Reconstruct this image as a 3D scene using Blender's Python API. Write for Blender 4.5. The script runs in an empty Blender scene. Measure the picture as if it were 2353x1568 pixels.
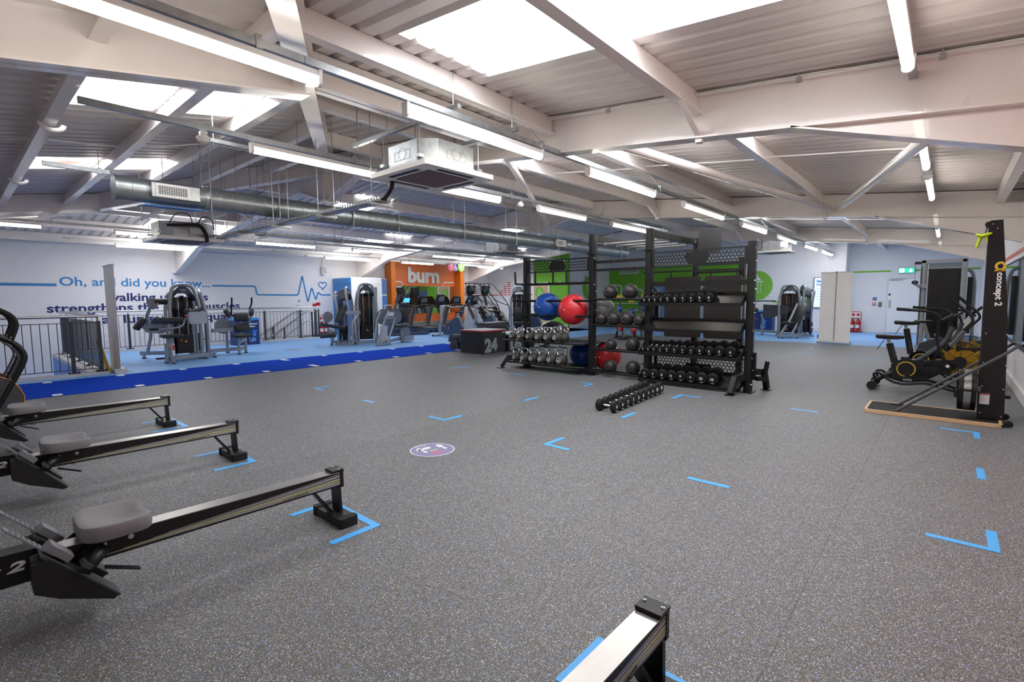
import bpy, bmesh, math, random
from mathutils import Vector, Matrix
D = bpy.data; SC = bpy.context.scene; COL = SC.collection
PI = math.pi
# ---------------------------------------------------------------- camera
cd = D.cameras.new('camera'); cam = D.objects.new('camera', cd); COL.objects.link(cam)
cd.sensor_fit = 'HORIZONTAL'; cd.sensor_width = 36.0; cd.lens = 1139.73 * 36.0 / 2353.0
cd.clip_start = 0.02; cd.clip_end = 200
RX = (0.65965781, -0.75153892, -0.00638977); DN = (-0.06985925, -0.05284889, -0.99615595); FW = (0.74831227, 0.65756844, -0.08736413)
cam.matrix_world = Matrix(((RX[0], -DN[0], -FW[0], 0), (RX[1], -DN[1], -FW[1], 0), (RX[2], -DN[2], -FW[2], 1.40), (0, 0, 0, 1)))
SC.camera = cam
# ---------------------------------------------------------------- world, exposure
wd = D.worlds.new('world'); SC.world = wd; wd.use_nodes = True
bg = wd.node_tree.nodes['Background']; bg.inputs[0].default_value = (0.80, 0.87, 1.0, 1); bg.inputs[1].default_value = 0.3
SC.view_settings.view_transform = 'Standard'; SC.view_settings.look = 'None'
SC.view_settings.gamma = 1.0; SC.view_settings.use_curve_mapping = False
SC.view_settings.exposure = 0.5
LAMP = 12.5      # brightness of the battens
SKYL = 5.0       # brightness of the daylight panels
# ---------------------------------------------------------------- room numbers
XA, XD, YR, YL = -1.25, 23.1, -0.8, 18.0      # back wall, door wall, right wall, text wall
XE, XC, YB, YS = 18.65, 22.3, 13.0, 3.05      # bars wall, green wall, return wall, step
VX, VY, VY2, VX2 = 1.72, 12.12, 16.98, 8.75   # stair void edges
ZE, SR, YRG = 3.0, 0.1056, 8.6               # right eave, pitch, ridge
ZR = ZE + SR * (YRG - YR); SL = SR; SH = 0.177; XH = 4.76
RAF = (4.76, 11.0, 17.24)
def zr(y): return ZE + SR * (y - YR)
def zl(y): return ZR - SL * (y - YRG)
def zh(x): return ZR + SH * (x - XH)
# ---------------------------------------------------------------- materials
def lin(c):
    if isinstance(c, str): c = tuple(int(c[i:i + 2], 16) / 255 for i in (0, 2, 4))
    return tuple((v / 12.92 if v <= .04045 else ((v + .055) / 1.055) ** 2.4) for v in c) + (1,)
MATS = {}
def mat(name, col, rough=.5, metal=0., var=.06, scale=12., bump=0., bscale=60., emit=0., coat=0., spec=.5, stretch=None):
    """Procedural material: base colour with a little noise wear, optional fine relief."""
    m = D.materials.new(name); m.use_nodes = True; MATS[name] = m
    nt = m.node_tree; N = nt.nodes; L = nt.links; b = N['Principled BSDF']
    c = lin(col)
    tc = N.new('ShaderNodeTexCoord'); nz = N.new('ShaderNodeTexNoise'); nz.inputs['Scale'].default_value = scale; nz.inputs['Detail'].default_value = 3
    src = tc.outputs['Object']
    if stretch:
        mp = N.new('ShaderNodeMapping'); mp.inputs['Scale'].default_value = stretch; L.new(src, mp.inputs[0]); src = mp.outputs[0]
    L.new(src, nz.inputs['Vector'])
    rp = N.new('ShaderNodeValToRGB'); L.new(nz.outputs[0], rp.inputs[0])
    rp.color_ramp.elements[0].position = .3; rp.color_ramp.elements[1].position = .7
    rp.color_ramp.elements[0].color = tuple(max(0, v * (1 - var)) for v in c[:3]) + (1,)
    rp.color_ramp.elements[1].color = tuple(min(1, v * (1 + var)) for v in c[:3]) + (1,)
    L.new(rp.outputs[0], b.inputs['Base Color'])
    b.inputs['Roughness'].default_value = rough; b.inputs['Metallic'].default_value = metal
    b.inputs['Specular IOR Level'].default_value = spec; b.inputs['Coat Weight'].default_value = coat
    if emit:
        L.new(rp.outputs[0], b.inputs['Emission Color']); b.inputs['Emission Strength'].default_value = emit
    if bump:
        n2 = N.new('ShaderNodeTexNoise'); n2.inputs['Scale'].default_value = bscale; n2.inputs['Detail'].default_value = 4
        L.new(tc.outputs['Object'], n2.inputs['Vector'])
        bp = N.new('ShaderNodeBump'); bp.inputs['Strength'].default_value = bump; bp.inputs['Distance'].default_value = .01
        L.new(n2.outputs[0], bp.inputs['Height']); L.new(bp.outputs[0], b.inputs['Normal'])
    return m
def emis(name, col, s):
    return mat(name, col, .4, emit=s, var=.01)
mat('wall', 'ECEBEE', .62, var=.02, bump=.06, bscale=40)
mat('wall_block', 'EDEDF2', .6, var=.025, bump=.10, bscale=90)
mat('coral', 'EBB3A8', .6, var=.03)
mat('skirting', 'ECEAEA', .4, var=.02)
mat('steel', 'F0E8E4', .24, var=.03, scale=3, bump=.03, bscale=30, coat=.5)
mat('sheet', 'D3CBC8', .42, var=.04, scale=2)
mat('orange', 'F4864A', .45, var=.04)
mat('orange_bright', 'FF8A2A', .35, var=.03)
mat('green', '79C030', .55, var=.04)
mat('sign_green', '84C44C', .4, var=.03)
mat('paint_white', 'F4F4F4', .45, var=.02)
mat('text_blue', '3C8CCB', .5, var=.02)
mat('text_navy', '232A6E', .5, var=.02)
mat('bar_red', 'C8645A', .5, var=.03)
mat('pod_blue', '3F8FDA', .45, var=.04)
mat('vinyl', '7DAEE4', .48, var=.05, scale=60)
mat('turf', '0E42BC', .95, var=.16, scale=90, bump=.5, bscale=220, spec=.08)
mat('tape', '4FB4FF', .45, var=.03)
mat('concrete', 'C9C9CE', .8, var=.05)
mat('void_blue', '4D92DE', .5, var=.04)
mat('black', '0E0E10', .42, var=.12)
mat('black_gloss', '0C0C10', .18, var=.10, coat=.4)
mat('black_rub', '131314', .72, var=.15, bump=.15, bscale=150)
mat('black_tex', '19181A', .5, var=.15, bump=.12, bscale=320)
mat('rack', '0C0C0D', .40, var=.12, scale=30, bump=.05, bscale=400)
mat('pad', '2A2C2E', .55, var=.08, bump=.08, bscale=220)
mat('seat_grey', '7E7C80', .55, var=.03, bump=.04, bscale=180)
mat('silver', 'A2A6AC', .30, .75, var=.05)
mat('silver_paint', '9BA1A8', .34, .35, var=.05, coat=.2)
mat('chrome', 'D9DADC', .10, 1., var=.02)
mat('steel_br', 'BDB9B4', .30, .95, var=.06, scale=8, stretch=(1, 40, 40))
mat('galv', 'AEB2B4', .34, .85, var=.14, scale=14)
mat('galv_lt', 'C9CBCC', .38, .6, var=.06, scale=14)
mat('duct', 'A3AAAC', .36, .80, var=.10, scale=9)
mat('rail_dark', '3B3F45', .45, .2, var=.06)
mat('grey_dark', '45484D', .5, var=.06)
mat('grey_mid', '7C8087', .5, var=.05)
mat('grey_light', 'B9BCC0', .5, var=.05)
mat('white_pl', 'EDEBE8', .4, var=.02)
mat('banner', 'F0ECE9', .6, var=.03, scale=4)
mat('yellow', 'E7C21B', .45, var=.06)
mat('fan_yellow', 'D9A514', .5, var=.08)
mat('lime', 'C4E21A', .45, var=.05)
mat('gold', 'E0B63A', .45, var=.05)
mat('red', 'C31F24', .38, var=.06, coat=.3)
mat('ball_red', 'D8303A', .30, var=.05, coat=.2)
mat('ball_blue', '174FA8', .30, var=.05, coat=.2)
mat('ball_grey', '7C7F83', .34, var=.05)
mat('ball_black', '2A2629', .35, var=.08, bump=.3, bscale=90)
mat('bosu', '3A3338', .18, var=.08, coat=.5)
mat('kb', '474643', .5, .2, var=.14, bump=.2, bscale=200)
mat('orange_trim', 'E8892B', .45, var=.05)
mat('brown', '2E2724', .55, var=.10)
mat('navy', '20366E', .5, var=.05)
mat('slate', '35425C', .42, var=.05)
mat('bin_navy', '16346F', .5, var=.04)
mat('bin_blue', '3F96E8', .45, var=.04)
mat('wood', 'D8B48A', .5, var=.10, scale=30, stretch=(1, 12, 12))
mat('door_wood', 'D6B98F', .5, var=.08, scale=20, stretch=(1, 1, .1))
mat('locker', '6F9CC8', .5, var=.05)
mat('pink', 'E45A7C', .45, var=.03)
mat('sticker_navy', '8886AC', .55, var=.04)
mat('sticker_red', 'E0637C', .55, var=.04)
mat('sticker_lime', 'C9D870', .55, var=.04)
mat('grey_num', '8C9AA3', .6, var=.04)
mat('nylon', '1B1C22', .55, var=.2, scale=6, bump=.35, bscale=9)
mat('ac_grille', '6E5A5A', .6, var=.08)
mat('print_white', 'ECECEC', .5, var=.02)
mat('teal', '5FB7A8', .5, var=.04)
mat('manhole', '9AA2AA', .5, .3, var=.1)
mat('bottle', '5E6468', .4, var=.05)
emis('lamp', 'FFF8EC', LAMP); emis('exit_green', '1FA987', 1.3); emis('exit_white', 'F2FFFA', 1.6)
emis('screen_blue', '4FA6F2', 1.1); emis('screen_pale', 'A9C8F5', 1.2); emis('screen_text', '2B4FA8', .5); emis('led_blue', '2F7BFF', 3.0)
def mirror_mat():
    m = mat('mirror', 'D5DADA', .02, 1.0, var=.01); return m
mirror_mat()
def glass_mat():
    m = D.materials.new('glass'); m.use_nodes = True; MATS['glass'] = m; N = m.node_tree.nodes; L = m.node_tree.links
    b = N['Principled BSDF']; b.inputs['Base Color'].default_value = (.20, .25, .28, 1); b.inputs['Roughness'].default_value = .05
    b.inputs['Alpha'].default_value = .6
    nz = N.new('ShaderNodeTexNoise'); nz.inputs['Scale'].default_value = 3
    mr = N.new('ShaderNodeMapRange'); mr.inputs[3].default_value = .03; mr.inputs[4].default_value = .08
    L.new(nz.outputs[0], mr.inputs[0]); L.new(mr.outputs[0], b.inputs['Roughness'])
glass_mat()
def skylight_mat():
    """Translucent ribbed sheet lit by the day above; old dirt stains near the laps."""
    m = D.materials.new('skylight'); m.use_nodes = True; MATS['skylight'] = m; N = m.node_tree.nodes; L = m.node_tree.links
    b = N['Principled BSDF']; tc = N.new('ShaderNodeTexCoord'); nz = N.new('ShaderNodeTexNoise'); nz.inputs['Scale'].default_value = 1.1; nz.inputs['Detail'].default_value = 5
    L.new(tc.outputs['Object'], nz.inputs['Vector'])
    rp = N.new('ShaderNodeValToRGB'); L.new(nz.outputs[0], rp.inputs[0]); e = rp.color_ramp.elements
    e[0].position = .33; e[0].color = (.13, .10, .085, 1); e[1].position = .43; e[1].color = (.95, .97, 1, 1)
    L.new(rp.outputs[0], b.inputs['Base Color']); L.new(rp.outputs[0], b.inputs['Emission Color'])
    b.inputs['Emission Strength'].default_value = SKYL; b.inputs['Roughness'].default_value = .5
skylight_mat()
def rubber_mat():
    """Black recycled rubber with grey, white and blue flecks."""
    m = D.materials.new('rubber'); m.use_nodes = True; MATS['rubber'] = m; N = m.node_tree.nodes; L = m.node_tree.links
    b = N['Principled BSDF']; tc = N.new('ShaderNodeTexCoord')
    nz = N.new('ShaderNodeTexNoise'); nz.inputs['Scale'].default_value = 60; nz.inputs['Detail'].default_value = 2
    L.new(tc.outputs['Object'], nz.inputs['Vector'])
    sc = N.new('ShaderNodeVectorMath'); sc.operation = 'SCALE'; sc.inputs[3].default_value = .012; L.new(nz.outputs[1], sc.inputs[0])
    ad = N.new('ShaderNodeVectorMath'); ad.operation = 'ADD'; L.new(tc.outputs['Object'], ad.inputs[0]); L.new(sc.outputs[0], ad.inputs[1])
    base = None; src = None
    wv = N.new('ShaderNodeTexNoise'); wv.inputs['Scale'].default_value = 1.3; L.new(tc.outputs['Object'], wv.inputs['Vector'])
    r0 = N.new('ShaderNodeValToRGB'); L.new(wv.outputs[0], r0.inputs[0])
    oi = N.new('ShaderNodeObjectInfo'); hs = N.new('ShaderNodeMapRange'); hs.inputs[3].default_value = .90; hs.inputs[4].default_value = 1.06; L.new(oi.outputs['Random'], hs.inputs[0])
    r0.color_ramp.elements[0].color = lin('575550'); r0.color_ramp.elements[1].color = lin('63605A'); src = r0.outputs[0]
    for scale, dens, c0, c1 in ((350, .73, '827E78', 'B8B6B0'), (280, .81, '6488CC', 'A4C0F0'), (250, .87, 'C9C4B4', 'F2F2EC'), (240, .84, '343332', '403E3C')):
        v = N.new('ShaderNodeTexVoronoi'); v.inputs['Scale'].default_value = scale; L.new(ad.outputs[0], v.inputs['Vector'])
        sp = N.new('ShaderNodeSeparateColor'); L.new(v.outputs['Color'], sp.inputs[0])
        t = N.new('ShaderNodeMath'); t.operation = 'GREATER_THAN'; t.inputs[1].default_value = dens; L.new(sp.outputs[0], t.inputs[0])
        d = N.new('ShaderNodeMath'); d.operation = 'LESS_THAN'; d.inputs[1].default_value = .50; L.new(v.outputs['Distance'], d.inputs[0])
        k = N.new('ShaderNodeMath'); k.operation = 'MULTIPLY'; L.new(t.outputs[0], k.inputs[0]); L.new(d.outputs[0], k.inputs[1])
        cm = N.new('ShaderNodeMix'); cm.data_type = 'RGBA'; cm.inputs[6].default_value = lin(c0); cm.inputs[7].default_value = lin(c1); L.new(sp.outputs[1], cm.inputs[0])
        mx = N.new('ShaderNodeMix'); mx.data_type = 'RGBA'; L.new(k.outputs[0], mx.inputs[0]); L.new(src, mx.inputs[6]); L.new(cm.outputs[2], mx.inputs[7]); src = mx.outputs[2]
    sv = N.new('ShaderNodeVectorMath'); sv.operation = 'SCALE'; L.new(src, sv.inputs[0]); L.new(hs.outputs[0], sv.inputs[3]); src = sv.outputs[0]
    L.new(src, b.inputs['Base Color']); b.inputs['Roughness'].default_value = .50; b.inputs['Specular IOR Level'].default_value = .5
    n3 = N.new('ShaderNodeTexNoise'); n3.inputs['Scale'].default_value = 350; L.new(tc.outputs['Object'], n3.inputs['Vector'])
    bp = N.new('ShaderNodeBump'); bp.inputs['Strength'].default_value = .25; bp.inputs['Distance'].default_value = .004
    L.new(n3.outputs[0], bp.inputs['Height']); L.new(bp.outputs[0], b.inputs['Normal'])
rubber_mat()
# ---------------------------------------------------------------- mesh builder
V = Vector
class MB:
    def __init__(s): s.v = []; s.f = []
    def add(s, vs, fs, M=None):
        o = len(s.v)
        s.v += [tuple(M @ V(p)) if M else tuple(p) for p in vs]
        s.f += [tuple(i + o for i in f) for f in fs]
        return s
    def box(s, x0, y0, z0, x1, y1, z1, M=None):
        vs = [(x, y, z) for x in (x0, x1) for y in (y0, y1) for z in (z0, z1)]
        return s.add(vs, [(0, 1, 3, 2), (4, 6, 7, 5), (0, 4, 5, 1), (2, 3, 7, 6), (0, 2, 6, 4), (1, 5, 7, 3)], M)
    def cbox(s, c, sz, M=None):
        return s.box(c[0] - sz[0] / 2, c[1] - sz[1] / 2, c[2] - sz[2] / 2, c[0] + sz[0] / 2, c[1] + sz[1] / 2, c[2] + sz[2] / 2, M)
    def pad(s, c, sz, r=.02, n=10, M=None):
        """rounded cushion-like box"""
        hx, hy, hz = (max(.0005, v / 2 - r) for v in sz); vs = []; fs = []; m = max(3, n // 2) | 1
        for i in range(m + 1):
            a = PI * i / m - PI / 2
            for j in range(n * 2):
                t = 2 * PI * (j + .5) / (n * 2); d = (math.cos(a) * math.cos(t), math.cos(a) * math.sin(t), math.sin(a))
                sg = 1 if i > m // 2 else -1
                vs.append((c[0] + math.copysign(hx, d[0]) + r * d[0], c[1] + math.copysign(hy, d[1]) + r * d[1], c[2] + sg * hz + r * d[2]))
        w = n * 2
        for i in range(m):
            for j in range(w):
                fs.append((i * w + j, i * w + (j + 1) % w, (i + 1) * w + (j + 1) % w, (i + 1) * w + j))
        fs.append(tuple(range(w - 1, -1, -1))); fs.append(tuple(m * w + j for j in range(w)))
        return s.add(vs, fs, M)
    def prism(s, poly, a, b, ax='z', M=None):
        """extrude a 2D polygon: ax z -> (x,y), ax y -> (x,z), ax x -> (y,z)"""
        n = len(poly)
        def P(p, t):
            return (p[0], p[1], t) if ax == 'z' else (p[0], t, p[1]) if ax == 'y' else (t, p[0], p[1])
        vs = [P(p, a) for p in poly] + [P(p, b) for p in poly]
        fs = [tuple(range(n - 1, -1, -1)), tuple(range(n, 2 * n))] + [(i, (i + 1) % n, n + (i + 1) % n, n + i) for i in range(n)]
        return s.add(vs, fs, M)
    def ring(s, outer, inner, a, b, ax='z', M=None):
        """frame between two polygons of the same count"""
        n = len(outer)
        def P(p, t):
            return (p[0], p[1], t) if ax == 'z' else (p[0], t, p[1]) if ax == 'y' else (t, p[0], p[1])
        vs = [P(p, t) for t in (a, b) for q in (outer, inner) for p in q]; fs = []
        for i in range(n):
            j = (i + 1) % n
            fs += [(i, j, n + j, n + i), (2 * n + i, 3 * n + i, 3 * n + j, 2 * n + j), (i, 2 * n + i, 2 * n + j, j), (n + i, n + j, 3 * n + j, 3 * n + i)]
        return s.add(vs, fs, M)
    def bar(s, p, q, w, h, up=(0, 0, 1), M=None):
        """box bar from p to q; w across, h along up"""
        p, q = V(p), V(q); d = (q - p); l = d.length; d.normalize(); u = V(up)
        if abs(d.dot(u)) > .99: u = V((1, 0, 0))
        r = d.cross(u).normalized(); u = r.cross(d).normalized()
        T = Matrix(((d.x, r.x, u.x, p.x), (d.y, r.y, u.y, p.y), (d.z, r.z, u.z, p.z), (0, 0, 0, 1)))
        if M: T = M @ T
        return s.box(0, -w / 2, -h / 2, l, w / 2, h / 2, T)
    def tube(s, pts, r, n=8, closed=False, cap=True, M=None):
        P = [V(p) for p in pts]; k = len(P)
        if not isinstance(r, (list, tuple)): r = [r] * k
        T = []
        for i in range(k):
            a = P[(i - 1) % k] if (closed or i > 0) else P[i]; b = P[(i + 1) % k] if (closed or i < k - 1) else P[i]
            d = b - a; T.append(d.normalized() if d.length > 1e-9 else V((0, 0, 1)))
        u = T[0].orthogonal().normalized(); vs = []; fs = []
        for i in range(k):
            u = (u - T[i] * u.dot(T[i]))
            u = u.normalized() if u.length > 1e-6 else T[i].orthogonal().normalized()
            w = T[i].cross(u)
            for j in range(n):
                t = 2 * PI * (j + .5) / n; vs.append(P[i] + (u * math.cos(t) + w * math.sin(t)) * r[i])
        for i in range(k if closed else k - 1):
            for j in range(n):
                a = i * n; b = ((i + 1) % k) * n
                fs.append((a + j, a + (j + 1) % n, b + (j + 1) % n, b + j))
        if cap and not closed:
            fs.append(tuple(range(n - 1, -1, -1))); fs.append(tuple((k - 1) * n + j for j in range(n)))
        return s.add(vs, fs, M)
    def cyl(s, p, q, r, n=12, M=None): return s.tube([p, q], r, n, M=M)
    def lathe(s, prof, n=16, M=None, full=2 * PI, cap=False):
        """profile of (r,z), spun about z"""
        vs = []; fs = []; k = len(prof); cl = abs(full - 2 * PI) < 1e-6; nn = n if cl else n + 1
        for (r, z) in prof:
            for j in range(nn):
                t = full * j / n; vs.append((r * math.cos(t), r * math.sin(t), z))
        for i in range(k - 1):
            for j in range(n):
                a = i * nn; b = (i + 1) * nn; j2 = (j + 1) % nn
                fs.append((a + j, a + j2, b + j2, b + j))
        if cap and prof[0][0] > 1e-4 and cl: fs.append(tuple(range(nn - 1, -1, -1)))
        if cap and prof[-1][0] > 1e-4 and cl: fs.append(tuple((k - 1) * nn + j for j in range(nn)))
        return s.add(vs, fs, M)
    def sph(s, c, r, n=16, sc=(1, 1, 1), M=None):
        T = Matrix.Translation(c) @ Matrix.Diagonal((sc[0], sc[1], sc[2], 1))
        if M: T = M @ T
        m = max(6, n // 2 + 2)
        return s.lathe([(max(1e-5, r * math.cos(a)), r * math.sin(a)) for a in [PI * i / m - PI / 2 for i in range(m + 1)]], n, T)
    def disc(s, c, r, h, ax='z', n=24, M=None):
        p = V(c); d = V({'x': (h, 0, 0), 'y': (0, h, 0), 'z': (0, 0, h)}[ax]); return s.tube([p, p + d], r, n, M=M)
    def ribbon(s, pts, w, nrm_ax, t0, t1, M=None):
        """flat stroke of width w along a 2D polyline, extruded t0..t1 along nrm_ax"""
        n = len(pts); L = []; R = []
        for i in range(n):
            a = V(pts[max(0, i - 1)]); b = V(pts[min(n - 1, i + 1)]); d = (b - a).normalized(); q = V((-d.y, d.x))
            if 0 < i < n - 1:
                d1 = (V(pts[i]) - a).normalized(); c = max(.5, d1.dot(d)); q = q / c
            L.append(V(pts[i]) + q * w / 2); R.append(V(pts[i]) - q * w / 2)
        for i in range(n - 1): s.prism([L[i], R[i], R[i + 1], L[i + 1]], t0, t1, nrm_ax, M)
        return s
def fil(pts, r, n=4):
    """round the corners of a polyline"""
    P = [V(p) for p in pts]; out = [P[0]]
    rr = r if isinstance(r, (list, tuple)) else [r] * len(P)
    for i in range(1, len(P) - 1):
        a = P[i - 1] - P[i]; b = P[i + 1] - P[i]; k = min(rr[i], a.length * .48, b.length * .48)
        p0 = P[i] + a.normalized() * k; p1 = P[i] + b.normalized() * k
        for j in range(n + 1):
            t = j / n; out.append(p0 * (1 - t) ** 2 + P[i] * 2 * t * (1 - t) + p1 * t * t)
    out.append(P[-1]); return out
def arc(cx, cy, r, a0, a1, n=12): return [(cx + r * math.cos(a0 + (a1 - a0) * i / n), cy + r * math.sin(a0 + (a1 - a0) * i / n)) for i in range(n + 1)]
def circ(cx, cy, r, n=24): return [(cx + r * math.cos(2 * PI * i / n), cy + r * math.sin(2 * PI * i / n)) for i in range(n)]
def rrect(x0, y0, x1, y1, r, n=4):
    return arc(x1 - r, y1 - r, r, 0, PI / 2, n) + arc(x0 + r, y1 - r, r, PI / 2, PI, n) + arc(x0 + r, y0 + r, r, PI, 1.5 * PI, n) + arc(x1 - r, y0 + r, r, 1.5 * PI, 2 * PI, n)
def mesh(name, mb, m, smooth=True):
    me = D.meshes.new(name); me.from_pydata(mb.v, [], mb.f); me.validate(verbose=False)
    if smooth:
        me.polygons.foreach_set('use_smooth', [True] * len(me.polygons)); me.set_sharp_from_angle(angle=math.radians(38))
    me.materials.append(MATS[m]); me.update()
    b = bmesh.new(); b.from_mesh(me); bmesh.ops.recalc_face_normals(b, faces=b.faces); b.to_mesh(me); b.free()
    return me
def link(name, me, parent=None, M=None):
    o = D.objects.new(name, me); COL.objects.link(o)
    if parent: o.parent = parent
    if M is not None: o.matrix_local = M
    return o
def obj(name, mb, m, parent=None, M=None, smooth=True): return link(name, mesh(name, mb, m, smooth), parent, M)
def tag(o, label, cat, group=None):
    o['label'] = label; o['category'] = cat
    if group: o['group'] = group
    return o
def thing(name, label, cat, loc=(0, 0, 0), rz=0., group=None):
    o = D.objects.new(name, None); COL.objects.link(o); o.empty_display_size = .1
    o.location = loc; o.rotation_euler = (0, 0, rz); return tag(o, label, cat, group)
def one(name, mb, m, label, cat, loc=(0, 0, 0), rz=0., group=None, smooth=True):
    o = obj(name, mb, m, smooth=smooth); o.location = loc; o.rotation_euler = (0, 0, rz); return tag(o, label, cat, group)
def struct(name, mb, m, parent=None, label=None, smooth=True):
    o = obj(name, mb, m, parent, smooth=smooth)
    if not parent: o['kind'] = 'structure'
    if label: o['label'] = label
    return o
def dup(root, loc, rz, label, group=None, rx=0., parent=None):
    KIDS = {}
    def cp(o, par):
        c = o.copy(); COL.objects.link(c); c.parent = par
        for ch in o.children: cp(ch, c)
        return c
    r = cp(root, parent); r.location = loc; r.rotation_euler = (rx, 0, rz); r['label'] = label
    if group: r['group'] = group
    return r
_FC = {}
def text_mesh(body, w, h, depth=.004, bold=.02, shear=0., sp=1.0, capfit=None, spw=1.0):
    """mesh of a word in the XZ plane, fitted to w x h, left bottom at 0; faces -Y"""
    cu = D.curves.new('lettering', 'FONT'); cu.body = body; cu.size = 1; cu.offset = bold; cu.extrude = 0.01; cu.resolution_u = 3; cu.shear = shear; cu.space_character = sp; cu.space_word = spw
    o = D.objects.new('lettering', cu); COL.objects.link(o); bpy.context.view_layer.update()
    dg = bpy.context.evaluated_depsgraph_get(); me = D.meshes.new_from_object(o.evaluated_get(dg)); D.objects.remove(o); D.curves.remove(cu)
    xs = [v.co.x for v in me.vertices]; ys = [v.co.y for v in me.vertices]
    x0, x1, y0, y1 = min(xs), max(xs), min(ys), max(ys)
    if capfit: y0, y1 = capfit
    sx = w / (x1 - x0); sy = h / (y1 - y0)
    mb = MB(); mb.v = [((v.co.x - x0) * sx, -depth if v.co.z > 0 else 0., (v.co.y - y0) * sy) for v in me.vertices]; mb.f = [tuple(p.vertices) for p in me.polygons]
    D.meshes.remove(me); return mb
def xform(mb, M):
    mb.v = [tuple(M @ V(p)) for p in mb.v]; return mb
def Rz(a): return Matrix.Rotation(a, 4, 'Z')
def Rx(a): return Matrix.Rotation(a, 4, 'X')
def Ry(a): return Matrix.Rotation(a, 4, 'Y')
def Tr(*p): return Matrix.Translation(p)
# ================================================================ floors
def slab(name, rects, z0, z1, m, parent=None):
    mb = MB()
    for (x0, y0, x1, y1) in rects: mb.box(x0, y0, z0, x1, y1, z1)
    return struct(name, mb, m, parent, smooth=False)
YT0, YT1, XT1 = 9.74, 11.58, 10.3
fl = D.objects.new('floor', None); COL.objects.link(fl); fl['kind'] = 'structure'; fl['label'] = 'speckled dark grey rubber floor laid in rolls'
yk = YR
for k in range(9):
    yn = min(YT0, YR + 1.25 * (k + 1)) if k < 8 else YT0
    for (xa, xb) in ((XA, 10.05), (10.05, 16.85)):
        mb = MB(); mb.box(xa, yk, -.05, xb - .0012, yn - .0012, 0); obj('rubber_roll', mb, 'rubber', fl, smooth=False)
    yk = yn
slab('floor_base', [(XA, YR, 16.85, YT0)], -.2, -.003, 'black_rub')
slab('floor_vinyl', [(XA, YT1, VX, VY), (VX, YT1, XE, VY2), (VX2, VY2, XE, YL), (XT1, YT0, 16.85, YT1), (16.85, YR, XD, YB), (16.85, YB, XE, YT1 + .0)][:5], -.2, 0, 'vinyl')
slab('floor_turf', [(XA, YT0, XT1, YT1)], -.2, .006, 'turf')
slab('floor_lower', [(XA, VY - .2, VX + 7.2, YL + .1)], -2.75, -2.6, 'vinyl')
tk = []; ORD = 'first second third fourth fifth sixth seventh eighth ninth tenth eleventh twelfth thirteenth'.split()
for i, (yc, s) in enumerate(((YT0 + .02, -1), (YT1 - .02, 1))):
    for k in range(0, 11):
        lg = .34 if k % 5 == 0 else .17
        mb = MB(); mb.box(-.055, 0, .0, .055, lg, .003)
        o = one('turf_mark', mb, 'print_white', '', 'floor mark', (k + (0. if i == 0 else .05), yc - (0 if i == 0 else lg), .0065))
        tk.append((o, k, i))
for o, k, i in tk:
    o['label'] = f"white {'long' if k % 5 == 0 else 'short'} tick, {ORD[k]} from the left, on the {'near' if i == 0 else 'far'} edge of the blue turf"; o['group'] = 'distance ticks on the turf'
# ================================================================ walls
mb = MB(); mb.box(XA, YL, -2.7, 12.36, YL + .15, 3.3)
wl = struct('wall_left', mb, 'wall_block', smooth=False)
# painted blocks, each slightly proud of its joints
bw, bh, n = .45, .225, 0; cells = []
bm0 = MB(); bm0.box(-.221, -.0035, -.109, .221, .004, .109); bme = mesh('block', bm0, 'wall_block', False)
for r in range(-5, 14):
    for c in range(0, 32):
        x = XA + c * bw + (bw / 2 if r % 2 else 0) + .2; z = r * bh + .11
        if x + .22 < 12.3 and x > XA + .2: cells.append((x, z))
cells.sort(key=lambda q: (q[1] < 0) * 100 + (q[0] > 9.9) * 50 + abs(q[0] - 4.5))
rest = MB()
for k, (x, z) in enumerate(cells):
    if k < 300: link('block', bme, wl, Tr(x, YL, z))
    else: rest.box(x - .221, YL - .0035, z - .109, x + .221, YL + .002, z + .109)
o = obj('blockwork', rest, 'wall_block', wl, smooth=False); o['kind'] = 'stuff'
mb = MB(); mb.box(12.36, YL, -.1, 16.65, YL + .15, 3.3); wo = struct('wall_orange', mb, 'orange', smooth=False)
mb = MB(); mb.box(16.65, YL, -.1, XE + .15, YL + .15, 3.3); wm = struct('wall_cardio', mb, 'wall', smooth=False)
mb = MB(); mb.box(XE, 15.0, -.1, XE + .15, YL, 3.6); wa = struct('wall_bars', mb, 'wall', smooth=False)
mb = MB(); mb.box(XE, YB, -.1, XE + .15, 15.0, 3.9); wg = struct('wall_green', mb, 'green', smooth=False)
mb = MB(); mb.box(XE + .15, YB, -.1, XC + .15, YB + .15, 3.9); struct('wall_return', mb, 'wall', smooth=False)
mb = MB(); mb.box(XC, 6.75, -.1, XC + .15, YB, 2.83); struct('wall_green_end', mb, 'green', smooth=False)
mb = MB(); mb.box(XC + .01, 6.75, 2.83, XC + .15, YB, 4.1); struct('wall_upper_end', mb, 'wall', smooth=False)
mb = MB(); mb.box(XC, YS, -.1, XC + .15, 6.75, 4.1); ws = struct('wall_shower', mb, 'wall', smooth=False)
mb = MB(); mb.box(XC, YS - .1, -.1, XD + .1, YS, 3.9); struct('wall_step', mb, 'wall', smooth=False)
mb = MB(); mb.box(XD, YR - .1, -.1, XD + .15, YS - .1, 3.6); wd_ = struct('wall_end', mb, 'wall', smooth=False)
mb = MB(); mb.box(6.6, YR - .15, -.1, XD + .15, YR, 3.2); wr = struct('wall_right', mb, 'wall', smooth=False)
mb = MB(); mb.box(XA - .15, YR - .15, -.1, 6.6, YR, 3.2); struct('wall_right_coral', mb, 'coral', smooth=False)  # unseen stretch of wall; coral is assumed, for pink bounce on the near steel
mb = MB(); mb.box(XA - .15, YR, -2.7, XA, YL + .15, 3.3); struct('wall_back', mb, 'wall', smooth=False)
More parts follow.
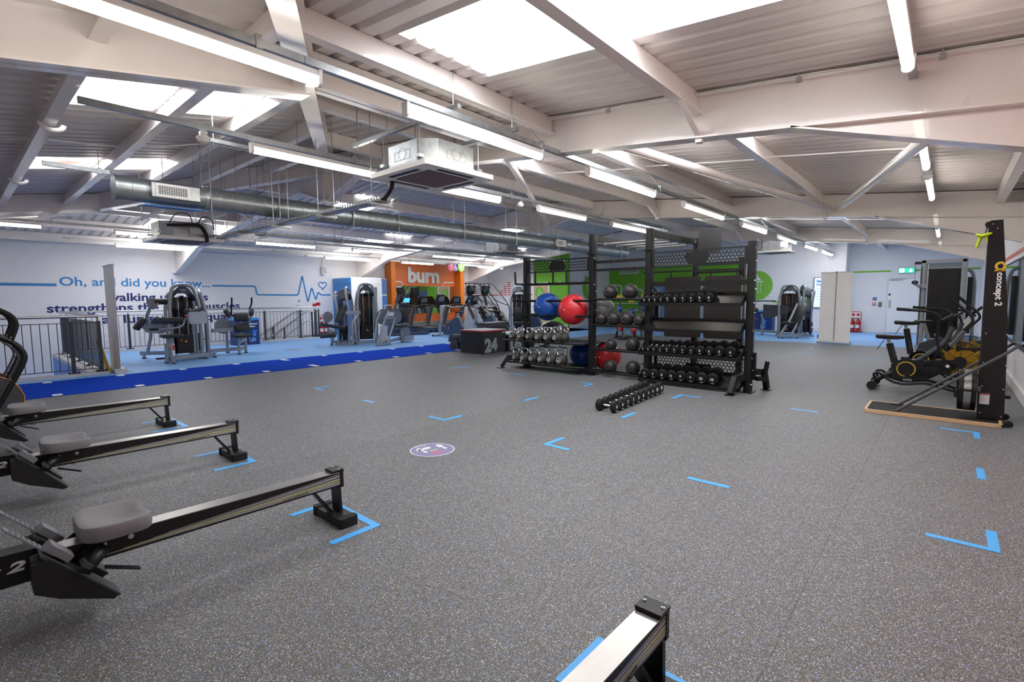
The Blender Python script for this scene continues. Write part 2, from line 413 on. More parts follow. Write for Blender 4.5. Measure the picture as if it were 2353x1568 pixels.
# void sides and kerbs
for nm_, bb in (('side', (VX - .02, VY + .02, VX + .1, VY2 - .1)), ('near', (XA, VY - .1, VX - .02, VY + .02)), ('far', (VX - .02, VY2 - .1, VX2 - .02, VY2 + .02)), ('head', (VX2 - .02, VY2 + .02, VX2 + .1, YL))):
    mb = MB(); mb.box(bb[0], bb[1], -2.6, bb[2], bb[3], -.02); struct('wall_void_' + nm_, mb, 'void_blue', smooth=False)
mb = MB(); mb.box(XA, VY - .16, -.02, VX + .26, VY, .05); mb.box(VX - .03, VY, -.02, VX + .26, VY2, .05); mb.box(VX, VY2 - .18, -.02, VX2, VY2, .05); mb.box(VX2, VY2 - .18, -.02, VX2 + .16, YL, .05)
struct('trim_1', mb, 'concrete', smooth=False)
def skirt(n, x0, y0, x1, y1):
    mb = MB(); mb.box(x0, y0, 0, x1, y1, .12); mb.box(x0, y0, .12, x1, y1, .135); struct('baseboard_' + n, mb, 'skirting', smooth=False)
skirt('right', XA, YR, XD, YR + .03); skirt('end', XD - .02, 1.82, XD, YS - .1); skirt('shower', XC - .02, YS, XC, 9.2); skirt('bars', XE - .02, YB, XE, YL)
skirt('left', VX2 + .2, YL - .02, 12.36, YL); skirt('orange', 12.36, YL - .02, 16.65, YL); skirt('cardio', 16.65, YL - .02, XE, YL)
# staircase going down inside the void
stp = MB(); tr = thing('staircase', 'blue concrete stair going down inside the railed stairwell', 'stairs', (0, 0, 0))
for k in range(13):
    mb = MB(); x1 = VX2 - .05 - .28 * k; z = -.18 * (k + 1); mb.box(x1 - .30, VY2 + .04, z - .18, x1, YL - .01, z); obj('step', mb, 'concrete' if k % 2 else 'galv_lt', tr, smooth=False)
# ================================================================ ceiling
ceil = D.objects.new('ceiling', None); COL.objects.link(ceil); ceil['kind'] = 'structure'; ceil['label'] = 'white steel framed roof with ribbed metal sheets'
PROF = ((0, 0), (.115, 0), (.14, .034), (.175, .034), (.2, 0))
def strips(u0, u1):
    out = []; u = u0
    while u < u1 - 1e-4:
        for (a, za), (b, zb) in zip(PROF[:-1], PROF[1:]):
            if u + a < u1 - 1e-4: out.append((u + a, za, min(u1, u + b), zb))
        u += .2
    return out
def sheet(name, u0, u1, vfun, P, m, parent):
    mb = MB()
    for (a, za, b, zb) in strips(u0, u1):
        va, vb = vfun(a), vfun(b)
        if va[1] - va[0] < .02 and vb[1] - vb[0] < .02: continue
        mb.add([P(a, va[0], za), P(a, max(va), za), P(b, max(vb), zb), P(b, vb[0], zb)], [(0, 1, 2, 3)])
    if not mb.v: return None
    o = obj(name, mb, m, parent, smooth=False)
    return o
def yhip_r(x): return min(YRG, max(YR, YR + (zh(x) - ZE) / SR)) if x < XH else YRG
def yhip_l(x): return max(YRG, min(YL, YRG + (ZR - zh(x)) / SL)) if x < XH else YRG
def xhip(y): z = zr(y) if y < YRG else zl(y); return min(XH, XH + (z - ZR) / SH)
PRT = lambda u, v, d: (u, v, zr(v) + d)
PLT = lambda u, v, d: (u, v, zl(v) + d)
PHP = lambda u, v, d: (v, u, zh(v) + d)
win = 0
def skyl(u0, u1, v0, v1, P, lab):
    global win; win += 1
    o = sheet('window_%d' % win, u0, u1, lambda u: (v0, v1), P, 'skylight', None); o['kind'] = 'structure'; o['label'] = lab
def plane_sheets(u0, u1, step, vfun, P, sky, lab):
    u = u0
    while u < u1 - 1e-3:
        a, b = u, min(u1, u + step); cuts = [s for s in sky if abs(s[0] - a) < .02]
        if not cuts: sheet('roof_sheet', a, b, vfun, P, 'sheet', ceil)
        else:
            cuts.sort(key=lambda s: s[1]); lo = None
            for i, s in enumerate(cuts + [None]):
                f0 = (lambda q: vfun(q)[0]) if lo is None else (lambda q, l=lo: l)
                f1 = (lambda q: vfun(q)[1]) if s is None else (lambda q, l=s[1]: l)
                sheet('roof_sheet', a, b, lambda q, f0=f0, f1=f1: (f0(q), f1(q)), P, 'sheet', ceil)
                if s: skyl(a, b, s[1], s[2], P, lab + ' ' + s[3]); lo = s[2]
        u += step
plane_sheets(-1.55, XD, 1.0, lambda x: (YR, yhip_r(x)), PRT, [(2.45, .25, 3.3, 'over the near floor'), (5.45, .6, 5.6, 'between the first two rafters'), (12.45, .6, 5.0, 'beyond the second rafter'), (19.45, .6, 5.0, 'near the door wall')], 'bright ribbed daylight panel on the right roof slope')
plane_sheets(-1.55, XE, 1.0, lambda x: (yhip_l(x), YL), PLT, [(3.45, 13.6, 16.9, 'behind the ventilation unit'), (6.45, 10.4, 12.6, 'past the duct'), (9.45, 13.6, 16.9, 'over the stair machines'), (12.45, 10.4, 12.6, 'over the treadmills'), (15.45, 13.6, 16.9, 'near the bars wall')], 'bright ribbed daylight panel on the left roof slope')
plane_sheets(XE, XD, 1.0, lambda x: (YRG, YB + .1), PLT, [], '')
plane_sheets(-.68, YL, .9, lambda y: (XA, xhip(y)), PHP, [], '') if False else None
# hip end sheets run along X
u = YR - .03
g0 = 5.67 - .9 * 8
for k in range(0, 24):
    a, b = max(YR, g0 + .9 * k), min(YL, g0 + .9 * (k + 1))
    if b - a < .02: continue
    vf = lambda y: (XA, xhip(y))
    c = [s for s in ((5.67, .92, 1.62), (5.67, 1.78, 2.42), (9.27, .92, 1.62), (9.27, 1.78, 2.42)) if abs(s[0] - a) < .02]
    if not c: sheet('roof_sheet', a, b, vf, PHP, 'sheet', ceil)
    else:
        sheet('roof_sheet', a, b, lambda y: (XA, .92), PHP, 'sheet', ceil); sheet('roof_sheet', a, b, lambda y: (1.62, 1.78), PHP, 'sheet', ceil)
        sheet('roof_sheet', a, b, lambda y: (2.42, xhip(y)), PHP, 'sheet', ceil)
        for s in c: skyl(a, b, s[1], s[2], PHP, 'small bright daylight panel in the sloped end of the roof, ' + ('nearer' if a < 7 else 'farther') + (' left' if s[1] < 1 else ' right') + ' one')
# steel ------------------------------------------------------------------
def ibeam(poly_top, poly_bot, X, ax, name, w=.17, t=.016, parent=None, m='steel'):
    """I-section whose web lies in the plane ax=X; poly_top/bot are lists of (v,z)"""
    mb = MB(); P = (lambda v, z, d: (X + d, v, z)) if ax == 'x' else (lambda v, z, d: (v, X + d, z))
    web = list(poly_top) + list(reversed(poly_bot)); mb.prism(web, X - .006, X + .006, 'x' if ax == 'x' else 'y')
    for pl, s in ((poly_top, -1), (poly_bot, 1)):
        for a, b in zip(pl[:-1], pl[1:]):
            vs = [P(a[0], a[1], -w / 2), P(a[0], a[1], w / 2), P(b[0], b[1], w / 2), P(b[0], b[1], -w / 2)]
            vs2 = [(x, y, z + s * t) for (x, y, z) in vs]; mb.add(vs + vs2, [(0, 1, 2, 3), (7, 6, 5, 4), (0, 4, 5, 1), (1, 5, 6, 2), (2, 6, 7, 3), (3, 7, 4, 0)])
    return obj(name, mb, m, parent or ceil, smooth=False)
PDZ = .2
def purlin(p, q, out, name='purlin'):
    """C-section: p,q are sheet points; out = direction of the flanges"""
    mb = MB(); p, q = V(p), V(q); o = V(out)
    mb.bar(p - V((0, 0, PDZ / 2 + .004)), q - V((0, 0, PDZ / 2 + .004)), .05, PDZ)
    mb.bar(p - V((0, 0, PDZ - .0)) + o * .03, q - V((0, 0, PDZ - .0)) + o * .03, .085, .012)
    return obj(name, mb, 'steel', ceil, smooth=False)
PR = (-.5, 1.87, 3.55, 5.22, 6.9, 8.35); PL_ = (8.85, 10.5, 12.1, 13.7, 15.4, 17.1)
ends = [XA] + list(RAF) + [XD]
for y in PR + PL_:
    z = zr(y) if y < YRG else zl(y); xs = max(XA, xhip(y)); xe = XE if y > YB else XD
    es = [xs] + [r for r in RAF if r > xs + .1 and r < xe - .3] + [xe]
    for a, b in zip(es[:-1], es[1:]): purlin((a + .03, y, z), (b - .03, y, z), (0, -1 if y < YRG else 1, 0))
for x in (-.9, -.05, .80, 1.68, 2.46, 3.32, 4.05):
    ya = yhip_r(x); yb = yhip_l(x); z = zh(x)
    if yb - ya > .5: purlin((x, max(YR, ya) if x > .5 else 4.3, z), (x, min(YL, yb), z), (-1, 0, 0), 'purlin')
HB = 1.05
for k, X in enumerate(RAF):
    dp = .42
    top = [(YR, zr(YR) - .02), (YRG, ZR - .02)]
    bot = [(YR, 2.2), (HB, zr(HB) - dp), (YRG - 1.0, zr(YRG - 1.0) - dp), (YRG - .05, ZR - .82)]
    r = ibeam(top, bot, X, 'x', 'rafter')
    if k < 3:
        wy = YL if X < XE else YB
        b2 = [(YRG + .05, ZR - .82), (YRG + 1.0, zl(YRG + 1.0) - dp), (YL - 2.3, zl(YL - 2.3) - dp), (YL - .25, 2.2), (YL - .02, 2.2)]
        ibeam([(YRG, ZR - .02), (YL - .02, zl(YL) - .02)], b2, X, 'x', 'rafter')
        mb = MB(); mb.box(X - .01, YRG - .012, ZR - .83, X + .01, YRG + .012, ZR - .03); mb.box(X - .12, YRG - .015, ZR - .86, X + .12, YRG + .015, ZR - .04); obj('apex_plate', mb, 'steel', ceil, smooth=False)
        # haunch cut line where the deeper piece is welded on
        mb = MB(); mb.box(X - .085, -.0, -.008, X + .085, 1, .008); 
        mb = MB(); y0, y1 = YR, HB
        mb.add([(X - .085, y0, zr(y0) - dp), (X + .085, y0, zr(y0) - dp), (X + .085, y1, zr(y1) - dp), (X - .085, y1, zr(y1) - dp)] + [(X - .085, y0, zr(y0) - dp + .016), (X + .085, y0, zr(y0) - dp + .016), (X + .085, y1, zr(y1) - dp + .016), (X - .085, y1, zr(y1) - dp + .016)], [(0, 1, 2, 3), (7, 6, 5, 4), (0, 4, 5, 1), (1, 5, 6, 2), (2, 6, 7, 3), (3, 7, 4, 0)])
        obj('flange_plate', mb, 'steel', ceil, smooth=False)
    # fly braces from purlins to bottom flange
    for y in (1.87, 5.22, 12.1):
        if k == 2 and y > 9: continue
        zt = (zr(y) if y < YRG else zl(y))
        mb = MB(); mb.bar((X - .52, y - .05, zt - .19), (X - .03, y - .05, zt - .42), .05, .012); mb.bar((X - .52, y - .05, zt - .165), (X - .03, y - .05, zt - .40), .008, .05); mb.box(X - .06, y - .08, zt - .46, X - .0, y - .02, zt - .36); obj('fly_brace', mb, 'steel', ceil, smooth=False)
# hip rafters, hip end rafters, ridge strut
def hipbeam(p, q, name):
    mb = MB(); p, q = V(p), V(q); dz = V((0, 0, 1))
    mb.bar(p - dz * .17, q - dz * .17, .012, .30); mb.bar(p - dz * .33, q - dz * .33, .16, .016); mb.bar(p - dz * .03, q - dz * .03, .16, .016)
    obj(name, mb, 'steel', ceil, smooth=False)
zc = zh(XA); ych = YR + (zc - ZE) / SR
xc = XH + (ZE - ZR) / SH
hipbeam((XH, YRG, ZR), (xc, YR, ZE), 'hip_rafter'); hipbeam((XH, YRG, ZR), (xc, YL, ZE), 'hip_rafter')
yb = 4.29; xb = xhip(yb)
ibeam([(XA, zh(XA) - .02), (xb, zh(xb) - .02)], [(XA, zh(XA) - .40), (xb, zh(xb) - .40)], yb, 'y', 'rafter')
ibeam([(xb, zr(yb) - .02), (RAF[0], zr(yb) - .02)], [(xb, zr(yb) - .30), (RAF[0], zr(yb) - .30)], yb, 'y', 'strut_beam')
yb2 = 2 * YRG - yb
ibeam([(XA, zh(XA) - .02), (xb, zh(xb) - .02)], [(XA, zh(XA) - .40), (xb, zh(xb) - .40)], yb2, 'y', 'rafter')
ibeam([(xb, zl(yb2) - .02), (RAF[0], zl(yb2) - .02)], [(xb, zl(yb2) - .30), (RAF[0], zl(yb2) - .30)], yb2, 'y', 'strut_beam')
# roof bracing tubes in the bay between the first two rafters
def tubeobj(p, q, r, name, m='steel'):
    mb = MB(); mb.tube([p, q], r, 14); return obj(name, mb, m, ceil)
zz = lambda y, d=.27: (zr(y) if y < YRG else zl(y)) - d
tubeobj((RAF[0], 3.0, zz(3.0)), (RAF[1] - .12, 1.75, zz(1.75)), .057, 'brace_tube')
tubeobj((RAF[0], -.05, zz(-.05, .36)), (RAF[1] - .12, 1.60, zz(1.6)), .057, 'brace_tube')
tubeobj((RAF[0], 4.35, zz(4.35)), (RAF[1] - .06, 8.25, zz(8.25, .6)), .05, 'brace_tube')
tubeobj((RAF[0], 12.9, zz(12.9)), (RAF[1] - .06, 8.95, zz(8.95, .6)), .05, 'brace_tube')
for (x, y0, y1) in ((7.0, .25, 1.9), (7.0, 1.9, 3.5), (7.0, 3.6, 5.2), (13.8, .25, 5.2), (7.9, 10.5, 13.7), (14, 10.5, 13.7)):
    tubeobj((x - .02, y0, zz(y0, .15)), (x + .02, y1, zz(y1, .12)), .009, 'tie_rod')
for (x0, y0, x1, y1) in ((-.05, 7.9, .80, 7.6), (.80, 7.6, 1.68, 7.95), (1.68, 7.95, 2.46, 7.5), (2.46, 7.5, 3.3, 8.0)):
    tubeobj((x0, y0, zh(x0) - .12), (x1, y1, zh(x1) - .12), .008, 'tie_rod')
# cables clipped to the first rafter
mb = MB()
for j in range(3):
    pts = [(RAF[0] - .09 - .006 * j, y, zr(y) - .035 + .012 * math.sin(y * 5 + j * 1.7)) for y in [YR + .05 + i * (4.4 / 30) for i in range(31)]]
    mb.tube(pts, .005, 5)
obj('cable_run', mb, 'white_pl', ceil)
for y in (-.35, .12, 1.0, 1.9, 2.75, 3.6):
    mb = MB(); mb.box(RAF[0] - .12, y - .02, zr(y) - .075, RAF[0] - .085, y + .02, zr(y) - .045); mb.box(RAF[0] - .105, y - .006, zr(y) - .05, RAF[0] - .095, y + .006, zr(y) - .01); obj('cable_clip', mb, 'galv', ceil, smooth=False)
for (x, y) in ((.80, 6.6), (.80, 9.9)):
    mb = MB(); mb.tube([(x + .085 * math.cos(a), y, zh(x) - .19 - .06 * math.sin(a)) for a in [PI * i / 10 for i in range(11)]], .022, 8); obj('pipe_hook', mb, 'white_pl', ceil)
# orange columns, white edge panel by the pod
for x in (12.5, 16.44):
    mb = MB(); mb.prism(rrect(x - .13, YL - .42, x + .13, YL - .02, .03), 0, 3.0); struct('trim_%d' % (2 if x < 14 else 3), mb, 'orange_bright')
# ---- wall mirrors
def mirror(name, lab, x0, x1, z0, z1, y, s, fr='orange', n=1):
    t = thing(name, lab, 'mirror', ((x0 + x1) / 2, y, z0)); w = (x1 - x0) / 2; h = z1 - z0
    for k in range(n):
        a = -w + 2 * w * k / n + .004; b = -w + 2 * w * (k + 1) / n - .004
        mb = MB(); mb.box(a, -.006 * s - .004, .01, b, -.006 * s + .004, h - .01); obj('pane', mb, 'mirror', t, smooth=False)
    for za, zb in ((-.03, .008), (h - .008, h + .015)):
        mb = MB(); mb.box(-w - .01, min(0, -.02 * s), za, w + .01, max(0, -.02 * s), zb); obj('edge_strip', mb, fr, t, smooth=False)
mirror('wall_mirror', 'long wall mirror under the burn lettering behind the treadmills', 12.66, 16.28, .69, 1.95, YL, 1, 'orange_bright', 3)
mirror('wall_mirror', 'wall mirror with thin pink frame line beside the stair climbers', 16.72, 18.3, .73, 1.93, YL, 1, 'wall', 2)
mirror('wall_mirror', 'tall wall mirror on the right wall behind the ski trainer', 8.8, 15.2, .66, 1.94, YR, -1, 'grey_dark', 5)
# ================================================================ batten lights on trunking rows
KX = 1.07
def diffuser_poly(w, h):  # U-shaped section, (y,z)
    return [(-w / 2, h * .45)] + [(w / 2 * math.cos(a), -h * .0 - h * .55 * math.sin(a) * 1.0) for a in [PI - PI * i / 8 for i in range(9)]][::1] + [(w / 2, h * .45)]
def batten(length):
    t = thing('batten_light', '', 'light')
    mb = MB(); mb.box(.02, -.03, .03, length - .02, .03, .075); obj('housing', mb, 'white_pl', t, smooth=False)
    pr = [(-.031, .035)] + [(0.031 * math.cos(a), -.026 * math.sin(a)) for a in [PI - PI * i / 8 for i in range(9)]] + [(.031, .035)]
    mb = MB(); mb.prism(pr, .025, length - .025, 'x'); obj('diffuser', mb, 'lamp', t)
    for x in (0, length - .025):
        mb = MB(); mb.prism([(y * 1.12, z * 1.12) for y, z in pr[:-1]] + [(.04, .08), (-.04, .08)][:1] + [(-.04, .08)], x, x + .025, 'x'); obj('end_cap', mb, 'white_pl', t)
    return t
protos = {}
def place_batten(x0, x1, y, z, label, group):
    L = round(x1 - x0, 2)
    if L not in protos: b = protos[L] = batten(L); b.location = (x0, y, z); b['label'] = label; b['group'] = group; return b
    return dup(protos[L], (x0, y, z), 0, label, group)
ROWS = [('the row beside the air conditioner', 3.39, 2.9, -1.2, 22.2, [(0.0, 1.84), (2.56, 4.36), (5.27, 7.1), (8.18, 10.1), (11.25, 13.1), (14.3, 16.2), (17.3, 19.2), (20.2, 22.1)], 3.55),
        ('the row next to the duct', 5.38, 2.9, .82, 12.0, [(2.14, 3.6), (4.4, 5.85), (6.82, 8.3), (9.3, 10.9)], 5.22),
        ('the row along the right wall', .28, 2.87, .0, 17.0, [(2.35, 4.25), (5.9, 7.66), (8.25, 10.15), (14.7, 16.6)], .22),
        ('the row above the stair machines', 14.1, 2.9, -1.0, 16.2, [(-.35, 1.43), (2.6, 4.3), (5.6, 7.3), (8.5, 10.25), (11.7, 13.5), (14.4, 16.2)], 13.7),
        ('the row along the text wall', 16.3, 2.80, 2.0, 18.0, [(3.0, 4.7), (8.75, 10.6), (11.95, 13.6), (16.2, 17.9)], 17.1)]
for (nm, y, z, xa, xb, segs, py) in ROWS:
    for k, (a, b) in enumerate(segs):
        place_batten(a, b, y, z, f"{ORD[k]} lit white batten from the near end of {nm}", 'ceiling batten lights')
    t = thing('cable_trunking', f"slim galvanised trunking carrying {nm}", 'trunking', (0, y, z + .094))
    if nm.endswith('right wall'): py = .28 - 1e-6
    n = int((xb - xa) / 3.2) + 1; st_ = (xb - xa) / n
    for k in range(n):
        mb = MB(); mb.box(xa + st_ * k, -.024, 0, xa + st_ * (k + 1) - .004, .024, .05); obj('channel', mb, 'galv', t, smooth=False)
        x = xa + st_ * (k + 1) - .3
        mb = MB(); mb.box(x - .02, -.03, -.012, x + .02, .03, .075); obj('bracket', mb, 'galv', t, smooth=False)
        ya = py - y; zt = (zr(py) if py < YRG else zl(py)) - (.03 if py < 1 else .2) - (z + .094)
        if max(XA, xhip(py)) < x: 
            mb = MB(); mb.cyl((x, 0, .07), (x, ya, zt), .004, 6); obj('hanger_wire', mb, 'galv', t)
for k, (a, b) in enumerate(((-.9, .9), (1.3, 3.1))):  # added battens, out of sight below the floor edge, to brighten the stair void
    L_b = place_batten(a, b, YL - .06, -1.75, f"added batten hidden below floor level to light the stairwell, {'left' if k == 0 else 'right'} one", 'added stairwell fill lights')
# ================================================================ spiral duct
t = thing('ventilation_duct', 'long galvanised spiral ventilation duct hung under the roof ridge', 'duct', (1.42, 7.58, 2.75))
R_ = .145; prof = [(.001, 0), (R_ + .006, 0), (R_ + .006, .03)]; x = .03
while x < 12.4:
    r = R_ if x < 9.2 else .155
    prof += [(r, x + .012), (r, x + .13), (r + .003, x + .133), (r + .003, x + .138)]; x += .14
prof += [(R_, x + .02), (.001, x + .02)]
mb = MB(); mb.lathe(prof, 28, Ry(PI / 2)); obj('spiral_tube', mb, 'duct', t)
for x in (.95, 3.1, 6.1, 9.1):
    mb = MB(); mb.lathe([(R_, x), (R_ + .014, x), (R_ + .014, x + .05), (R_, x + .05)], 28, Ry(PI / 2)); obj('collar', mb, 'galv', t)
def grille(x0, w, parent):
    mb = MB(); mb.box(x0 - .04, -.20, -.085, x0 + w + .12, -.06, .085); mb.prism([(x0 + w + .12, -.2), (x0 + w + .16, -.08), (x0 + w + .12, -.08)], -.085, .085); g = obj('grille_box', mb, 'galv', parent, smooth=False)
    mb = MB(); mb.ring([(x0, -.075), (x0 + w, -.075), (x0 + w, .075), (x0, .075)], [(x0 + .02, -.055), (x0 + w - .02, -.055), (x0 + w - .02, .055), (x0 + .02, .055)], -.212, -.198, 'y'); obj('grille_frame', mb, 'white_pl', g, smooth=False)
    mb = MB(); mb.box(x0 + .02, -.203, -.055, x0 + w - .02, -.2005, .055); obj('grille_back', mb, 'black', g, smooth=False)
    for k in range(6): mb = MB(); zc_ = -.045 + .018 * k; mb.box(x0 + .02, -.21, zc_ - .003, x0 + w - .02, -.204, zc_ + .003); obj('louvre', mb, 'galv_lt', g, smooth=False)
    for k in range(13): mb = MB(); xc_ = x0 + .03 + (w - .06) * k / 12; mb.box(xc_ - .002, -.212, -.055, xc_ + .002, -.208, .055); obj('fin', mb, 'galv_lt', g, smooth=False)
grille(.38, .36, t); grille(8.7, .26, t)
mb = MB(); mb.prism([(.3, -.08), (.95, -.08), (.85, .1), (.25, .1)], -.178, -.17); obj('damper_plate', mb, 'pod_blue', t, smooth=False)
for x in (1.0, 1.9, 3.1, 4.0, 5.6, 7.2, 8.8, 10.4, 12.0):
    for s in (-1, 1):
        X = 1.42 + x; ztop = min(ZR - .05, zr(7.58 + s * .16)) - 2.75 if X > XH else min(zh(X), zr(7.58 + s * .16)) - 2.75
        mb = MB(); mb.cyl((x, s * .165, -.17), (x, s * .165, ztop), .006, 6); obj('drop_rod', mb, 'galv', t)
    mb = MB(); mb.tube([(x, .165 * math.cos(a), .165 * math.sin(a)) for a in [2 * PI * i / 20 for i in range(20)]], .006, 5, closed=True); obj('strap', mb, 'galv', t)
# ================================================================ ceiling cassettes
def cassette(label, loc, rz, rail_dir, top, strut=1.9):
    t = thing('air_conditioner', label, 'air conditioner', loc, rz, 'ceiling cassette units')
    c = .15; b = .39
    oc = [(-b + c, -b), (b - c, -b), (b, -b + c), (b, b - c), (b - c, b), (-b + c, b), (-b, b - c), (-b, -b + c)]
    mb = MB(); mb.prism(oc, .05, .30); bd = obj('casing', mb, 'galv', t, smooth=False)
    mb = MB(); mb.prism([(x * 1.015, y * 1.015) for x, y in oc], .06, .085); mb.prism([(x * 1.01, y * 1.01) for x, y in oc], .095, .10); obj('rim', mb, 'galv', bd, smooth=False)
    for s in (-1, 1):     # pressed knock-outs on the sides
        for ax in (0, 1):
            M = Rz(PI / 2 * ax + (PI if s > 0 else 0))
            mb = MB(); mb.ring(circ(0, .19, .06, 20), circ(0, .19, .057, 20), -b - .002, -b, 'y', M); mb.ring([(-.13, .13), (.13, .13), (.13, .22), (-.13, .22)], [(-.127, .133), (.127, .133), (.127, .217), (-.127, .217)], -b - .002, -b, 'y', M); obj('knock_out', mb, 'grey_mid', bd)
    p = .475
    mb = MB(); mb.prism(rrect(-p, -p, p, p, .03), .012, .05); mb.ring(rrect(-p, -p, p, p, .03), rrect(-.30, -.30, .30, .30, .02), 0, .012); pn = obj('fascia', mb, 'white_pl', t, smooth=False)
    mb = MB(); mb.prism(rrect(-.28, -.28, .28, .28, .02), -.002, .01); obj('intake_grille', mb, 'ac_grille', t, smooth=False)
    for k in range(4):
        mb = MB(); mb.box(-.24, -.40, -.004, .24, -.345, .004, Rz(PI / 2 * k)); obj('air_slot', mb, 'black', t, smooth=False)
    mb = MB(); mb.lathe([(.03, -.0), (.028, -.012), (.001, -.02)], 12, Tr(.40, -.40, 0)); obj('sensor_eye', mb, 'white_pl', t)
    for sx in (-1, 1):
        for sy in (-1, 1):
            mb = MB(); mb.cyl((sx * .405, sy * .30, .10), (sx * .405, sy * .30, top), .006, 6); mb.box(sx * .405 - .03, sy * .30 - .03, .10, sx * .405 + .03, sy * .30 + .03, .13); obj('drop_rod', mb, 'galv', t)
    for s in (-1, 1):
        mb = MB()
        if rail_dir == 'y': mb.box(s * .405 - .021, -strut / 2, top - .05, s * .405 + .021, strut / 2, top - .01)
        else: mb.box(-strut / 2, s * .30 - .021, top - .05, strut / 2, s * .30 + .021, top - .01)
        obj('strut_rail', mb, 'galv', t, smooth=False)
        for e in (-1, 1):
            px, py = (s * .405, e * (strut / 2 - .08)) if rail_dir == 'y' else (e * (strut / 2 - .08), s * .30)
            wx, wy = loc[0] + px, loc[1] + py; zt = (zr(wy) if wy < YRG else zl(wy)) - loc[2] - .02
            if wx < XH: zt = min(zt, zh(wx) - loc[2] - .02)
            mb = MB(); mb.cyl((px, py, top - .08), (px, py, zt), .006, 6); obj('hanger_rod', mb, 'galv', t)
    return t
cassette('white square ceiling air conditioner hanging beside the near light row', (3.58, 4.28, 2.68), 0, 'y', .47, 1.75)
a2 = cassette('ceiling air conditioner with black pipes exposed, above the text wall side', (2.72, 9.75, 2.36), 0, 'y', .45, 1.5)
cassette('ceiling air conditioner hanging before the shower sign wall', (16.3, 3.95, 2.66), 0, 'x', .40, 1.2)
cassette('ceiling air conditioner far behind the duct above the treadmills', (10.4, 9.5, 2.62), 0, 'y', .45, 1.4)
mb = MB(); mb.tube(fil([(-.33, -.42, .22), (-.1, -.5, .24), (.12, -.48, .26), (.2, -.5, .1), (.2, -.5, -.02)], .08), .028, 8); obj('pipe', mb, 'black_rub', a2)
mb = MB(); mb.tube(fil([(-.3, -.42, .25), (-.22, -.5, .42), (-.02, -.48, .42), (.03, -.42, .26)], .12), .008, 6); obj('cable', mb, 'black', a2)
mb = MB(); mb.tube(fil([(.1, -.42, .25), (.14, -.5, .40), (.3, -.48, .38), (.34, -.42, .2)], .12), .008, 6); obj('cable', mb, 'black', a2)
mb = MB(); mb.box(.0, -.47, .10, .22, -.40, .20); obj('control_box', mb, 'grey_light', a2, smooth=False)
# ================================================================ perforated cable tray
t = thing('cable_tray', 'perforated galvanised cable tray crossing under the duct', 'cable tray', (3.3, 4.75, 2.47))
mb = MB(); Ltr = 5.2; mb.box(-.07, 0, 0, .07, Ltr, .004); mb.box(.066, 0, 0, .07, Ltr, .05); mb.box(-.07, 0, 0, -.066, Ltr, .012); mb.box(-.07, 0, .044, -.066, Ltr, .05); 
y = 0
while y < Ltr: mb.box(-.07, y, .01, -.066, y + .03, .046); y += .055
obj('tray', mb, 'galv', t, smooth=False)
for y in (.1, 1.3, 2.6, 3.9, 5.0):
    mb = MB(); mb.box(-.14, y - .02, -.035, .14, y + .02, -.003); tb = obj('support_bracket', mb, 'galv', t, smooth=False)
    X, Y = 3.3, 4.75 + y; zt = min(zh(X), zr(Y) if Y < YRG else zl(Y)) - 2.47 - .03
    for s in (-1, 1):
        mb = MB(); mb.cyl((s * .11, y, -.06), (s * .11, y, zt), .005, 6); obj('drop_rod', mb, 'galv', tb)
mb = MB(); mb.tube(fil([(.03, -.10, .26), (.03, -.08, .14), (.0, .02, .03), (0, .3, .02)], .06), .024, 8); obj('hose', mb, 'black_rub', t)
mb = MB(); mb.tube([(0 + .02 * math.sin(i), i * .13, .02) for i in range(40)], .018, 7); obj('pipe', mb, 'black_rub', t)
t = thing('cable_tray', 'long straight cable tray with black pipes running behind the duct', 'cable tray', (3.4, 9.2, 2.52))
mb = MB(); mb.box(0, -.1, 0, 9.5, .1, .004); mb.box(0, -.1, 0, 9.5, -.096, .05); mb.box(0, .096, 0, 9.5, .1, .05); obj('tray', mb, 'galv', t, smooth=False)
for j in range(2):
    mb = MB(); mb.tube([(i * .5, -.03 + .06 * j + .01 * math.sin(i * 2 + j), .03) for i in range(20)], .024, 7); obj('pipe', mb, 'black_rub', t)
for k in range(7):
    x = .4 + 1.45 * k; mb = MB(); mb.box(x - .02, -.17, -.04, x + .02, .17, -.004); tb = obj('support_bracket', mb, 'galv', t, smooth=False)
    for s in (-1, 1):
        X = 3.4 + x; Y = 9.2 + s * .14; zt = zl(Y) - 2.52 - .02
        if X < XH: zt = min(zt, zh(X) - 2.54)
        mb = MB(); mb.cyl((x, s * .14, -.06), (x, s * .14, zt), .005, 6); obj('drop_rod', mb, 'galv', tb)
# loose strut rails seen left of the duct
for (x0, y0, z, L, ax, lb) in ((2.05, 6.35, 3.17, 1.15, 'x', 'galvanised strut rail hung beside the hip rafter foot'), (2.6, 8.9, 3.02, 1.0, 'x', 'galvanised strut rail hung above the far end of the tray')):
    t = thing('strut_rail', lb, 'strut rail', (x0, y0, z)); mb = MB(); mb.box(0, -.021, 0, L, .021, .042); obj('rail', mb, 'galv', t, smooth=False)
    for x in (.08, L - .1):
        X, Y = x0 + x, y0; zt = min(zh(X), zr(Y) if Y < YRG else zl(Y)) - z - .02
        mb = MB(); mb.cyl((x, 0, -.03), (x, 0, zt), .006, 6); obj('drop_rod', mb, 'galv', t)
t = thing('cable_trunking', 'short trunking running into the end of the duct', 'trunking', (.86, 8.05, 2.98)); mb = MB(); mb.box(0, -.024, 0, .62, .024, .05); obj('channel', mb, 'galv', t, smooth=False); mb = MB(); mb.box(.5, -.03, -.012, .54, .03, .065); obj('bracket', mb, 'galv', t, smooth=False); mb = MB(); mb.cyl((.52, 0, .06), (.52, 0, .30), .004, 6); obj('hanger_wire', mb, 'galv', t)
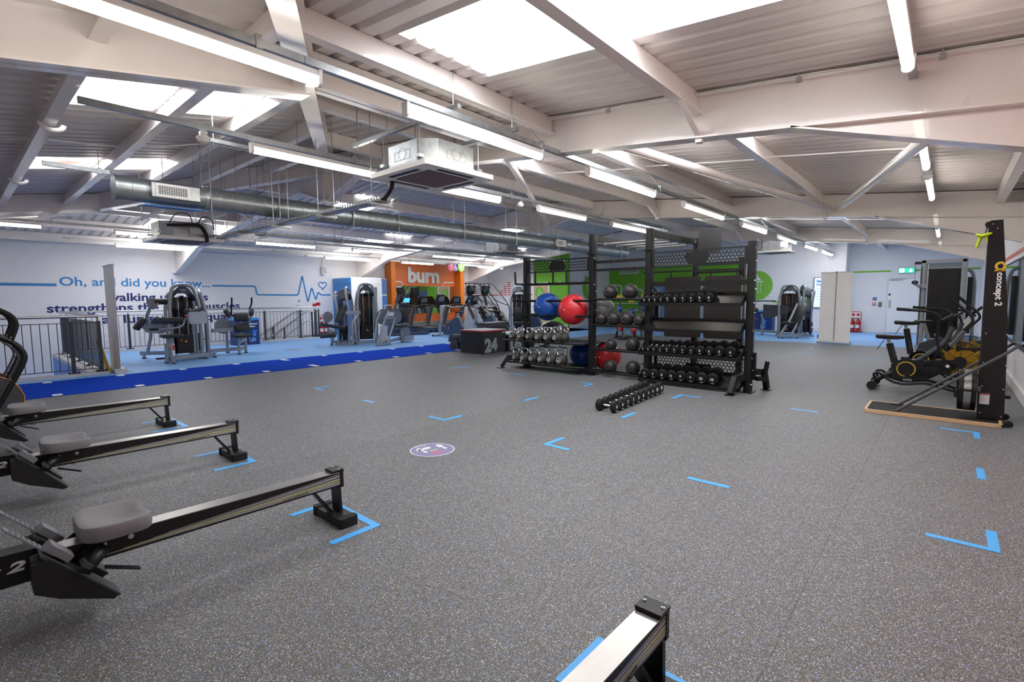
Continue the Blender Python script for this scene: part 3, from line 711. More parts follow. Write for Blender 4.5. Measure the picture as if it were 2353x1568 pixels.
# sensors hung from the trunking, cameras, speakers
def sensor(loc, label):
    t = thing('ceiling_sensor', label, 'sensor', loc, 0, 'white round ceiling sensors')
    mb = MB(); mb.lathe([(.001, -.055), (.04, -.045), (.058, -.02), (.06, 0), (.035, .012), (.03, .03), (.001, .03)], 18); obj('dome', mb, 'white_pl', t)
    mb = MB(); mb.box(-.03, -.03, .03, .03, .03, .05); obj('mount', mb, 'galv_lt', t, smooth=False)
sensor((1.72, 5.38, 2.93), 'white sensor dome under the trunking left of the second light row')
sensor((6.35, 5.38, 2.93), 'white sensor dome under the trunking above the rack')
sensor((7.95, .28, 2.84), 'white sensor dome between the right wall battens')
sensor((8.1, 16.3, 2.83), 'white sensor dome on the row along the text wall')
def wall_speaker(loc, rz, label):
    t = thing('wall_speaker', label, 'speaker', loc, rz)
    mb = MB(); mb.prism(rrect(-.09, -.16, .09, .16, .05), -.15, -.03, 'y'); obj('cabinet', mb, 'white_pl', t)
    mb = MB(); mb.prism(rrect(-.07, -.12, .07, .12, .04), -.158, -.15, 'y'); obj('speaker_grille', mb, 'grey_light', t)
    mb = MB(); mb.box(-.02, -.03, -.03, .02, 0, .03); obj('wall_bracket', mb, 'white_pl', t, smooth=False)
    mb = MB(); mb.cyl((0, -.02, .16), (0, -.012, .5), .008, 6); obj('cable', mb, 'white_pl', t)
wall_speaker((9.57, YL, 2.47), 0, 'white wall speaker above the heart outline')
def cctv(loc, rz, label):
    t = thing('security_camera', label, 'camera', loc, rz)
    mb = MB(); mb.cyl((0, -.01, 0), (0, -.05, .02), .05, 14); obj('base', mb, 'white_pl', t)
    mb = MB(); mb.sph((0, -.09, -.01), .055, 14); obj('housing', mb, 'white_pl', t)
    mb = MB(); mb.cyl((0, -.12, -.02), (0, -.155, -.03), .036, 12); obj('lens', mb, 'black_gloss', t)
cctv((12.2, YL - .25, 2.83), 0, 'small white camera on the panel left of the orange wall')
cctv((19.9, YB, 2.36), 0, 'small white camera on the pale wall beside the green wall')
# ================================================================ painted lettering and wall graphics
def letters(body, x0, x1, z, cap, y, m, label, bold=.035, depth=.003, name='wall_lettering', capfit=(0, .73), rz=0., loc=None, parent=None, sp=1.0):
    mb = text_mesh(body, x1 - x0, cap, depth, bold, 0, sp, capfit)
    if parent is not None:
        o = obj(name, mb, m, parent); o.location = loc or (x0, y, z); o.rotation_euler = (0, 0, rz); return o
    o = one(name, mb, m, label, 'lettering', loc or (x0, y, z), rz, smooth=False); return o
YW = YL - .004
letters('Oh, and did you know...', 2.06, 5.69, 1.80, .245, YW, 'text_blue', 'light blue wall lettering reading Oh, and did you know...', .018)
letters('walking up stairs', 3.03, 5.61, 1.375, .235, YW, 'text_navy', 'navy wall lettering reading walking up stairs', .024)
letters('strengthens the same muscles', 1.765, 6.555, 1.08, .235, YW, 'text_navy', 'navy wall lettering reading strengthens the same muscles', .024)
letters('as lunges and squats', 2.89, 6.43, .74, .24, YW, 'text_navy', 'navy wall lettering reading as lunges and squats', .024)
def stroke(pts, w, y, m, label, cat='wall graphic', name='painted_line', ax='y', d=(.003, .0)):
    mb = MB(); mb.ribbon(pts, w, ax, y - d[0], y - d[1]); return one(name, mb, m, label, cat, smooth=False)
def smooth2(pts, r): return [(p.x, p.y) for p in fil([V((a, b, 0)) for a, b in pts], r, 5)]
stroke([(XA + .02, 1.83), (2.0, 1.815)], .075, YW, 'text_blue', 'thick blue wall line running left from the word Oh')
ecg = smooth2([(5.75, 1.845), (7.09, 1.845), (7.13, 1.55), (8.58, 1.54), (8.76, 2.25), (8.94, 1.28), (9.11, 1.82), (9.25, 1.36), (9.36, 1.66), (9.46, 1.545), (9.86, 1.545)], .07)
stroke(ecg, .055, YW, 'text_blue', 'blue heartbeat trace painted on the white block wall', name='painted_heartbeat')
hx, hz = 9.545, 1.90
hp = [(hx + .155 * (math.sin(t) ** 3), hz + .0095 * (13 * math.cos(t) - 5 * math.cos(2 * t) - 2 * math.cos(3 * t) - math.cos(4 * t)) + .01) for t in [2 * PI * i / 40 for i in range(41)]]
stroke(hp, .042, YW, 'text_blue', 'blue outlined heart painted above the heartbeat trace', name='painted_heart')
# burn
letters('burn', 13.513, 15.29, 2.12, .665, YL - .015, 'paint_white', 'large raised white letters reading burn on the orange wall', .042, .05, 'raised_lettering', (0, .74))
stroke(smooth2([(12.66, 2.125), (13.2, 2.125), (13.27, 1.96)], .08), .05, YL - .002, 'paint_white', 'white pipe line left of the burn letters')
stroke(smooth2([(15.58, 1.96), (15.62, 2.13), (16.27, 2.135)], .08), .05, YL - .002, 'paint_white', 'white pipe line right of the burn letters')
stroke(smooth2([(16.68, 2.10), (18.05, 2.13), (18.12, 1.96)], .05), .05, YL - .002, 'bar_red', 'pale red wall line above the climbers mirror')
# equaliser bars on the end wall  (plane x = XE; ribbon in (y,z))
t = thing('painted_equaliser', 'pale red equaliser bars painted on the white end wall', 'wall graphic', (XE - .0, 16.7, 1.5))
for c, n in enumerate((3, 5, 7, 2)):
    for r in range(n):
        y1 = 17.19 - .262 * c - 16.7; mb = MB(); mb.box(-.005, y1 - .215, .014 + .103 * r, -.001, y1, .06 + .103 * r); obj('equaliser_bar', mb, 'bar_red', t, smooth=False)
stroke([(17.95, 1.53), (17.25, 1.53)], .05, XE, 'bar_red', 'short red wall line left of the equaliser bars', ax='x', d=(.005, .001))
stroke([(16.1, 1.53), (15.02, 1.53)], .05, XE, 'bar_red', 'red wall line right of the equaliser bars', ax='x', d=(.005, .001))
# shower sign discs
def shower_sign(loc, rz, r, label):
    t = thing('shower_sign', label, 'sign', loc, rz)
    mb = MB(); mb.prism(circ(0, 0, r, 40), -.02, 0, 'y'); obj('disc', mb, 'sign_green', t)
    k = r / .6
    def w(b, y=-.024): return obj('symbol', b, 'paint_white', t)
    mb = MB(); mb.box(-.025 * k, -.024, .34 * k, .025 * k, -.02, .46 * k); w(mb)
    mb = MB(); mb.prism([(-.17 * k, .22 * k)] + arc(0, .2 * k, .15 * k, PI * .9, PI * .1, 10) + [(.17 * k, .22 * k)], -.024, -.02, 'y'); w(mb)
    mb = MB(); mb.prism(rrect(-.23 * k, .13 * k, .23 * k, .18 * k, .02 * k), -.024, -.02, 'y'); w(mb)
    for i in range(4):
        for j in range(4):
            mb = MB(); mb.prism(circ((-.15 + .1 * i) * k, (.05 - .1 * j) * k, .025 * k, 10), -.024, -.02, 'y'); w(mb)
    return t
shower_sign((XC, 6.03, 1.83), -PI / 2, .605, 'round green shower sign on the white end wall right of the rack')
shower_sign((20.36, YB, 1.83), 0, .53, 'round green shower sign on the pale return wall seen through the rack')
stroke([(5.42, 1.16), (YS, 1.16)], .06, XC, 'green', 'green wall line right of the shower sign', ax='x', d=(.004, .001))
stroke([(2.95, 2.285), (1.66, 2.285)], .06, XD, 'green', 'green wall line left of the exit sign', ax='x', d=(.004, .001))
stroke([(.99, 2.285), (-.75, 2.285)], .06, XD, 'green', 'green wall line right of the exit sign', ax='x', d=(.004, .001))
stroke([(20.9, 1.25), (22.25, 1.25)], .06, YB, 'sign_green', 'green line on the return wall right of the shower sign', d=(.004, .001))
stroke(smooth2([(12.95, 1.35), (12.95, 1.98), (12.3, 1.98), (12.3, 1.35)], .15), .06, XC, 'paint_white', 'white looped pipe line on the green end wall', ax='x', d=(.004, .001))
stroke(smooth2([(11.5, 1.3), (11.5, 1.75), (11.15, 1.75), (11.15, 1.3)], .15), .06, XC, 'paint_white', 'small white looped line on the green end wall', ax='x', d=(.004, .001))
stroke([(14.0, 2.07), (10.5, 2.07)], .07, YR + .004, 'bar_red', 'thin red band on the right wall above the mirror', d=(.003, .0))
# air grille on the green wall
t = thing('wall_vent', 'white slatted air grille high on the green end wall', 'vent', (XC, 11.9, 2.52)); mb = MB(); mb.ring([(-.5, 0), (.5, 0), (.5, .37), (-.5, .37)], [(-.45, .04), (.45, .04), (.45, .33), (-.45, .33)], -.03, 0, 'x'); obj('frame', mb, 'white_pl', t, smooth=False)
for k in range(7): mb = MB(); mb.box(-.022, -.45, .045 + .042 * k, -.006, .45, .07 + .042 * k); obj('slat', mb, 'grey_light', t, smooth=False)
# accessible toilet door and sign on the green wall
mb = MB(); mb.box(XE - .05, 14.93, 0, XE, 15.02, 2.1); mb.box(XE - .05, 14.0, 0, XE, 14.08, 2.1); mb.box(XE - .05, 14.0, 2.02, XE, 15.02, 2.1); d2 = struct('door_2', mb, 'paint_white', smooth=False)
mb = MB(); mb.box(XE - .03, 14.08, .01, XE - .002, 14.93, 2.02); obj('leaf', mb, 'door_wood', d2, smooth=False)
mb = MB(); mb.cyl((XE - .08, 14.16, 1.0), (XE - .08, 14.3, 1.0), .012, 8); mb.cyl((XE - .03, 14.16, 1.0), (XE - .08, 14.16, 1.0), .012, 8); obj('door_handle', mb, 'chrome', d2)
def wheelchair(M, parent, m='paint_white', k=1.):
    mb = MB(); mb.prism(circ(.0, .16 * k, .03 * k, 12), -.004, 0, 'y', M); obj('symbol', mb, m, parent)
    mb = MB(); mb.ribbon([(0, .12 * k), (.01 * k, .0), (.09 * k, 0), (.12 * k, -.1 * k), (.17 * k, -.09 * k)], .032 * k, 'y', -.004, 0, M); obj('symbol', mb, m, parent)
    mb = MB(); mb.ribbon([(x, z) for x, z in arc(.02 * k, -.07 * k, .09 * k, PI * .65, PI * 1.9, 14)], .028 * k, 'y', -.004, 0, M); obj('symbol', mb, m, parent)
t = thing('toilet_sign', 'oval green accessible toilet sign on the green wall', 'sign', (XE - .03, 14.6, 1.62), -PI / 2); mb = MB(); mb.prism(circ(0, 0, .27, 28), -.012, 0, 'y'); obj('disc', mb, 'sign_green', t); wheelchair(Tr(0, -.013, 0), t)
for k, y in enumerate((13.75, 13.45)):
    mb = MB(); mb.box(XE - .02, y - .045, 2.02, XE, y + .045, 2.11); one('light_switch', mb, 'white_pl', f"small white switch plate, {'left' if k == 0 else 'right'} one on the green wall", 'switch', smooth=False)
# triple hanging sign
for (x, m, lab, kind) in ((15.18, 'pink', 'pink round hanging sign with a white arrow', 'a'), (15.47, 'navy', 'navy round hanging sign with a wheelchair symbol', 'w'), (15.80, 'sign_green', 'green round hanging sign with a shower symbol', 's')):
    t = thing('hanging_sign', lab, 'sign', (x, 17.0 - (.02 if kind != 'w' else 0), 2.80)); mb = MB(); mb.prism(circ(0, 0, .2, 28), -.012, 0, 'y'); obj('disc', mb, m, t)
    mb = MB(); mb.cyl((0, -.006, .2), (0, -.006, zl(17.0) - 2.80), .004, 6); obj('hanger', mb, 'galv', t)
    if kind == 'a': mb = MB(); mb.ribbon([(0, -.12), (0, .12)], .03, 'y', -.016, -.012); mb.ribbon([(-.07, .04), (0, .12), (.07, .04)], .03, 'y', -.016, -.012); obj('symbol', mb, 'paint_white', t)
    elif kind == 'w': wheelchair(Tr(-.02, -.013, -.02), t, k=.75)
    else:
        mb = MB(); mb.prism([(-.08, .05), (-.05, .1), (.05, .1), (.08, .05)], -.016, -.012, 'y'); mb.box(-.012, -.016, .1, .012, -.012, .15); obj('symbol', mb, 'paint_white', t)
        for j in range(3): mb = MB(); mb.box(-.06, -.016, .0 - .05 * j, .06, -.012, .02 - .05 * j); obj('symbol', mb, 'paint_white', t)
# exit sign
t = thing('exit_sign', 'lit green fire exit sign with running figure above the white door', 'exit sign', (XD, 1.21, 2.19), -PI / 2)
mb = MB(); mb.box(-.24, -.06, 0, .24, 0, .2); obj('housing', mb, 'grey_light', t, smooth=False); mb = MB(); mb.box(-.225, -.064, .015, .225, -.06, .185); obj('lit_face', mb, 'exit_green', t, smooth=False)
mb = MB(); mb.box(-.2, -.068, .03, -.06, -.064, .17); obj('door_symbol', mb, 'exit_white', t, smooth=False)
mb = MB(); mb.prism(circ(-.12, .14, .018, 10), -.072, -.068, 'y'); mb.ribbon([(-.12, .12), (-.13, .085), (-.1, .06), (-.1, .035)], .02, 'y', -.072, -.068); mb.ribbon([(-.16, .1), (-.12, .11), (-.09, .09)], .014, 'y', -.072, -.068); mb.ribbon([(-.13, .085), (-.16, .05)], .018, 'y', -.072, -.068); obj('running_figure', mb, 'exit_green', t)
mb = MB(); mb.ribbon([(.12, .16), (.12, .05)], .03, 'y', -.068, -.064); mb.ribbon([(.06, .1), (.12, .045), (.18, .1)], .03, 'y', -.068, -.064); obj('arrow', mb, 'exit_white', t)
# white door
mb = MB(); mb.ring([(.62, 0), (1.79, 0), (1.79, 2.07), (.62, 2.07)], [(.68, .0), (1.73, .0), (1.73, 2.01), (.68, 2.01)], XD - .04, XD, 'x'); dr = struct('door_1', mb, 'skirting', smooth=False)
mb = MB(); mb.box(XD - .02, .685, .01, XD - .001, 1.725, 2.0); obj('leaf', mb, 'paint_white', dr, smooth=False)
mb = MB(); mb.box(XD - .06, 1.33, 1.94, XD - .02, 1.68, 1.99); mb.box(XD - .05, 1.2, 1.985, XD - .03, 1.5, 1.998); obj('door_closer', mb, 'grey_light', dr, smooth=False)
mb = MB(); mb.box(XD - .024, 1.6, .92, XD - .02, 1.68, 1.22); obj('push_plate', mb, 'grey_light', dr, smooth=False)
mb = MB(); mb.prism(circ(1.66, 1.42, .04, 16), XD - .024, XD - .02, 'x'); obj('sign_disc', mb, 'text_navy', dr)
# notices near the door
t = thing('wall_notice', 'small blue and red fire action notice beside the door', 'notice', (XD, 2.1, 1.2)); mb = MB(); mb.box(-.006, -.07, 0, 0, .07, .16); obj('plate', mb, 'paint_white', t, smooth=False); mb = MB(); mb.box(-.008, -.065, .055, -.006, .065, .13); obj('print', mb, 'text_blue', t, smooth=False); mb = MB(); mb.box(-.008, -.065, .005, -.006, .065, .05); obj('print', mb, 'red', t, smooth=False)
t = thing('fire_call_point', 'red break glass fire call point below the notice', 'call point', (XD, 2.12, 1.03)); mb = MB(); mb.box(-.04, -.05, 0, 0, .05, .1); obj('box', mb, 'red', t, smooth=False); mb = MB(); mb.box(-.042, -.03, .02, -.04, .03, .08); obj('glass_plate', mb, 'paint_white', t, smooth=False)
t = thing('door_release', 'green door release unit right of the call point', 'door release', (XD, 1.93, .98)); mb = MB(); mb.box(-.04, -.045, 0, 0, .045, .16); obj('box', mb, 'grey_dark', t, smooth=False); mb = MB(); mb.box(-.042, -.03, .06, -.04, .03, .12); obj('button', mb, 'green', t, smooth=False)
# fire call point and detector on the text wall
t = thing('fire_call_point', 'red fire call point and red sign on the text wall', 'call point', (9.2, YL, 1.1)); mb = MB(); mb.box(-.08, -.05, 0, .04, 0, .12); obj('box', mb, 'red', t, smooth=False); mb = MB(); mb.box(.06, -.01, .04, .22, -.004, .16); obj('sign_plate', mb, 'red', t, smooth=False)
t = thing('access_reader', 'white access reader with a grey button on the text wall', 'reader', (8.6, YL, 1.1)); mb = MB(); mb.box(-.06, -.04, 0, .06, 0, .1); obj('box', mb, 'white_pl', t, smooth=False); mb = MB(); mb.disc((0, -.03, .22), .03, .03, 'y'); obj('button', mb, 'grey_mid', t)
# digital poster screen
t = thing('digital_poster', 'tall pale blue digital poster screen behind the white banner', 'screen', (XC, 3.62, .93), -PI / 2)
mb = MB(); mb.box(-.34, -.06, 0, .34, -.0, 1.17); obj('bezel', mb, 'black_gloss', t, smooth=False); mb = MB(); mb.box(-.32, -.063, .02, .32, -.06, 1.15); obj('display', mb, 'screen_pale', t, smooth=False)
mb = xform(text_mesh('Sa', .15, .1, .002, .05), Tr(-.26, -.063, .98)); obj('print', mb, 'screen_text', t); mb = xform(text_mesh('Co', .15, .1, .002, .05), Tr(-.26, -.063, .85)); obj('print', mb, 'screen_text', t)
for k in range(5): mb = MB(); mb.box(-.25, -.065, .72 - .1 * k, .05 - .03 * k, -.063, .735 - .1 * k); obj('print', mb, 'screen_text', t, smooth=False)
# corner pod
t = thing('changing_pod', 'blue and white corner pod with a glazed white door', 'cubicle', (0, 0, 0)); H = 2.16
P0, P1, P2, P3 = (9.98, YL - .03), (9.86, 16.5), (11.16, 16.5), (11.86, 17.2)
def panel(a, b, z0, z1, m, name, off=0., th=.04):
    mb = MB(); d = V((b[0] - a[0], b[1] - a[1], 0)).normalized(); n_ = V((d.y, -d.x, 0)); c = V((a[0], a[1], (z0 + z1) / 2)) + n_ * off; e = V((b[0], b[1], (z0 + z1) / 2)) + n_ * off
    mb.bar(c, e, th, z1 - z0); return obj(name, mb, m, t, smooth=False)
panel(P0, P1, 0, 1.50, 'pod_blue', 'side_panel'); panel(P0, P1, 1.50, 1.56, 'paint_white', 'stripe'); panel(P0, P1, 1.56, H, 'pod_blue', 'side_panel')
panel(P1, P2, 0, H, 'paint_white', 'front_panel'); panel(P2, P3, 0, 1.50, 'pod_blue', 'side_panel'); panel(P2, P3, 1.50, 1.56, 'paint_white', 'stripe'); panel(P2, P3, 1.56, H, 'pod_blue', 'side_panel')
for z in (.75, 1.2, 1.93): panel(P0, P1, z, z + .01, 'navy', 'groove', .021, .004)
mb = MB(); mb.prism([P0, P1, P2, P3, (11.86, YL - .03)], H, H + .03); obj('roof', mb, 'paint_white', t, smooth=False)
mb = MB(); mb.ring([(10.28, 0), (11.05, 0), (11.05, 1.98), (10.28, 1.98)], [(10.40, .1), (10.93, .1), (10.93, 1.82), (10.40, 1.82)], 16.455, 16.48, 'y'); dl = obj('door_leaf', mb, 'white_pl', t, smooth=False)
mb = MB(); mb.box(10.40, 16.462, .1, 10.93, 16.472, 1.82); obj('door_pane', mb, 'glass', dl, smooth=False)
# ================================================================ floor tape, sticker, covers
TAPES = [([(3.69, 4.56), (3.69, 4.29), (3.97, 4.29)], 'between the sticker and the ball rack'), ([(3.98, 2.82), (3.69, 2.82), (3.69, 2.55)], 'right of the round sticker'), ([(3.98, 7.38), (3.72, 7.38), (3.72, 7.13)], 'near the turf, in front of the plyo box'), ([(3.71, 6.0), (3.71, 5.74)], 'short strip left of the turf side corner'),
         ([(6.56, 7.38), (6.82, 7.38), (6.82, 7.12)], 'beside the kettlebell rack foot'), ([(6.8, 5.94), (6.8, 5.65)], 'in front of the kettlebell shelves'), ([(6.8, 4.5), (6.8, 4.25), (6.53, 4.25)], 'in front of the medicine balls'), ([(5.1, 4.27), (5.4, 4.27)], 'lone strip left of the floor dumbbells'),
         ([(5.09, 2.78), (5.42, 2.78)], 'right beside the floor dumbbells'), ([(6.53, 2.79), (6.82, 2.79), (6.82, 2.51)], 'behind the floor dumbbells'), ([(3.70, 1.45), (3.70, 1.14)], 'lone strip in the open floor centre'), ([(6.83, 1.40), (6.83, 1.11)], 'lone strip right of the dumbbell rack'),
         ([(6.82, .0), (6.82, -.28), (6.55, -.28)], 'in front of the ski trainer base'), ([(5.42, -.26), (5.10, -.26)], 'short strip along the right wall'), ([(3.70, .03), (3.70, -.26), (4.0, -.26)], 'at the near right corner'), ([(13.68, 2.75), (13.66, 2.45)], 'far strip before the white banner'),
         ([(14.85, 2.67), (15.13, 2.67)], 'tiny far strip left of the white banner'), ([(13.54, 1.32), (13.54, 1.02)], 'far strip left of the air bikes'), ([(16.2, 2.66), (16.25, 2.36)], 'just below the white banner foot'), ([(16.6, 4.22), (16.95, 4.22)], 'at the edge of the far blue floor')]
def ltape(pts, w=.048):
    mb = MB(); n = len(pts)
    if n == 2:
        (a, b) = pts; mb.ribbon(pts, w, 'z', .0005, .0025)
    else:
        o = []; h = w / 2
        for i, (a, b) in enumerate(zip(pts[:-1], pts[1:])):
            d = V((b[0] - a[0], b[1] - a[1])).normalized(); a2 = V(a) - d * (h if i else 0); b2 = V(b) + d * (h if i == n - 2 and False else 0) + (d * h if i < n - 2 else d * 0)
            mb.ribbon([a2, b2], w, 'z', .0005 + .0002 * i, .0025 + .0002 * i)
    return mb
for pts, lab in TAPES:
    c = pts[len(pts) // 2]; mb = ltape([(p[0] - c[0], p[1] - c[1]) for p in pts])
    one('floor_tape', mb, 'tape', ('blue corner of floor tape ' if len(pts) == 3 else 'blue floor tape, ') + lab, 'floor tape', (c[0], c[1], 0), group='blue floor tape marks', smooth=False)
for k, (y, lab) in enumerate(((.72, 'under the nearest rowing machine end'), (2.86, 'around the rear foot of the second nearest rower'), (4.72, 'around the rear foot of the third rower'), (6.54, 'around the rear foot of the farthest rower'))):
    mb = ltape([(-.28, .27), (0, .27), (0, -.27), (-.3, -.27)]); one('floor_tape', mb, 'tape', 'blue bracket of floor tape ' + lab, 'floor tape', (1.66, y, 0), group='blue floor tape marks', smooth=False)
t = thing('floor_sticker', 'round purple distancing floor sticker with white footprints', 'sticker', (2.88, 3.52, 0), -.85)
mb = MB(); mb.prism(circ(0, 0, .205, 40), .0005, .002); obj('border', mb, 'print_white', t); mb = MB(); mb.prism(circ(0, 0, .195, 40), .002, .0026); obj('disc', mb, 'sticker_navy', t)
def sole(x, y, a):
    M = Tr(x, y, 0) @ Rz(a); mb = MB(); mb.prism([(p[0] * .028, p[1] * .05 + .03) for p in circ(0, 0, 1, 16)], .0026, .0032, 'z', M); mb.prism([(p[0] * .02, p[1] * .026 - .055) for p in circ(0, 0, 1, 12)], .0026, .0032, 'z', M); obj('footprint', mb, 'print_white', t)
sole(-.085, .015, -.75); sole(.085, .02, -.75) if False else None
sole(-.09, -.03, .75); sole(.07, .09, .75)
FL = Rx(-PI / 2)
def flat(body, w, h, x, y, m, a=0., bold=.03):
    mb = xform(text_mesh(body, w, h, .0006, bold), Tr(x, y, .0026) @ Rz(a) @ Rx(-PI / 2)); obj('print', mb, m, t)
flat('PLEASE', .13, .028, .02, -.15, 'sticker_red', .6); flat('STAY', .10, .028, .015, -.11, 'sticker_red', .6); flat('2m', .07, .03, -.005, -.055, 'sticker_lime', .6); flat('APART', .08, .012, -.02, -.03, 'sticker_lime', .6)
mb = MB(); mb.box(-.06, -.004, .0026, .06, .004, .0032, Tr(-.13, .1, 0) @ Rz(.75)); obj('print', mb, 'print_white', t, smooth=False)
for k, p in enumerate(((6.25, 13.58), (10.7, 13.68))):
    mb = MB(); mb.lathe([(.001, .0), (.21, 0), (.21, .004), (.19, .006), (.001, .006)], 28); one('floor_cover', mb, 'manhole', 'round metal floor cover ' + ('left, near the waste bins' if k == 0 else 'right, near the treadmills'), 'floor cover', (p[0], p[1], 0), group='round floor covers')
# lockers against the green end wall
t = thing('locker_bank', 'pale blue bank of lockers against the green end wall', 'lockers', (XC - .5, 9.1, 0))
mb = MB(); mb.box(0, -1.6, 0, .48, 1.6, 1.88); obj('body', mb, 'grey_mid', t, smooth=False)
for k in range(8):
    for j in range(2):
        mb = MB(); y0 = -1.6 + .4 * k; mb.box(-.02, y0 + .008, .02 + .93 * j, 0, y0 + .392, .93 + .93 * j); dd = obj('locker_door', mb, 'locker', t, smooth=False); mb = MB(); mb.cyl((-.02, y0 + .06, .6 + .93 * j), (-.05, y0 + .06, .6 + .93 * j), .02, 10); obj('lock', mb, 'grey_dark', dd)
# ================================================================ railings round the stair void
def railing(name, label, p0, p1, posts, z0=.05, h=1.1, sp=.11, ext=(0., 0.), ends=True, bal=True):
    p0, p1 = V((p0[0], p0[1], z0)), V((p1[0], p1[1], z0)); L = (p1 - p0).length; rz = math.atan2(p1.y - p0.y, p1.x - p0.x)
    t = thing(name, label, 'railing', p0, rz)
    mb = MB(); mb.tube([(-ext[0], 0, h - z0), (L + ext[1], 0, h - z0)], .024, 14); obj('handrail', mb, 'steel_br', t)
    mb = MB(); mb.box(0, -.02, .925, L, .02, .937); obj('top_rail', mb, 'rail_dark', t, smooth=False)
    mb = MB(); mb.box(0, -.02, .06, L, .02, .072); obj('bottom_rail', mb, 'rail_dark', t, smooth=False)
    pm = MB(); pm.box(-.03, -.006, .0, .03, .006, .96); pm.box(-.03, -.03, 0, .03, .03, .006); pmesh = mesh('post', pm, 'rail_dark', False)
    sm = MB(); sm.cyl((0, 0, .96), (0, 0, h - z0 - .015), .008, 8); smesh = mesh('saddle', sm, 'steel_br')
    fm = MB(); fm.box(-.085, -.05, 0, .085, .05, .012); [fm.cyl((s * .065, 0, .012), (s * .065, 0, .035), .012, 8) for s in (-1, 1)]; fmesh = mesh('base_plate', fm, 'black', False)
    for x in posts:
        p = link('post', pmesh, t, Tr(x, 0, 0)); link('saddle', smesh, p, Tr(0, 0, 0)); link('base_plate', fmesh, p, Tr(0, 0, 0))
    bm_ = MB(); bm_.cyl((0, 0, .066), (0, 0, .93), .0065, 6); bmesh_ = mesh('baluster', bm_, 'rail_dark'); n = int(L / sp)
    for k in range(1, n):
        x = k * L / n
        if all(abs(x - q) > .045 for q in posts): link('baluster', bmesh_, t, Tr(x, 0, 0))
    return t
railing('stair_railing', 'near stair railing with steel handrail beside the blue turf', (XA + .05, 12.05), (1.86, 12.05), (.1, 1.3, 2.68, 3.08), ext=(0, .02))
railing('stair_railing', 'side stair railing of dark balusters receding to the text wall', (1.88, 12.1), (1.88, 16.85), (.1, 1.25, 2.4, 3.55, 4.68), ext=(.05, .03))
railing('stair_railing', 'far stair railing in front of the text wall', (1.95, 16.89), (8.75, 16.89), (.05, 1.33, 2.65, 3.9, 4.95, 6.15, 6.7), ext=(.05, .05))
railing('stair_railing', 'short stair railing closing the stair head beside the wall', (8.83, 16.95), (8.83, 17.35), (.05, .36), sp=.09)
for k, y in enumerate((17.06, 17.93)):
    t = thing('stair_handrail', 'sloping steel stair handrail on the ' + ('open' if k == 0 else 'wall') + ' side of the stair', 'handrail', (8.6, y, 0))
    mb = MB(); mb.tube(fil([(.1, 0, .95), (-.2, 0, .95), (-3.6, 0, -1.24)], .1), .022, 10); obj('rail', mb, 'steel_br', t)
    mb = MB(); mb.tube(fil([(.1, 0, .62), (-.2, 0, .62), (-3.6, 0, -1.57)], .1), .014, 8); obj('rail', mb, 'steel_br', t)
    for x in (0., -1.0, -2.1, -3.2):
        mb = MB(); zt = .95 + (x + .2) * .644 if x < -.2 else .95; zb = -.18 * (int(-x / .28) + 2) + .0; mb.box(x - .03, -.006, zb + .02, x + .03, .006, zt); obj('post', mb, 'rail_dark', t, smooth=False)
# ================================================================ roller banners
def banner(label, loc, rz, w=.80, h=2.07):
    t = thing('roller_banner', label, 'banner', loc, rz)
    mb = MB(); mb.prism(rrect(-.1, 0, .1, .085, .03), -w / 2 - .02, w / 2 + .02, 'x', None); obj('base', mb, 'galv_lt', t)
    mb = MB(); mb.box(-w / 2, -.002, .075, w / 2, .002, h); obj('fabric', mb, 'banner', t, smooth=False)
    mb = MB(); mb.box(-w / 2 - .01, -.012, h - .02, w / 2 + .01, .012, h + .012); obj('top_bar', mb, 'galv_lt', t, smooth=False)
    mb = MB(); mb.cyl((0, -.025, .08), (0, -.02, h - .005), .009, 8); mb.box(-.02, -.035, h - .02, .02, .01, h + .02); obj('support_pole', mb, 'grey_mid', t)
    for s in (-1, 1): mb = MB(); mb.box(s * w * .38 - .02, -.19, 0, s * w * .38 + .02, .19, .012); obj('foot', mb, 'galv', t, smooth=False)
    return t
banner('tall white roller banner seen from behind before the door wall', (17.05, 2.47, 0), -PI / 2 - .12, .80)
banner('white roller banner seen nearly edge on at the stair railing corner', (2.13, 12.28, 0), PI / 2 + .02, .80, 2.07)
# ================================================================ yellow wet floor sign, leaning folded
t = thing('wet_floor_sign', 'folded yellow wet floor sign leaning against the stair railing', 'floor sign', (2.02, 12.28, 0), .06)
for s in (0, 1):
    M = Tr(0, .03 * s, 0) @ Ry(-.2) ; mb = MB(); mb.prism([(-.15, 0), (.15, 0), (.13, .62), (.09, .66), (-.09, .66), (-.13, .62)], -.008, .008, 'x', M); obj('panel', mb, 'yellow', t, smooth=False)
    for k in range(2): mb = MB(); mb.box(.0085, -.08, .16 + .2 * k, .0095, .08, .2 + .22 * k, M); obj('print', mb, 'red' if k == 0 else 'black', t, smooth=False)
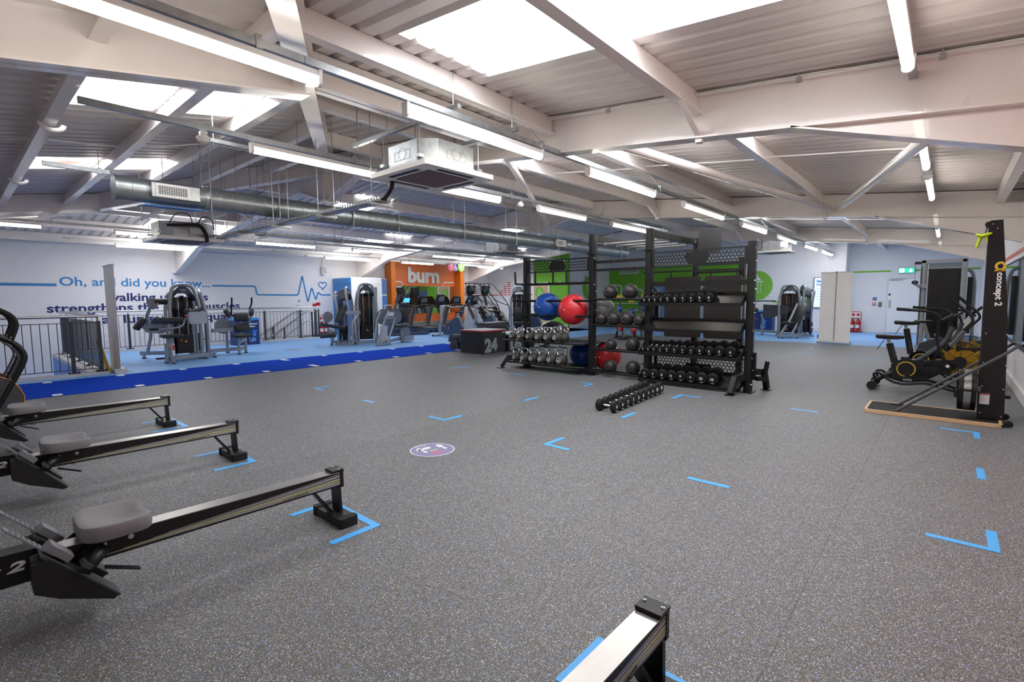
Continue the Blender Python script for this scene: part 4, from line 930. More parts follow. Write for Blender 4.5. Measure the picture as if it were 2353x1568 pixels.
# ================================================================ waste bins
def bins(label, loc, rz, specs, w=.36, d=.42, h=.82):
    t = thing('waste_bin_pair', label, 'waste bin', loc, rz); n = len(specs)
    for i, (lid, l1, l2, icon) in enumerate(specs):
        x0 = -n * w / 2 + i * w; mb = MB(); mb.box(x0 + .006, -d / 2, 0, x0 + w - .006, d / 2, h - .06); b = obj('bin_body', mb, 'bin_navy', t, smooth=False)
        mb = MB(); mb.box(x0 + .002, -d / 2 - .005, h - .06, x0 + w - .002, d / 2, h); obj('lid', mb, lid, b, smooth=False)
        for j, wd2 in enumerate((l1, l2)):
            mb = xform(text_mesh(wd2, .23 if len(wd2) > 5 else .17, .05, .002, .06), Tr(x0 + .06, -d / 2 - .001, h - .20 - .08 * j)); obj('print', mb, 'print_white', b)
        if icon == 'person':
            X = x0 + .2; Y = -d / 2 - .001
            mb = MB(); mb.prism(circ(X, .42, .035, 12), Y - .002, Y, 'y'); mb.prism(rrect(X - .045, .22, X + .045, .37, .02), Y - .002, Y, 'y'); mb.prism(rrect(X - .04, .1, X + .04, .25, .01), Y - .002, Y, 'y'); mb.ribbon([(X + .03, .36), (X + .08, .44)], .025, 'y', Y - .002, Y); mb.ribbon([(X - .03, .34), (X - .08, .28)], .025, 'y', Y - .002, Y); obj('print', mb, 'bin_blue', b)
            mb = MB(); mb.ribbon([(X - .14, .24), (X - .12, .1), (X - .06, .1), (X - .05, .24), (X - .14, .24)], .012, 'y', Y - .002, Y); obj('print', mb, 'print_white', b)
        else:
            for k in range(3):
                a = k * 2 * PI / 3 + .3; mb = MB(); pp = arc(x0 + .18, .27, .085, a, a + 1.45, 8); mb.ribbon(pp, .045, 'y', -d / 2 - .003, -d / 2 - .001); e = pp[-1]; tg = a + 1.45 + PI / 2
                mb.prism([(e[0] + .05 * math.cos(tg), e[1] + .05 * math.sin(tg)), (e[0] + .05 * math.cos(tg + 2.1), e[1] + .05 * math.sin(tg + 2.1)), (e[0] + .05 * math.cos(tg - 2.1), e[1] + .05 * math.sin(tg - 2.1))], -d / 2 - .003, -d / 2 - .001, 'y'); obj('print', mb, 'sign_green', b)
    return t
bins('navy waste bin pair with light blue lid by the stair railing', (6.06, 16.35, 0), .0, [('bin_blue', 'Mixed', 'Recycling', 'rec'), ('bin_blue', 'General', 'Waste', 'person')])
bins('navy recycling and general waste bins under the shower sign', (21.95, 5.75, 0), -PI / 2, [('sign_green', 'Recycling', 'Depot', 'rec'), ('bin_blue', 'General', 'Waste', 'person')], .5)
# ================================================================ extinguisher stands
def ext_stand(label, loc, rz):
    t = thing('extinguisher_stand', label, 'extinguisher stand', loc, rz); r = .013
    fr = fil([(-.17, .12, .015), (-.22, -.1, .015), (-.17, -.05, .2), (-.17, 0, .78), (.17, 0, .78), (.17, -.05, .2), (.22, -.1, .015), (.17, .12, .015)], .06)
    mb = MB(); mb.tube(fr, r, 8); mb.cyl((-.21, -.06, .015), (.21, -.06, .015), r, 8); mb.cyl((-.17, .11, .015), (.17, .11, .015), r, 8); mb.cyl((-.17, 0, .52), (.17, 0, .52), r, 8); obj('frame', mb, 'red', t)
    for s in (-1, 1): mb = MB(); mb.box(s * .075 - .06, -.012, .58, s * .075 + .06, -.004, .74); pn = obj('notice', mb, 'print_white', t, smooth=False); mb = MB(); mb.prism(rrect(s * .075 - .045, .62, s * .075 + .045, .72, .02), -.014, -.012, 'y'); obj('print', mb, 'red', pn)
    for s in (-1, 1):
        e = thing('fire_extinguisher', 'red fire extinguisher, ' + ('left' if s < 0 else 'right') + ' one in the ' + label.split(' stand ')[0].replace('red fire extinguisher', 'stand') + ' ' + label.split(' stand ')[1], 'extinguisher', loc, rz, 'red fire extinguishers')
        M = Tr(s * .085, -.06, .03); mb = MB(); mb.lathe([(.001, 0), (.07, 0), (.075, .02), (.075, .36), (.06, .41), (.025, .44), (.02, .48), (.001, .48)], 18, M); obj('cylinder', mb, 'red', e)
        mb = MB(); mb.lathe([(.0755, .14), (.0762, .14), (.0762, .26), (.0755, .26)], 18, M); obj('label_band', mb, 'print_white', e)
        mb = MB(); mb.box(-.02, -.05, .47, .02, .04, .49, M); mb.box(-.015, -.08, .5, .015, .03, .515, M); obj('lever', mb, 'black', e, smooth=False)
        mb = MB(); mb.tube(fil([(.0, -.03, .46), (.05, -.09, .42), (.06, -.09, .15), (.05, -.09, .08)], .06), .011, 6, M=M); obj('hose', mb, 'black_rub', e)
ext_stand('red fire extinguisher stand beside the heartbeat wall', (9.35, 17.72, 0), 0)
ext_stand('red fire extinguisher stand left of the white door', (22.75, 2.62, 0), -PI / 2)
# ================================================================ storage rig
XF = 7.58                                    # front face of the front posts
PY = (6.31, 4.79, 3.71, 2.14); PH = (2.18, 2.5, 2.5, 2.18); PW, PD = .095, .13; XB = 9.5
rig = thing('storage_rig', 'large black steel storage rig with hexagon mesh panels', 'storage rack', (XF, 4.2, 0))
def L_(x, y, z): return (x - XF, y - 4.2, z)
bolt = MB(); bolt.lathe([(.001, .014), (.007, .013), (.010, .008), (.011, 0)], 8); boltm = mesh('bolt', bolt, 'chrome')
def post(x, y, h, bolts=True, sides=(-1,)):
    mb = MB(); mb.prism(rrect(-PD / 2, -PW / 2, PD / 2, PW / 2, .008, 2), 0.012, h, 'z', Tr(*L_(x + PD / 2, y, 0))); mb.cbox(L_(x + PD / 2, y, .006), (.22, .17, .012)); p = obj('post', mb, 'rack', rig)
    if bolts:
        for s in sides:
            for k, z in enumerate((.12, .32, .5, .74, .9, 1.16, 1.3, 1.5, 1.62, 1.9, 2.08)):
                link('bolt', boltm, p, Tr(*L_(x + PD / 2 + (.03 if k % 2 else -.03), y + s * PW / 2, z)) @ Rx(-s * PI / 2))
        for s in sides:
            mb = MB(); q = .15
            while q < h - .1: mb.disc((L_(x + PD / 2, y, 0)[0], L_(x, y, 0)[1] + s * PW / 2 - .0005, q), .006, s * .001, 'y', 8); q += .1
            obj('hole', mb, 'black_gloss', p)
    return p
for y, h in zip(PY, PH): post(XF, y, h)
for y, h in ((4.66, 2.5), (3.68, 2.5), (2.84, 2.1)): post(XB, y, h, False)
def hexpanel(y0, y1, z0, z1, x, logo=True):
    """hex mesh sheet in the plane x, as a grid of hexagon rings"""
    mb = MB(); r = .032; wall = .0065; w = math.sqrt(3) * r; rows = int((z1 - z0 - .03) / (1.5 * r)); cols = int((abs(y1 - y0) - .06) / w)
    ya = min(y0, y1) + (abs(y1 - y0) - cols * w) / 2; za = z0 + (z1 - z0 - (rows - 1) * 1.5 * r) / 2; yc = (y0 + y1) / 2; zc_ = (z0 + z1) / 2
    for i in range(rows):
        for j in range(cols - (i % 2)):
            cy = ya + (j + .5 + .5 * (i % 2)) * w; cz = za + i * 1.5 * r
            c = L_(x, cy, cz); P6 = [(c[1] + r * 1.02 * math.sin(k * PI / 3), c[2] + r * 1.02 * math.cos(k * PI / 3)) for k in range(6)]
            if logo and abs(cy - yc) < .19 - .35 * abs(cz - zc_) and abs(cz - zc_) < .075: mb.prism(P6, c[0], c[0] + .004, 'x')
            else:
                I6 = [(c[1] + (r - wall) * math.sin(k * PI / 3), c[2] + (r - wall) * math.cos(k * PI / 3)) for k in range(6)]; mb.ring(P6, I6, c[0], c[0] + .004, 'x')
    o = obj('hex_mesh', mb, 'rack', rig, smooth=False); o['kind'] = 'stuff'
    mb = MB(); a = L_(x, min(y0, y1), z0); b = L_(x, max(y0, y1), z1); e = .018
    mb.ring([(a[1], a[2]), (b[1], a[2]), (b[1], b[2]), (a[1], b[2])], [(a[1] + .045, a[2] + e), (b[1] - .045, a[2] + e), (b[1] - .045, b[2] - e), (a[1] + .045, b[2] - e)], a[0] - .012, a[0] + .02, 'x'); obj('mesh_frame', mb, 'rack', rig, smooth=False)
hexpanel(PY[0] - .05, PY[1] + .05, 1.87, 2.11, XF + .03); hexpanel(PY[2] - .05, PY[3] + .05, 1.86, 2.115, XF + .03); hexpanel(PY[2] - .05, PY[3] + .05, .06, .47, XF + .20)
def rbar(p, q, w=.05, h=.05, name='cross_bar', m='rack'): mb = MB(); mb.bar(L_(*p), L_(*q), w, h); return obj(name, mb, m, rig, smooth=False)
def rtube(pts, r=.02, name='shelf_tube', m='rack', R=.03): mb = MB(); mb.tube(fil([L_(*p) for p in pts], R), r, 10); return obj(name, mb, m, rig)
# bay 1: hook bar, gym ball rails, kettlebell trays
rbar((XF + .03, PY[0] + .1, 1.65), (XF + .03, PY[1], 1.65), .05, .045)
for y in (6.42, 5.92, 5.50, 5.2): rtube([(XF + .02, y - .1, 1.66), (XF - .10, y, 1.66), (XF - .16, y, 1.66), (XF - .17, y, 1.90)], .018, 'hook', R=.06)
for z in (1.33, 1.05):
    rtube([(XF - .02, PY[1], z), (XF - .02, PY[0] + .3, z)], .022); rtube([(XF + .36, PY[1], z), (XF + .36, PY[0] + .28, z)], .022)
    for y in (6.5, 5.95, 5.4): rtube([(XF - .02, y, z), (XF + .36, y, z)], .014)
for z, x0, x9 in ((.545, -.20, .84), (.115, -.22, .42)):
    mb = MB(); a = L_(XF, 0, z); y0, y1 = 6.72 - 4.2, 4.86 - 4.2
    mb.box(x0, y1, z - .006, x9, y0, z); tr_ = obj('tray', mb, 'rack', rig, smooth=False)
    mb = MB(); mb.tube(fil([(x9, y1, z + .008), (x0 + .14, y1 + .0, z + .008), (x0, y1 + .38, z + .008), (x0, y0 - .0, z + .008), (x9, y0, z + .008)], .04), .017, 8); obj('tray_rim', mb, 'rack', tr_)
# bay 2: medicine ball rails
for z in (1.36, .90, .47, .07):
    rtube([(XF + .0, PY[1] - .04, z), (XF + .0, PY[2] + .04, z)], .021); rtube([(XF + .17, PY[1] - .04, z - .0), (XF + .17, PY[2] + .04, z - .0)], .021)
for z in (2.01, 1.87): rbar((XF + .06, PY[1], z), (XF + .06, PY[2], z), .05, .045)
for z0, z1 in ((1.78, 2.06),): rbar((XF + .05, PY[1] - .06, z0), (XF + .05, PY[1] - .06, z1), .012, .05, 'bracket_plate')
for y in PY[1:3]:
    for z in (2.155,): mb = MB(); c = L_(XF + PD / 2, y, z); mb.ring([(c[0] - .1, c[1] - .075), (c[0] + .1, c[1] - .075), (c[0] + .1, c[1] + .075), (c[0] - .1, c[1] + .075)], [(c[0] - .066, c[1] - .048), (c[0] + .066, c[1] - .048), (c[0] + .066, c[1] + .048), (c[0] - .066, c[1] + .048)], z - .008, z + .008); obj('collar_plate', mb, 'rack', rig, smooth=False)
# bay 3: beam and dumbbell shelves
rbar((XF + .06, PY[2], 1.60), (XF + .06, PY[3], 1.60), .07, .08)
for z, d in ((1.29, .34), (.885, .34), (.495, .36), (.06, .38)):
    mb = MB(); x0 = -.16; y0, y1 = PY[2] + .06 - 4.2, PY[3] + .06 - 4.2
    tl = .14
    vs = [(x0, y1, z), (x0, y0, z), (x0 + d, y0, z + tl), (x0 + d, y1, z + tl)]; mb.add(vs + [(a, b, c - .006) for a, b, c in vs], [(0, 1, 2, 3), (7, 6, 5, 4), (0, 4, 5, 1), (1, 5, 6, 2), (2, 6, 7, 3), (3, 7, 4, 0)])
    mb.box(x0 - .004, y1, z - .035, x0, y0, z + .012); mb.box(x0 + d - .004, y1, z + .135, x0 + d, y0, z + .175)
    for y in (y0, y1): mb.prism([(x0, z - .035), (x0 + d, z + .09), (x0 + d, z + .24), (x0 + .2, z + .16), (x0, z + .015)], y - .003, y + .003, 'y')
    obj('dumbbell_shelf', mb, 'rack', rig, smooth=False)
# feet
def foot(x, y, s, dy=0):
    mb = MB(); mb.bar(L_(x, y, .24), L_(x + s * .24, y + dy, .22), .07, .09); mb.bar(L_(x + s * .21, y + dy * .9, .25), L_(x + s * .33, y + dy * 1.25, .02), .07, .07); mb.cbox(L_(x + s * .335, y + dy * 1.25, .006), (.14, .12, .012)); obj('foot', mb, 'rack', rig, smooth=False)
foot(XF, PY[3] + .02, -1, .08); foot(XF, PY[0], -1, .28)
for (x, y) in ((XF + .14, 2.02),):
    mb = MB(); mb.bar(L_(x, y, .30), L_(x + .22, y - .02, .28), .07, .09); mb.bar(L_(x + .2, y - .02, .30), L_(x + .30, y - .04, .02), .07, .07); mb.cbox(L_(x + .30, y - .04, .006), (.14, .12, .012)); obj('foot', mb, 'rack', rig, smooth=False)
mb = MB(); mb.tube([L_(XF + .22, 1.97, .16), L_(XF + .19, 1.92, .46)], .032, 12); mb.bar(L_(XF + .12, 2.04, .2), L_(XF + .22, 1.97, .2), .05, .06); obj('bar_holder', mb, 'rack', rig)
mb = MB(); mb.box(*(L_(XF + .10, 2.06, .18)), *(L_(XF + .16, 2.09, .58))); obj('side_plate', mb, 'rack', rig, smooth=False)
# roof of the rig: long beams and pull-up bars, wall ball target
for y in PY[1:3]: rbar((XF + PD, y, 2.43), (XB, y - .08 if y > 4 else y - .03, 2.43), .06, .09, 'roof_beam')
for x in (XF + .42, XF + .85, XF + 1.28, XF + 1.65):
    mb = MB(); mb.tube([L_(x, PY[1] - .04, 2.36), L_(x, PY[2] + .04, 2.36)], .018, 10); [mb.prism([(-.05, .055), (.05, .055), (.02, -.025), (-.02, -.025)], s - .006, s + .006, 'y', Tr(*L_(x, 0, 2.36)) @ Tr(0, 0, 0)) for s in (PY[1] - .035, PY[2] + .035)]; obj('pull_up_bar', mb, 'galv_lt', rig)
mb = MB(); mb.prism(rrect(2.35 - 4.2, 2.2, 3.0 - 4.2, 2.62, .08), XB - XF + .02, XB - XF + .05, 'x'); 
mb = MB(); mb.prism(rrect(3.2 - 4.2, 2.2, 3.6 - 4.2, 2.66, .05), XB - XF - .05, XB - XF - .02, 'x'); obj('ball_target', mb, 'grey_dark', rig)
for z in (2.02, 1.85): rbar((XB + .05, 3.68, z), (XB + .05, 2.84, z), .04, .035)
rbar((XB + .05, 3.68, .52), (XB + .05, 2.84, .52), .04, .04)
# padded boards hung inside the rig
for k, (ya, yb_) in enumerate(((4.19, 3.49), (3.42, 2.77))):
    t = thing('padded_board', 'dark brown padded board hung in the rig, ' + ('left' if k == 0 else 'right') + ' one', 'padded board', (9.34, (ya + yb_) / 2, .62), 0, 'padded boards in the rig')
    w = (ya - yb_) / 2; mb = MB(); mb.prism(rrect(-w, 0, w, 1.15, .04), -.035, .035, 'x'); obj('pad', mb, 'brown', t)
    mb = MB(); mb.box(-.03, -w - .012, .1, .03, -w + .002, 1.08); obj('edge_rail', mb, 'galv', t, smooth=False)
    mb = MB(); mb.cyl((0, -w * .7, 1.15), (0, -w * .7, 1.25), .012, 8); mb.cyl((0, w * .7, 1.15), (0, w * .7, 1.25), .012, 8); obj('hanger', mb, 'black', t)
rbar((9.34, 4.66, 1.88), (9.34, 2.74, 1.88), .03, .03)
# ================================================================ contents
def number(txt, h, w): return text_mesh(txt, w, h, .0015, .06)
DBM = {}; DBR = {1: .040, 2: .046, 3: .056, 4: .060, 5: .064, 6: .072, 7: .075, 8: .078, 9: .081, 10: .084}; NW = 'zero one two three four five six seven eight nine ten'.split()
def dumbbell(n):
    """axis along X, number on the -X face; origin at the centre"""
    r = DBR[n]; hl = .048 + .0024 * n; L = .135
    t = thing('dumbbell', '', 'dumbbell')
    for s in (-1, 1):
        x0 = s * L / 2; M = Tr(x0, 0, 0) @ Ry(s * PI / 2); mb = MB(); mb.lathe([(.02, 0), (r * .92, .003), (r, .010), (r, hl - .008), (r * .95, hl), (r * .82, hl + .001), (.001, hl + .001)], 22, M); hd = obj('head', mb, 'black_rub', t)
    mb = MB(); mb.tube([(-L / 2 - .005, 0, 0), (-L / 4, 0, 0), (0, 0, 0), (L / 4, 0, 0), (L / 2 + .005, 0, 0)], [.017, .013, .015, .013, .017], 12); obj('handle', mb, 'chrome', t)
    h = r * .62; w = h * (.62 if n < 10 else .95); mb = xform(number(str(n), h, w), Tr(-L / 2 - hl - .002, w / 2, -h * .42) @ Rz(-PI / 2)); obj('number', mb, 'print_white', t)
    mb = MB(); mb.box(-L / 2 - hl - .0032, -r * .25, -r * .78, -L / 2 - hl - .0015, r * .25, -r * .66); obj('print', mb, 'print_white', t, smooth=False)
    return t, r
def put_db(n, loc, ry, rz, label, group):
    if n not in DBM: DBM[n] = dumbbell(n); o = DBM[n][0]; o.location = loc; o.rotation_euler = (0, ry, rz); o['label'] = label; o['group'] = group
    else: o = dup(DBM[n][0], loc, rz, label, group); o.rotation_euler = (0, ry, rz)
    return o
def shelf_row(nums, z, d, nm, y0, y1):
    rs = [DBR[n] for n in nums]; tot = sum(2 * r + .008 for r in rs)
    gap = ((y0 - y1) - sum(2 * r for r in rs)) / len(nums); y = y0; seen = {}
    tl = math.atan2(.14, d)
    for n, r in zip(nums, rs):
        y -= r + gap / 2; i = seen.get(n, 0); seen[n] = i + 1
        x = XF - .16 + .145; zz_ = z + .14 * .15 / d + r / math.cos(tl) + .004
        put_db(n, (x, y, zz_), -tl, 0, f"black dumbbell marked {NW[n]}, {'left' if i == 0 else 'right'} of its pair on the {nm}", 'dumbbells on the rig shelves'); y -= r + gap / 2
shelf_row([1, 1, 2, 2, 3, 3, 4, 4, 5, 5], 1.29, .34, 'upper shelf', 3.75, 2.60)
shelf_row([1, 1, 2, 2, 3, 3, 4, 4, 5, 5, 6, 6], .495, .36, 'middle shelf', 3.76, 2.26)
shelf_row([7, 7, 8, 8, 9, 9, 10, 10], .06, .38, 'lowest shelf', 3.74, 2.50)
fx = [5.27 + .162 * k for k in range(10)]
for k, n in enumerate([6, 6, 7, 7, 8, 8, 9, 9, 10, 10]):
    r = DBR[n]
    put_db(n, (fx[k], 3.06 + .012 * k + .02, r + .001), 0, PI / 2 + .03 * math.sin(k * 2.3), f"black dumbbell marked {NW[n]}, {ORD[k]} in the floor row from the left", 'dumbbells lined up on the floor')
# medicine balls
mb = MB(); mb.sph((0, 0, 0), .145, 28); [mb.tube([(.1452 * math.cos(a) * math.cos(b), .1452 * math.cos(a) * math.sin(b), .1452 * math.sin(a)) for b in [2 * PI * i / 24 for i in range(24)]], .0025, 5, closed=True) for a in (0.,)]
mbm = mesh('medicine_ball', mb, 'ball_black'); mb = MB(); mb.lathe([(.03, 0), (.034, .002), (.038, 0)], 20, Ry(-PI / 2)); valve = mesh('ring_mark', mb, 'grey_dark')
def ball(loc, r, label, group):
    o = link('medicine_ball', mbm); o.location = loc; o.scale = (r / .145,) * 3; tag(o, label, 'medicine ball', group); c = link('ring_mark', valve, o, Tr(-.144, .02, -.01) @ Rz(.25)); return o
xs = XF + .085
def seat(z, r): return z + math.sqrt(max(0, (r + .021) ** 2 - .085 ** 2))
for (y, r, z, lb) in ((4.44, .128, 1.36, 'left of two on the top rail'), (4.06, .132, 1.36, 'right of two on the top rail'), (4.612, .120, .90, 'first from left on the second rail'), (4.365, .128, .90, 'second from left on the second rail'), (4.115, .128, .90, 'third from left on the second rail'), (3.875, .112, .90, 'partly hidden at the right of the second rail'), (4.42, .105, .47, 'smaller left one on the third rail'), (4.00, .125, .47, 'right one on the third rail'), (4.43, .118, .07, 'left one on the bottom rail'), (3.99, .126, .07, 'right one on the bottom rail')):
    ball((xs, y, seat(z, r)), r, 'black slam ball, ' + lb, 'black slam balls on the rig')
# gym balls
def gymball(loc, r, m, label):
    mb = MB(); mb.sph((0, 0, 0), r, 32)
    for k in range(-5, 6):
        a = k * .12; rr = math.cos(a) * r; mb.tube([(rr * math.cos(b), rr * math.sin(b), r * math.sin(a)) for b in [2 * PI * i / 30 for i in range(30)]], .0022, 4, closed=True)
    t = thing('gym_ball', label, 'gym ball', loc); o = obj('ball', mb, m, t); o.rotation_euler = (.5, .4, .3); mb = MB(); mb.disc((0, 0, 0), .012, .004, 'x', 10, Tr(-r - .001, 0, 0)); obj('plug', mb, 'print_white', t)
gymball((XF + .17, 5.88, 1.215), .27, 'ball_blue', 'large blue gym ball on the upper rails'); gymball((XF + .15, 5.27, 1.17), .285, 'ball_red', 'large red gym ball on the upper rails'); gymball((XF + .43, 4.78, 1.17), .21, 'ball_grey', 'grey gym ball half hidden behind the rig post')
gymball((XF + .72, 5.42, .27), .265, 'ball_blue', 'blue gym ball on the floor under the kettlebells'); gymball((XF + .70, 4.86, .275), .27, 'ball_red', 'red gym ball on the floor behind the rig post')
t = thing('balance_dome', 'dark shiny half ball balance dome behind the kettlebells', 'balance dome', (XF + .57, 6.05, .56)); mb = MB(); mb.lathe([(.34, 0), (.34, .03), (.33, .04)] + [(.33 * math.cos(a), .04 + .32 * math.sin(a)) for a in [PI / 2 * i / 10 for i in range(1, 10)]] + [(.001, .36)], 32); obj('dome', mb, 'bosu', t); mb = MB(); mb.lathe([(.001, -.01), (.32, -.01), (.345, -.004), (.345, .014)], 28); obj('base', mb, 'black', t)
# kettlebells
KB = None
def kettlebell(loc, rz, s, label):
    global KB
    if KB is None:
        t = thing('kettlebell', label, 'kettlebell', loc, rz, 'kettlebells on the rig trays')
        mb = MB(); mb.lathe([(.001, 0), (.055, 0), (.062, .004)] + [(.088 * math.cos(a), .088 + .088 * math.sin(a)) for a in [-.78 + 2.0 * i / 12 for i in range(13)]] + [(.02, .173), (.001, .174)], 24); obj('bell', mb, 'kb', t)
        mb = MB(); hp_ = fil([(0, .045, .135), (0, .080, .20), (0, .064, .250), (0, -.064, .250), (0, -.080, .20), (0, -.045, .135)], [.0, .05, .035, .035, .05, 0], 5); mb.tube(hp_, .0195, 10); obj('handle', mb, 'chrome', t)
        mb = MB(); mb.lathe([(.030, 0), (.033, .003), (.036, 0)], 20, Tr(-.0865, 0, .085) @ Ry(-PI / 2)); obj('ring_mark', mb, 'print_white', t)
        mb = xform(text_mesh('16', .036, .026, .0015, .05), Tr(-.0885, .018, .072) @ Rz(-PI / 2)); obj('number', mb, 'print_white', t)
        t.scale = (s,) * 3; KB = t
    else: o = dup(KB, loc, rz, label); o.scale = (s,) * 3
for k in range(6):
    kettlebell((XF - .10, 6.46 - .222 * k, .124), .1 * math.sin(k * 3), 1.08 + .05 * k, f"grey kettlebell, {ORD[k]} from left on the lower tray")
for k in range(6):
    kettlebell((XF - .09, 6.56 - .222 * k, .554), .1 * math.sin(k * 2 + 1), .90 + .05 * k, f"grey kettlebell, {ORD[k]} from left in the front of the upper tray")
for k in range(5):
    kettlebell((XF + .09, 6.36 - .235 * k, .554), .1 * math.sin(k * 2), .90 + .05 * k, f"grey kettlebell, {ORD[k]} from left in the back of the upper tray")
# ================================================================ rowing machines
def grid_pad(nx, ny, fx_, P, close=True):
    mb = MB(); vs = [P(i / nx, j / ny) for i in range(nx + 1) for j in range(ny + 1)]; fs = [(i * (ny + 1) + j, (i + 1) * (ny + 1) + j, (i + 1) * (ny + 1) + j + 1, i * (ny + 1) + j + 1) for i in range(nx) for j in range(ny)]
    return mb.add(vs, fs)
def layered(outline, layers, mb=None):
    """stack of scaled outlines: layers = [(scale, dz or fn(x,y))]"""
    mb = mb or MB(); n = len(outline); vs = []
    for sc_, fz in layers:
        for (x, y) in outline: vs.append((x * sc_, y * sc_, fz(x * sc_, y * sc_) if callable(fz) else fz))
    fs = []
    for k in range(len(layers) - 1):
        for i in range(n): fs.append((k * n + i, k * n + (i + 1) % n, (k + 1) * n + (i + 1) % n, (k + 1) * n + i))
    fs.append(tuple(range(n - 1, -1, -1))); fs.append(tuple((len(layers) - 1) * n + i for i in range(n)))
    return mb.add(vs, fs)
def rower():
    t = thing('rowing_machine', '', 'rowing machine'); zt = lambda x: .312 - .016 * x            # rail top height, x<=0 toward the flywheel
    L = 1.48
    mb = MB(); mb.prism([(0.03, zt(0) - .092), (.03, zt(0) - .004), (-L, zt(-L) - .004), (-L, zt(-L) - .105)], -.043, .043, 'y'); rail = obj('rail', mb, 'black', t, smooth=False)
    mb = MB(); mb.prism([(0.03, zt(0) - .004), (.03, zt(0)), (-L, zt(-L)), (-L, zt(-L) - .004)], -.0445, .0445, 'y'); obj('rail_top', mb, 'steel_br', rail, smooth=False)
    for s in (-1, 1):                                                # swept stripes printed on the sides
        for k, (f0, f1, h0, m_) in enumerate(((.012, .066, .0016, 'galv_lt'), (.026, .072, .0052, 'galv_lt'), (.044, .078, .0050, 'galv_lt'), (.0535, .081, .0014, 'lime'), (.064, .085, .0046, 'galv_lt'), (.0765, .089, .0030, 'grey_light'))):
            up_, lo_ = [], []
            for i in range(15):
                u = i / 14; x = .02 - u * (.92 + .06 * k); e = zt(x); c = e - (f0 + (f1 - f0) * (u ** .8)); hw = h0 * (1 - u) + .0006; up_.append((x, c + hw)); lo_.append((x, c - hw))
            y = s * .0433; mb = MB(); mb.prism(up_ + lo_[::-1], min(y, y + s * .0006), max(y, y + s * .0006), 'y'); obj('stripe', mb, m_, rail, smooth=False)
    mb = xform(text_mesh('concept2', .15, .011, .0008, .03, .2), Tr(-.34, -.0446, zt(-.3) - .083) @ Ry(-.02)); obj('print', mb, 'black', rail)
    mb = MB(); mb.box(.02, -.047, zt(0) - .1, .042, .047, zt(0) + .011); mb.box(-.03, -.048, zt(0) + .002, .045, .048, zt(0) + .016); cap_ = obj('end_cap', mb, 'black', t, smooth=False)
    for s in (-1, 1): mb = MB(); mb.lathe([(.008, 0), (.007, .004), (.001, .005)], 10, Tr(.015, s * .035, zt(0) + .016)); obj('screw', mb, 'chrome', cap_)
    mb = MB(); mb.bar((.02, 0, .05), (.012, 0, zt(0) - .09), .085, .022, (1, 0, 0)); obj('rear_leg', mb, 'black', t, smooth=False)
    mb = MB(); mb.bar((-.03, 0, .06), (-.15, 0, zt(-.15) - .085), .06, .014, (1, 0, 0)); obj('leg_brace', mb, 'black', t, smooth=False)
    mb = MB(); mb.prism(rrect(-.055, -.155, .055, .155, .015), .006, .055); ft = obj('rear_foot', mb, 'black', t)
    for s in (-1, 1): mb = MB(); mb.prism(rrect(-.06, s * .15 - .025, .06, s * .15 + .025, .012), 0, .06); obj('rubber_cap', mb, 'black_rub', ft)
    # seat
    SX = -1.10; ol = []
    for i in range(40):
        a = 2 * PI * i / 40; c, s = math.cos(a), math.sin(a); x = .135 * math.copysign(abs(c) ** .5, c); y = .165 * math.copysign(abs(s) ** .55, s)
        if x > 0: x *= (1 - .16 * math.exp(-(y / .06) ** 2)); 
        ol.append((x, y))
    top = lambda x, y: .022 + .018 * (abs(y) / .165) ** 2 + .028 * max(0, (-x) / .135) ** 1.5 * .4 - .012 * math.exp(-((x - .02) / .06) ** 2) * math.exp(-(y / .1) ** 2) + .02 * max(0, x / .135) ** 3 * .6
    mb = layered(ol, [(.90, -.030), (.98, -.026), (1.0, -.01), (1.0, lambda x, y: top(x, y) - .012), (.965, lambda x, y: top(x, y) - .002), (.9, lambda x, y: top(x, y) + .002), (.7, lambda x, y: top(x, y) + .001), (.4, lambda x, y: top(x, y)), (.1, lambda x, y: top(x, y))])
    se = obj('seat', mb, 'seat_grey', t, Tr(SX, 0, zt(SX) + .048))
    mb = MB(); mb.box(-.09, -.06, -.045, .09, .06, -.03); [mb.cyl((x, -.062, -.055), (x, .062, -.055), .016, 10) for x in (-.07, .07)]; mb.box(-.08, -.058, -.10, .08, -.047, -.04); mb.box(-.08, .047, -.10, .08, .058, -.04); obj('carriage', mb, 'black', se, smooth=False)
    for x in (-.05, .05): mb = MB(); mb.cyl((x, -.066, -.075), (x, -.058, -.075), .012, 8); obj('roller_bolt', mb, 'chrome', se)
    # front frame and foot stretchers
    FX = -1.38
    mb = MB(); mb.prism([(FX + .02, .365), (FX + .02, .235), (-1.95, .235), (-1.95, .36), (-1.75, .375)], -.045, .045, 'y'); fr = obj('front_frame', mb, 'black', t, smooth=False)
    mb = xform(text_mesh('concept 2', .40, .055, .001, .04, .25), Tr(-1.80, -.0455, .275)); obj('print', mb, 'print_white', fr)
    for s in (-1, 1):
        yo = s * .125
        mb = MB(); mb.prism([(FX - .01, .345), (FX + .04, .352), (FX + .25, .105), (FX + .235, .092), (FX + .06, .175), (FX - .012, .225)], yo - .058, yo + .058, 'y'); fs = obj('foot_stretcher', mb, 'black_rub', t, smooth=False)
        mb = MB(); mb.bar((FX + .02, yo, .372), (FX + .255, yo, .100), .112, .012, (1, 0, 1)); obj('foot_plate', mb, 'grey_dark', fs, smooth=False)
        M = Tr(FX + .04, yo, .365) @ Ry(math.radians(49)); mb = MB(); mb.prism(rrect(-.19, -.026, .03, .026, .02), .0, .006, 'z', M); pl_ = obj('flex_foot', mb, 'grey_mid', fs)
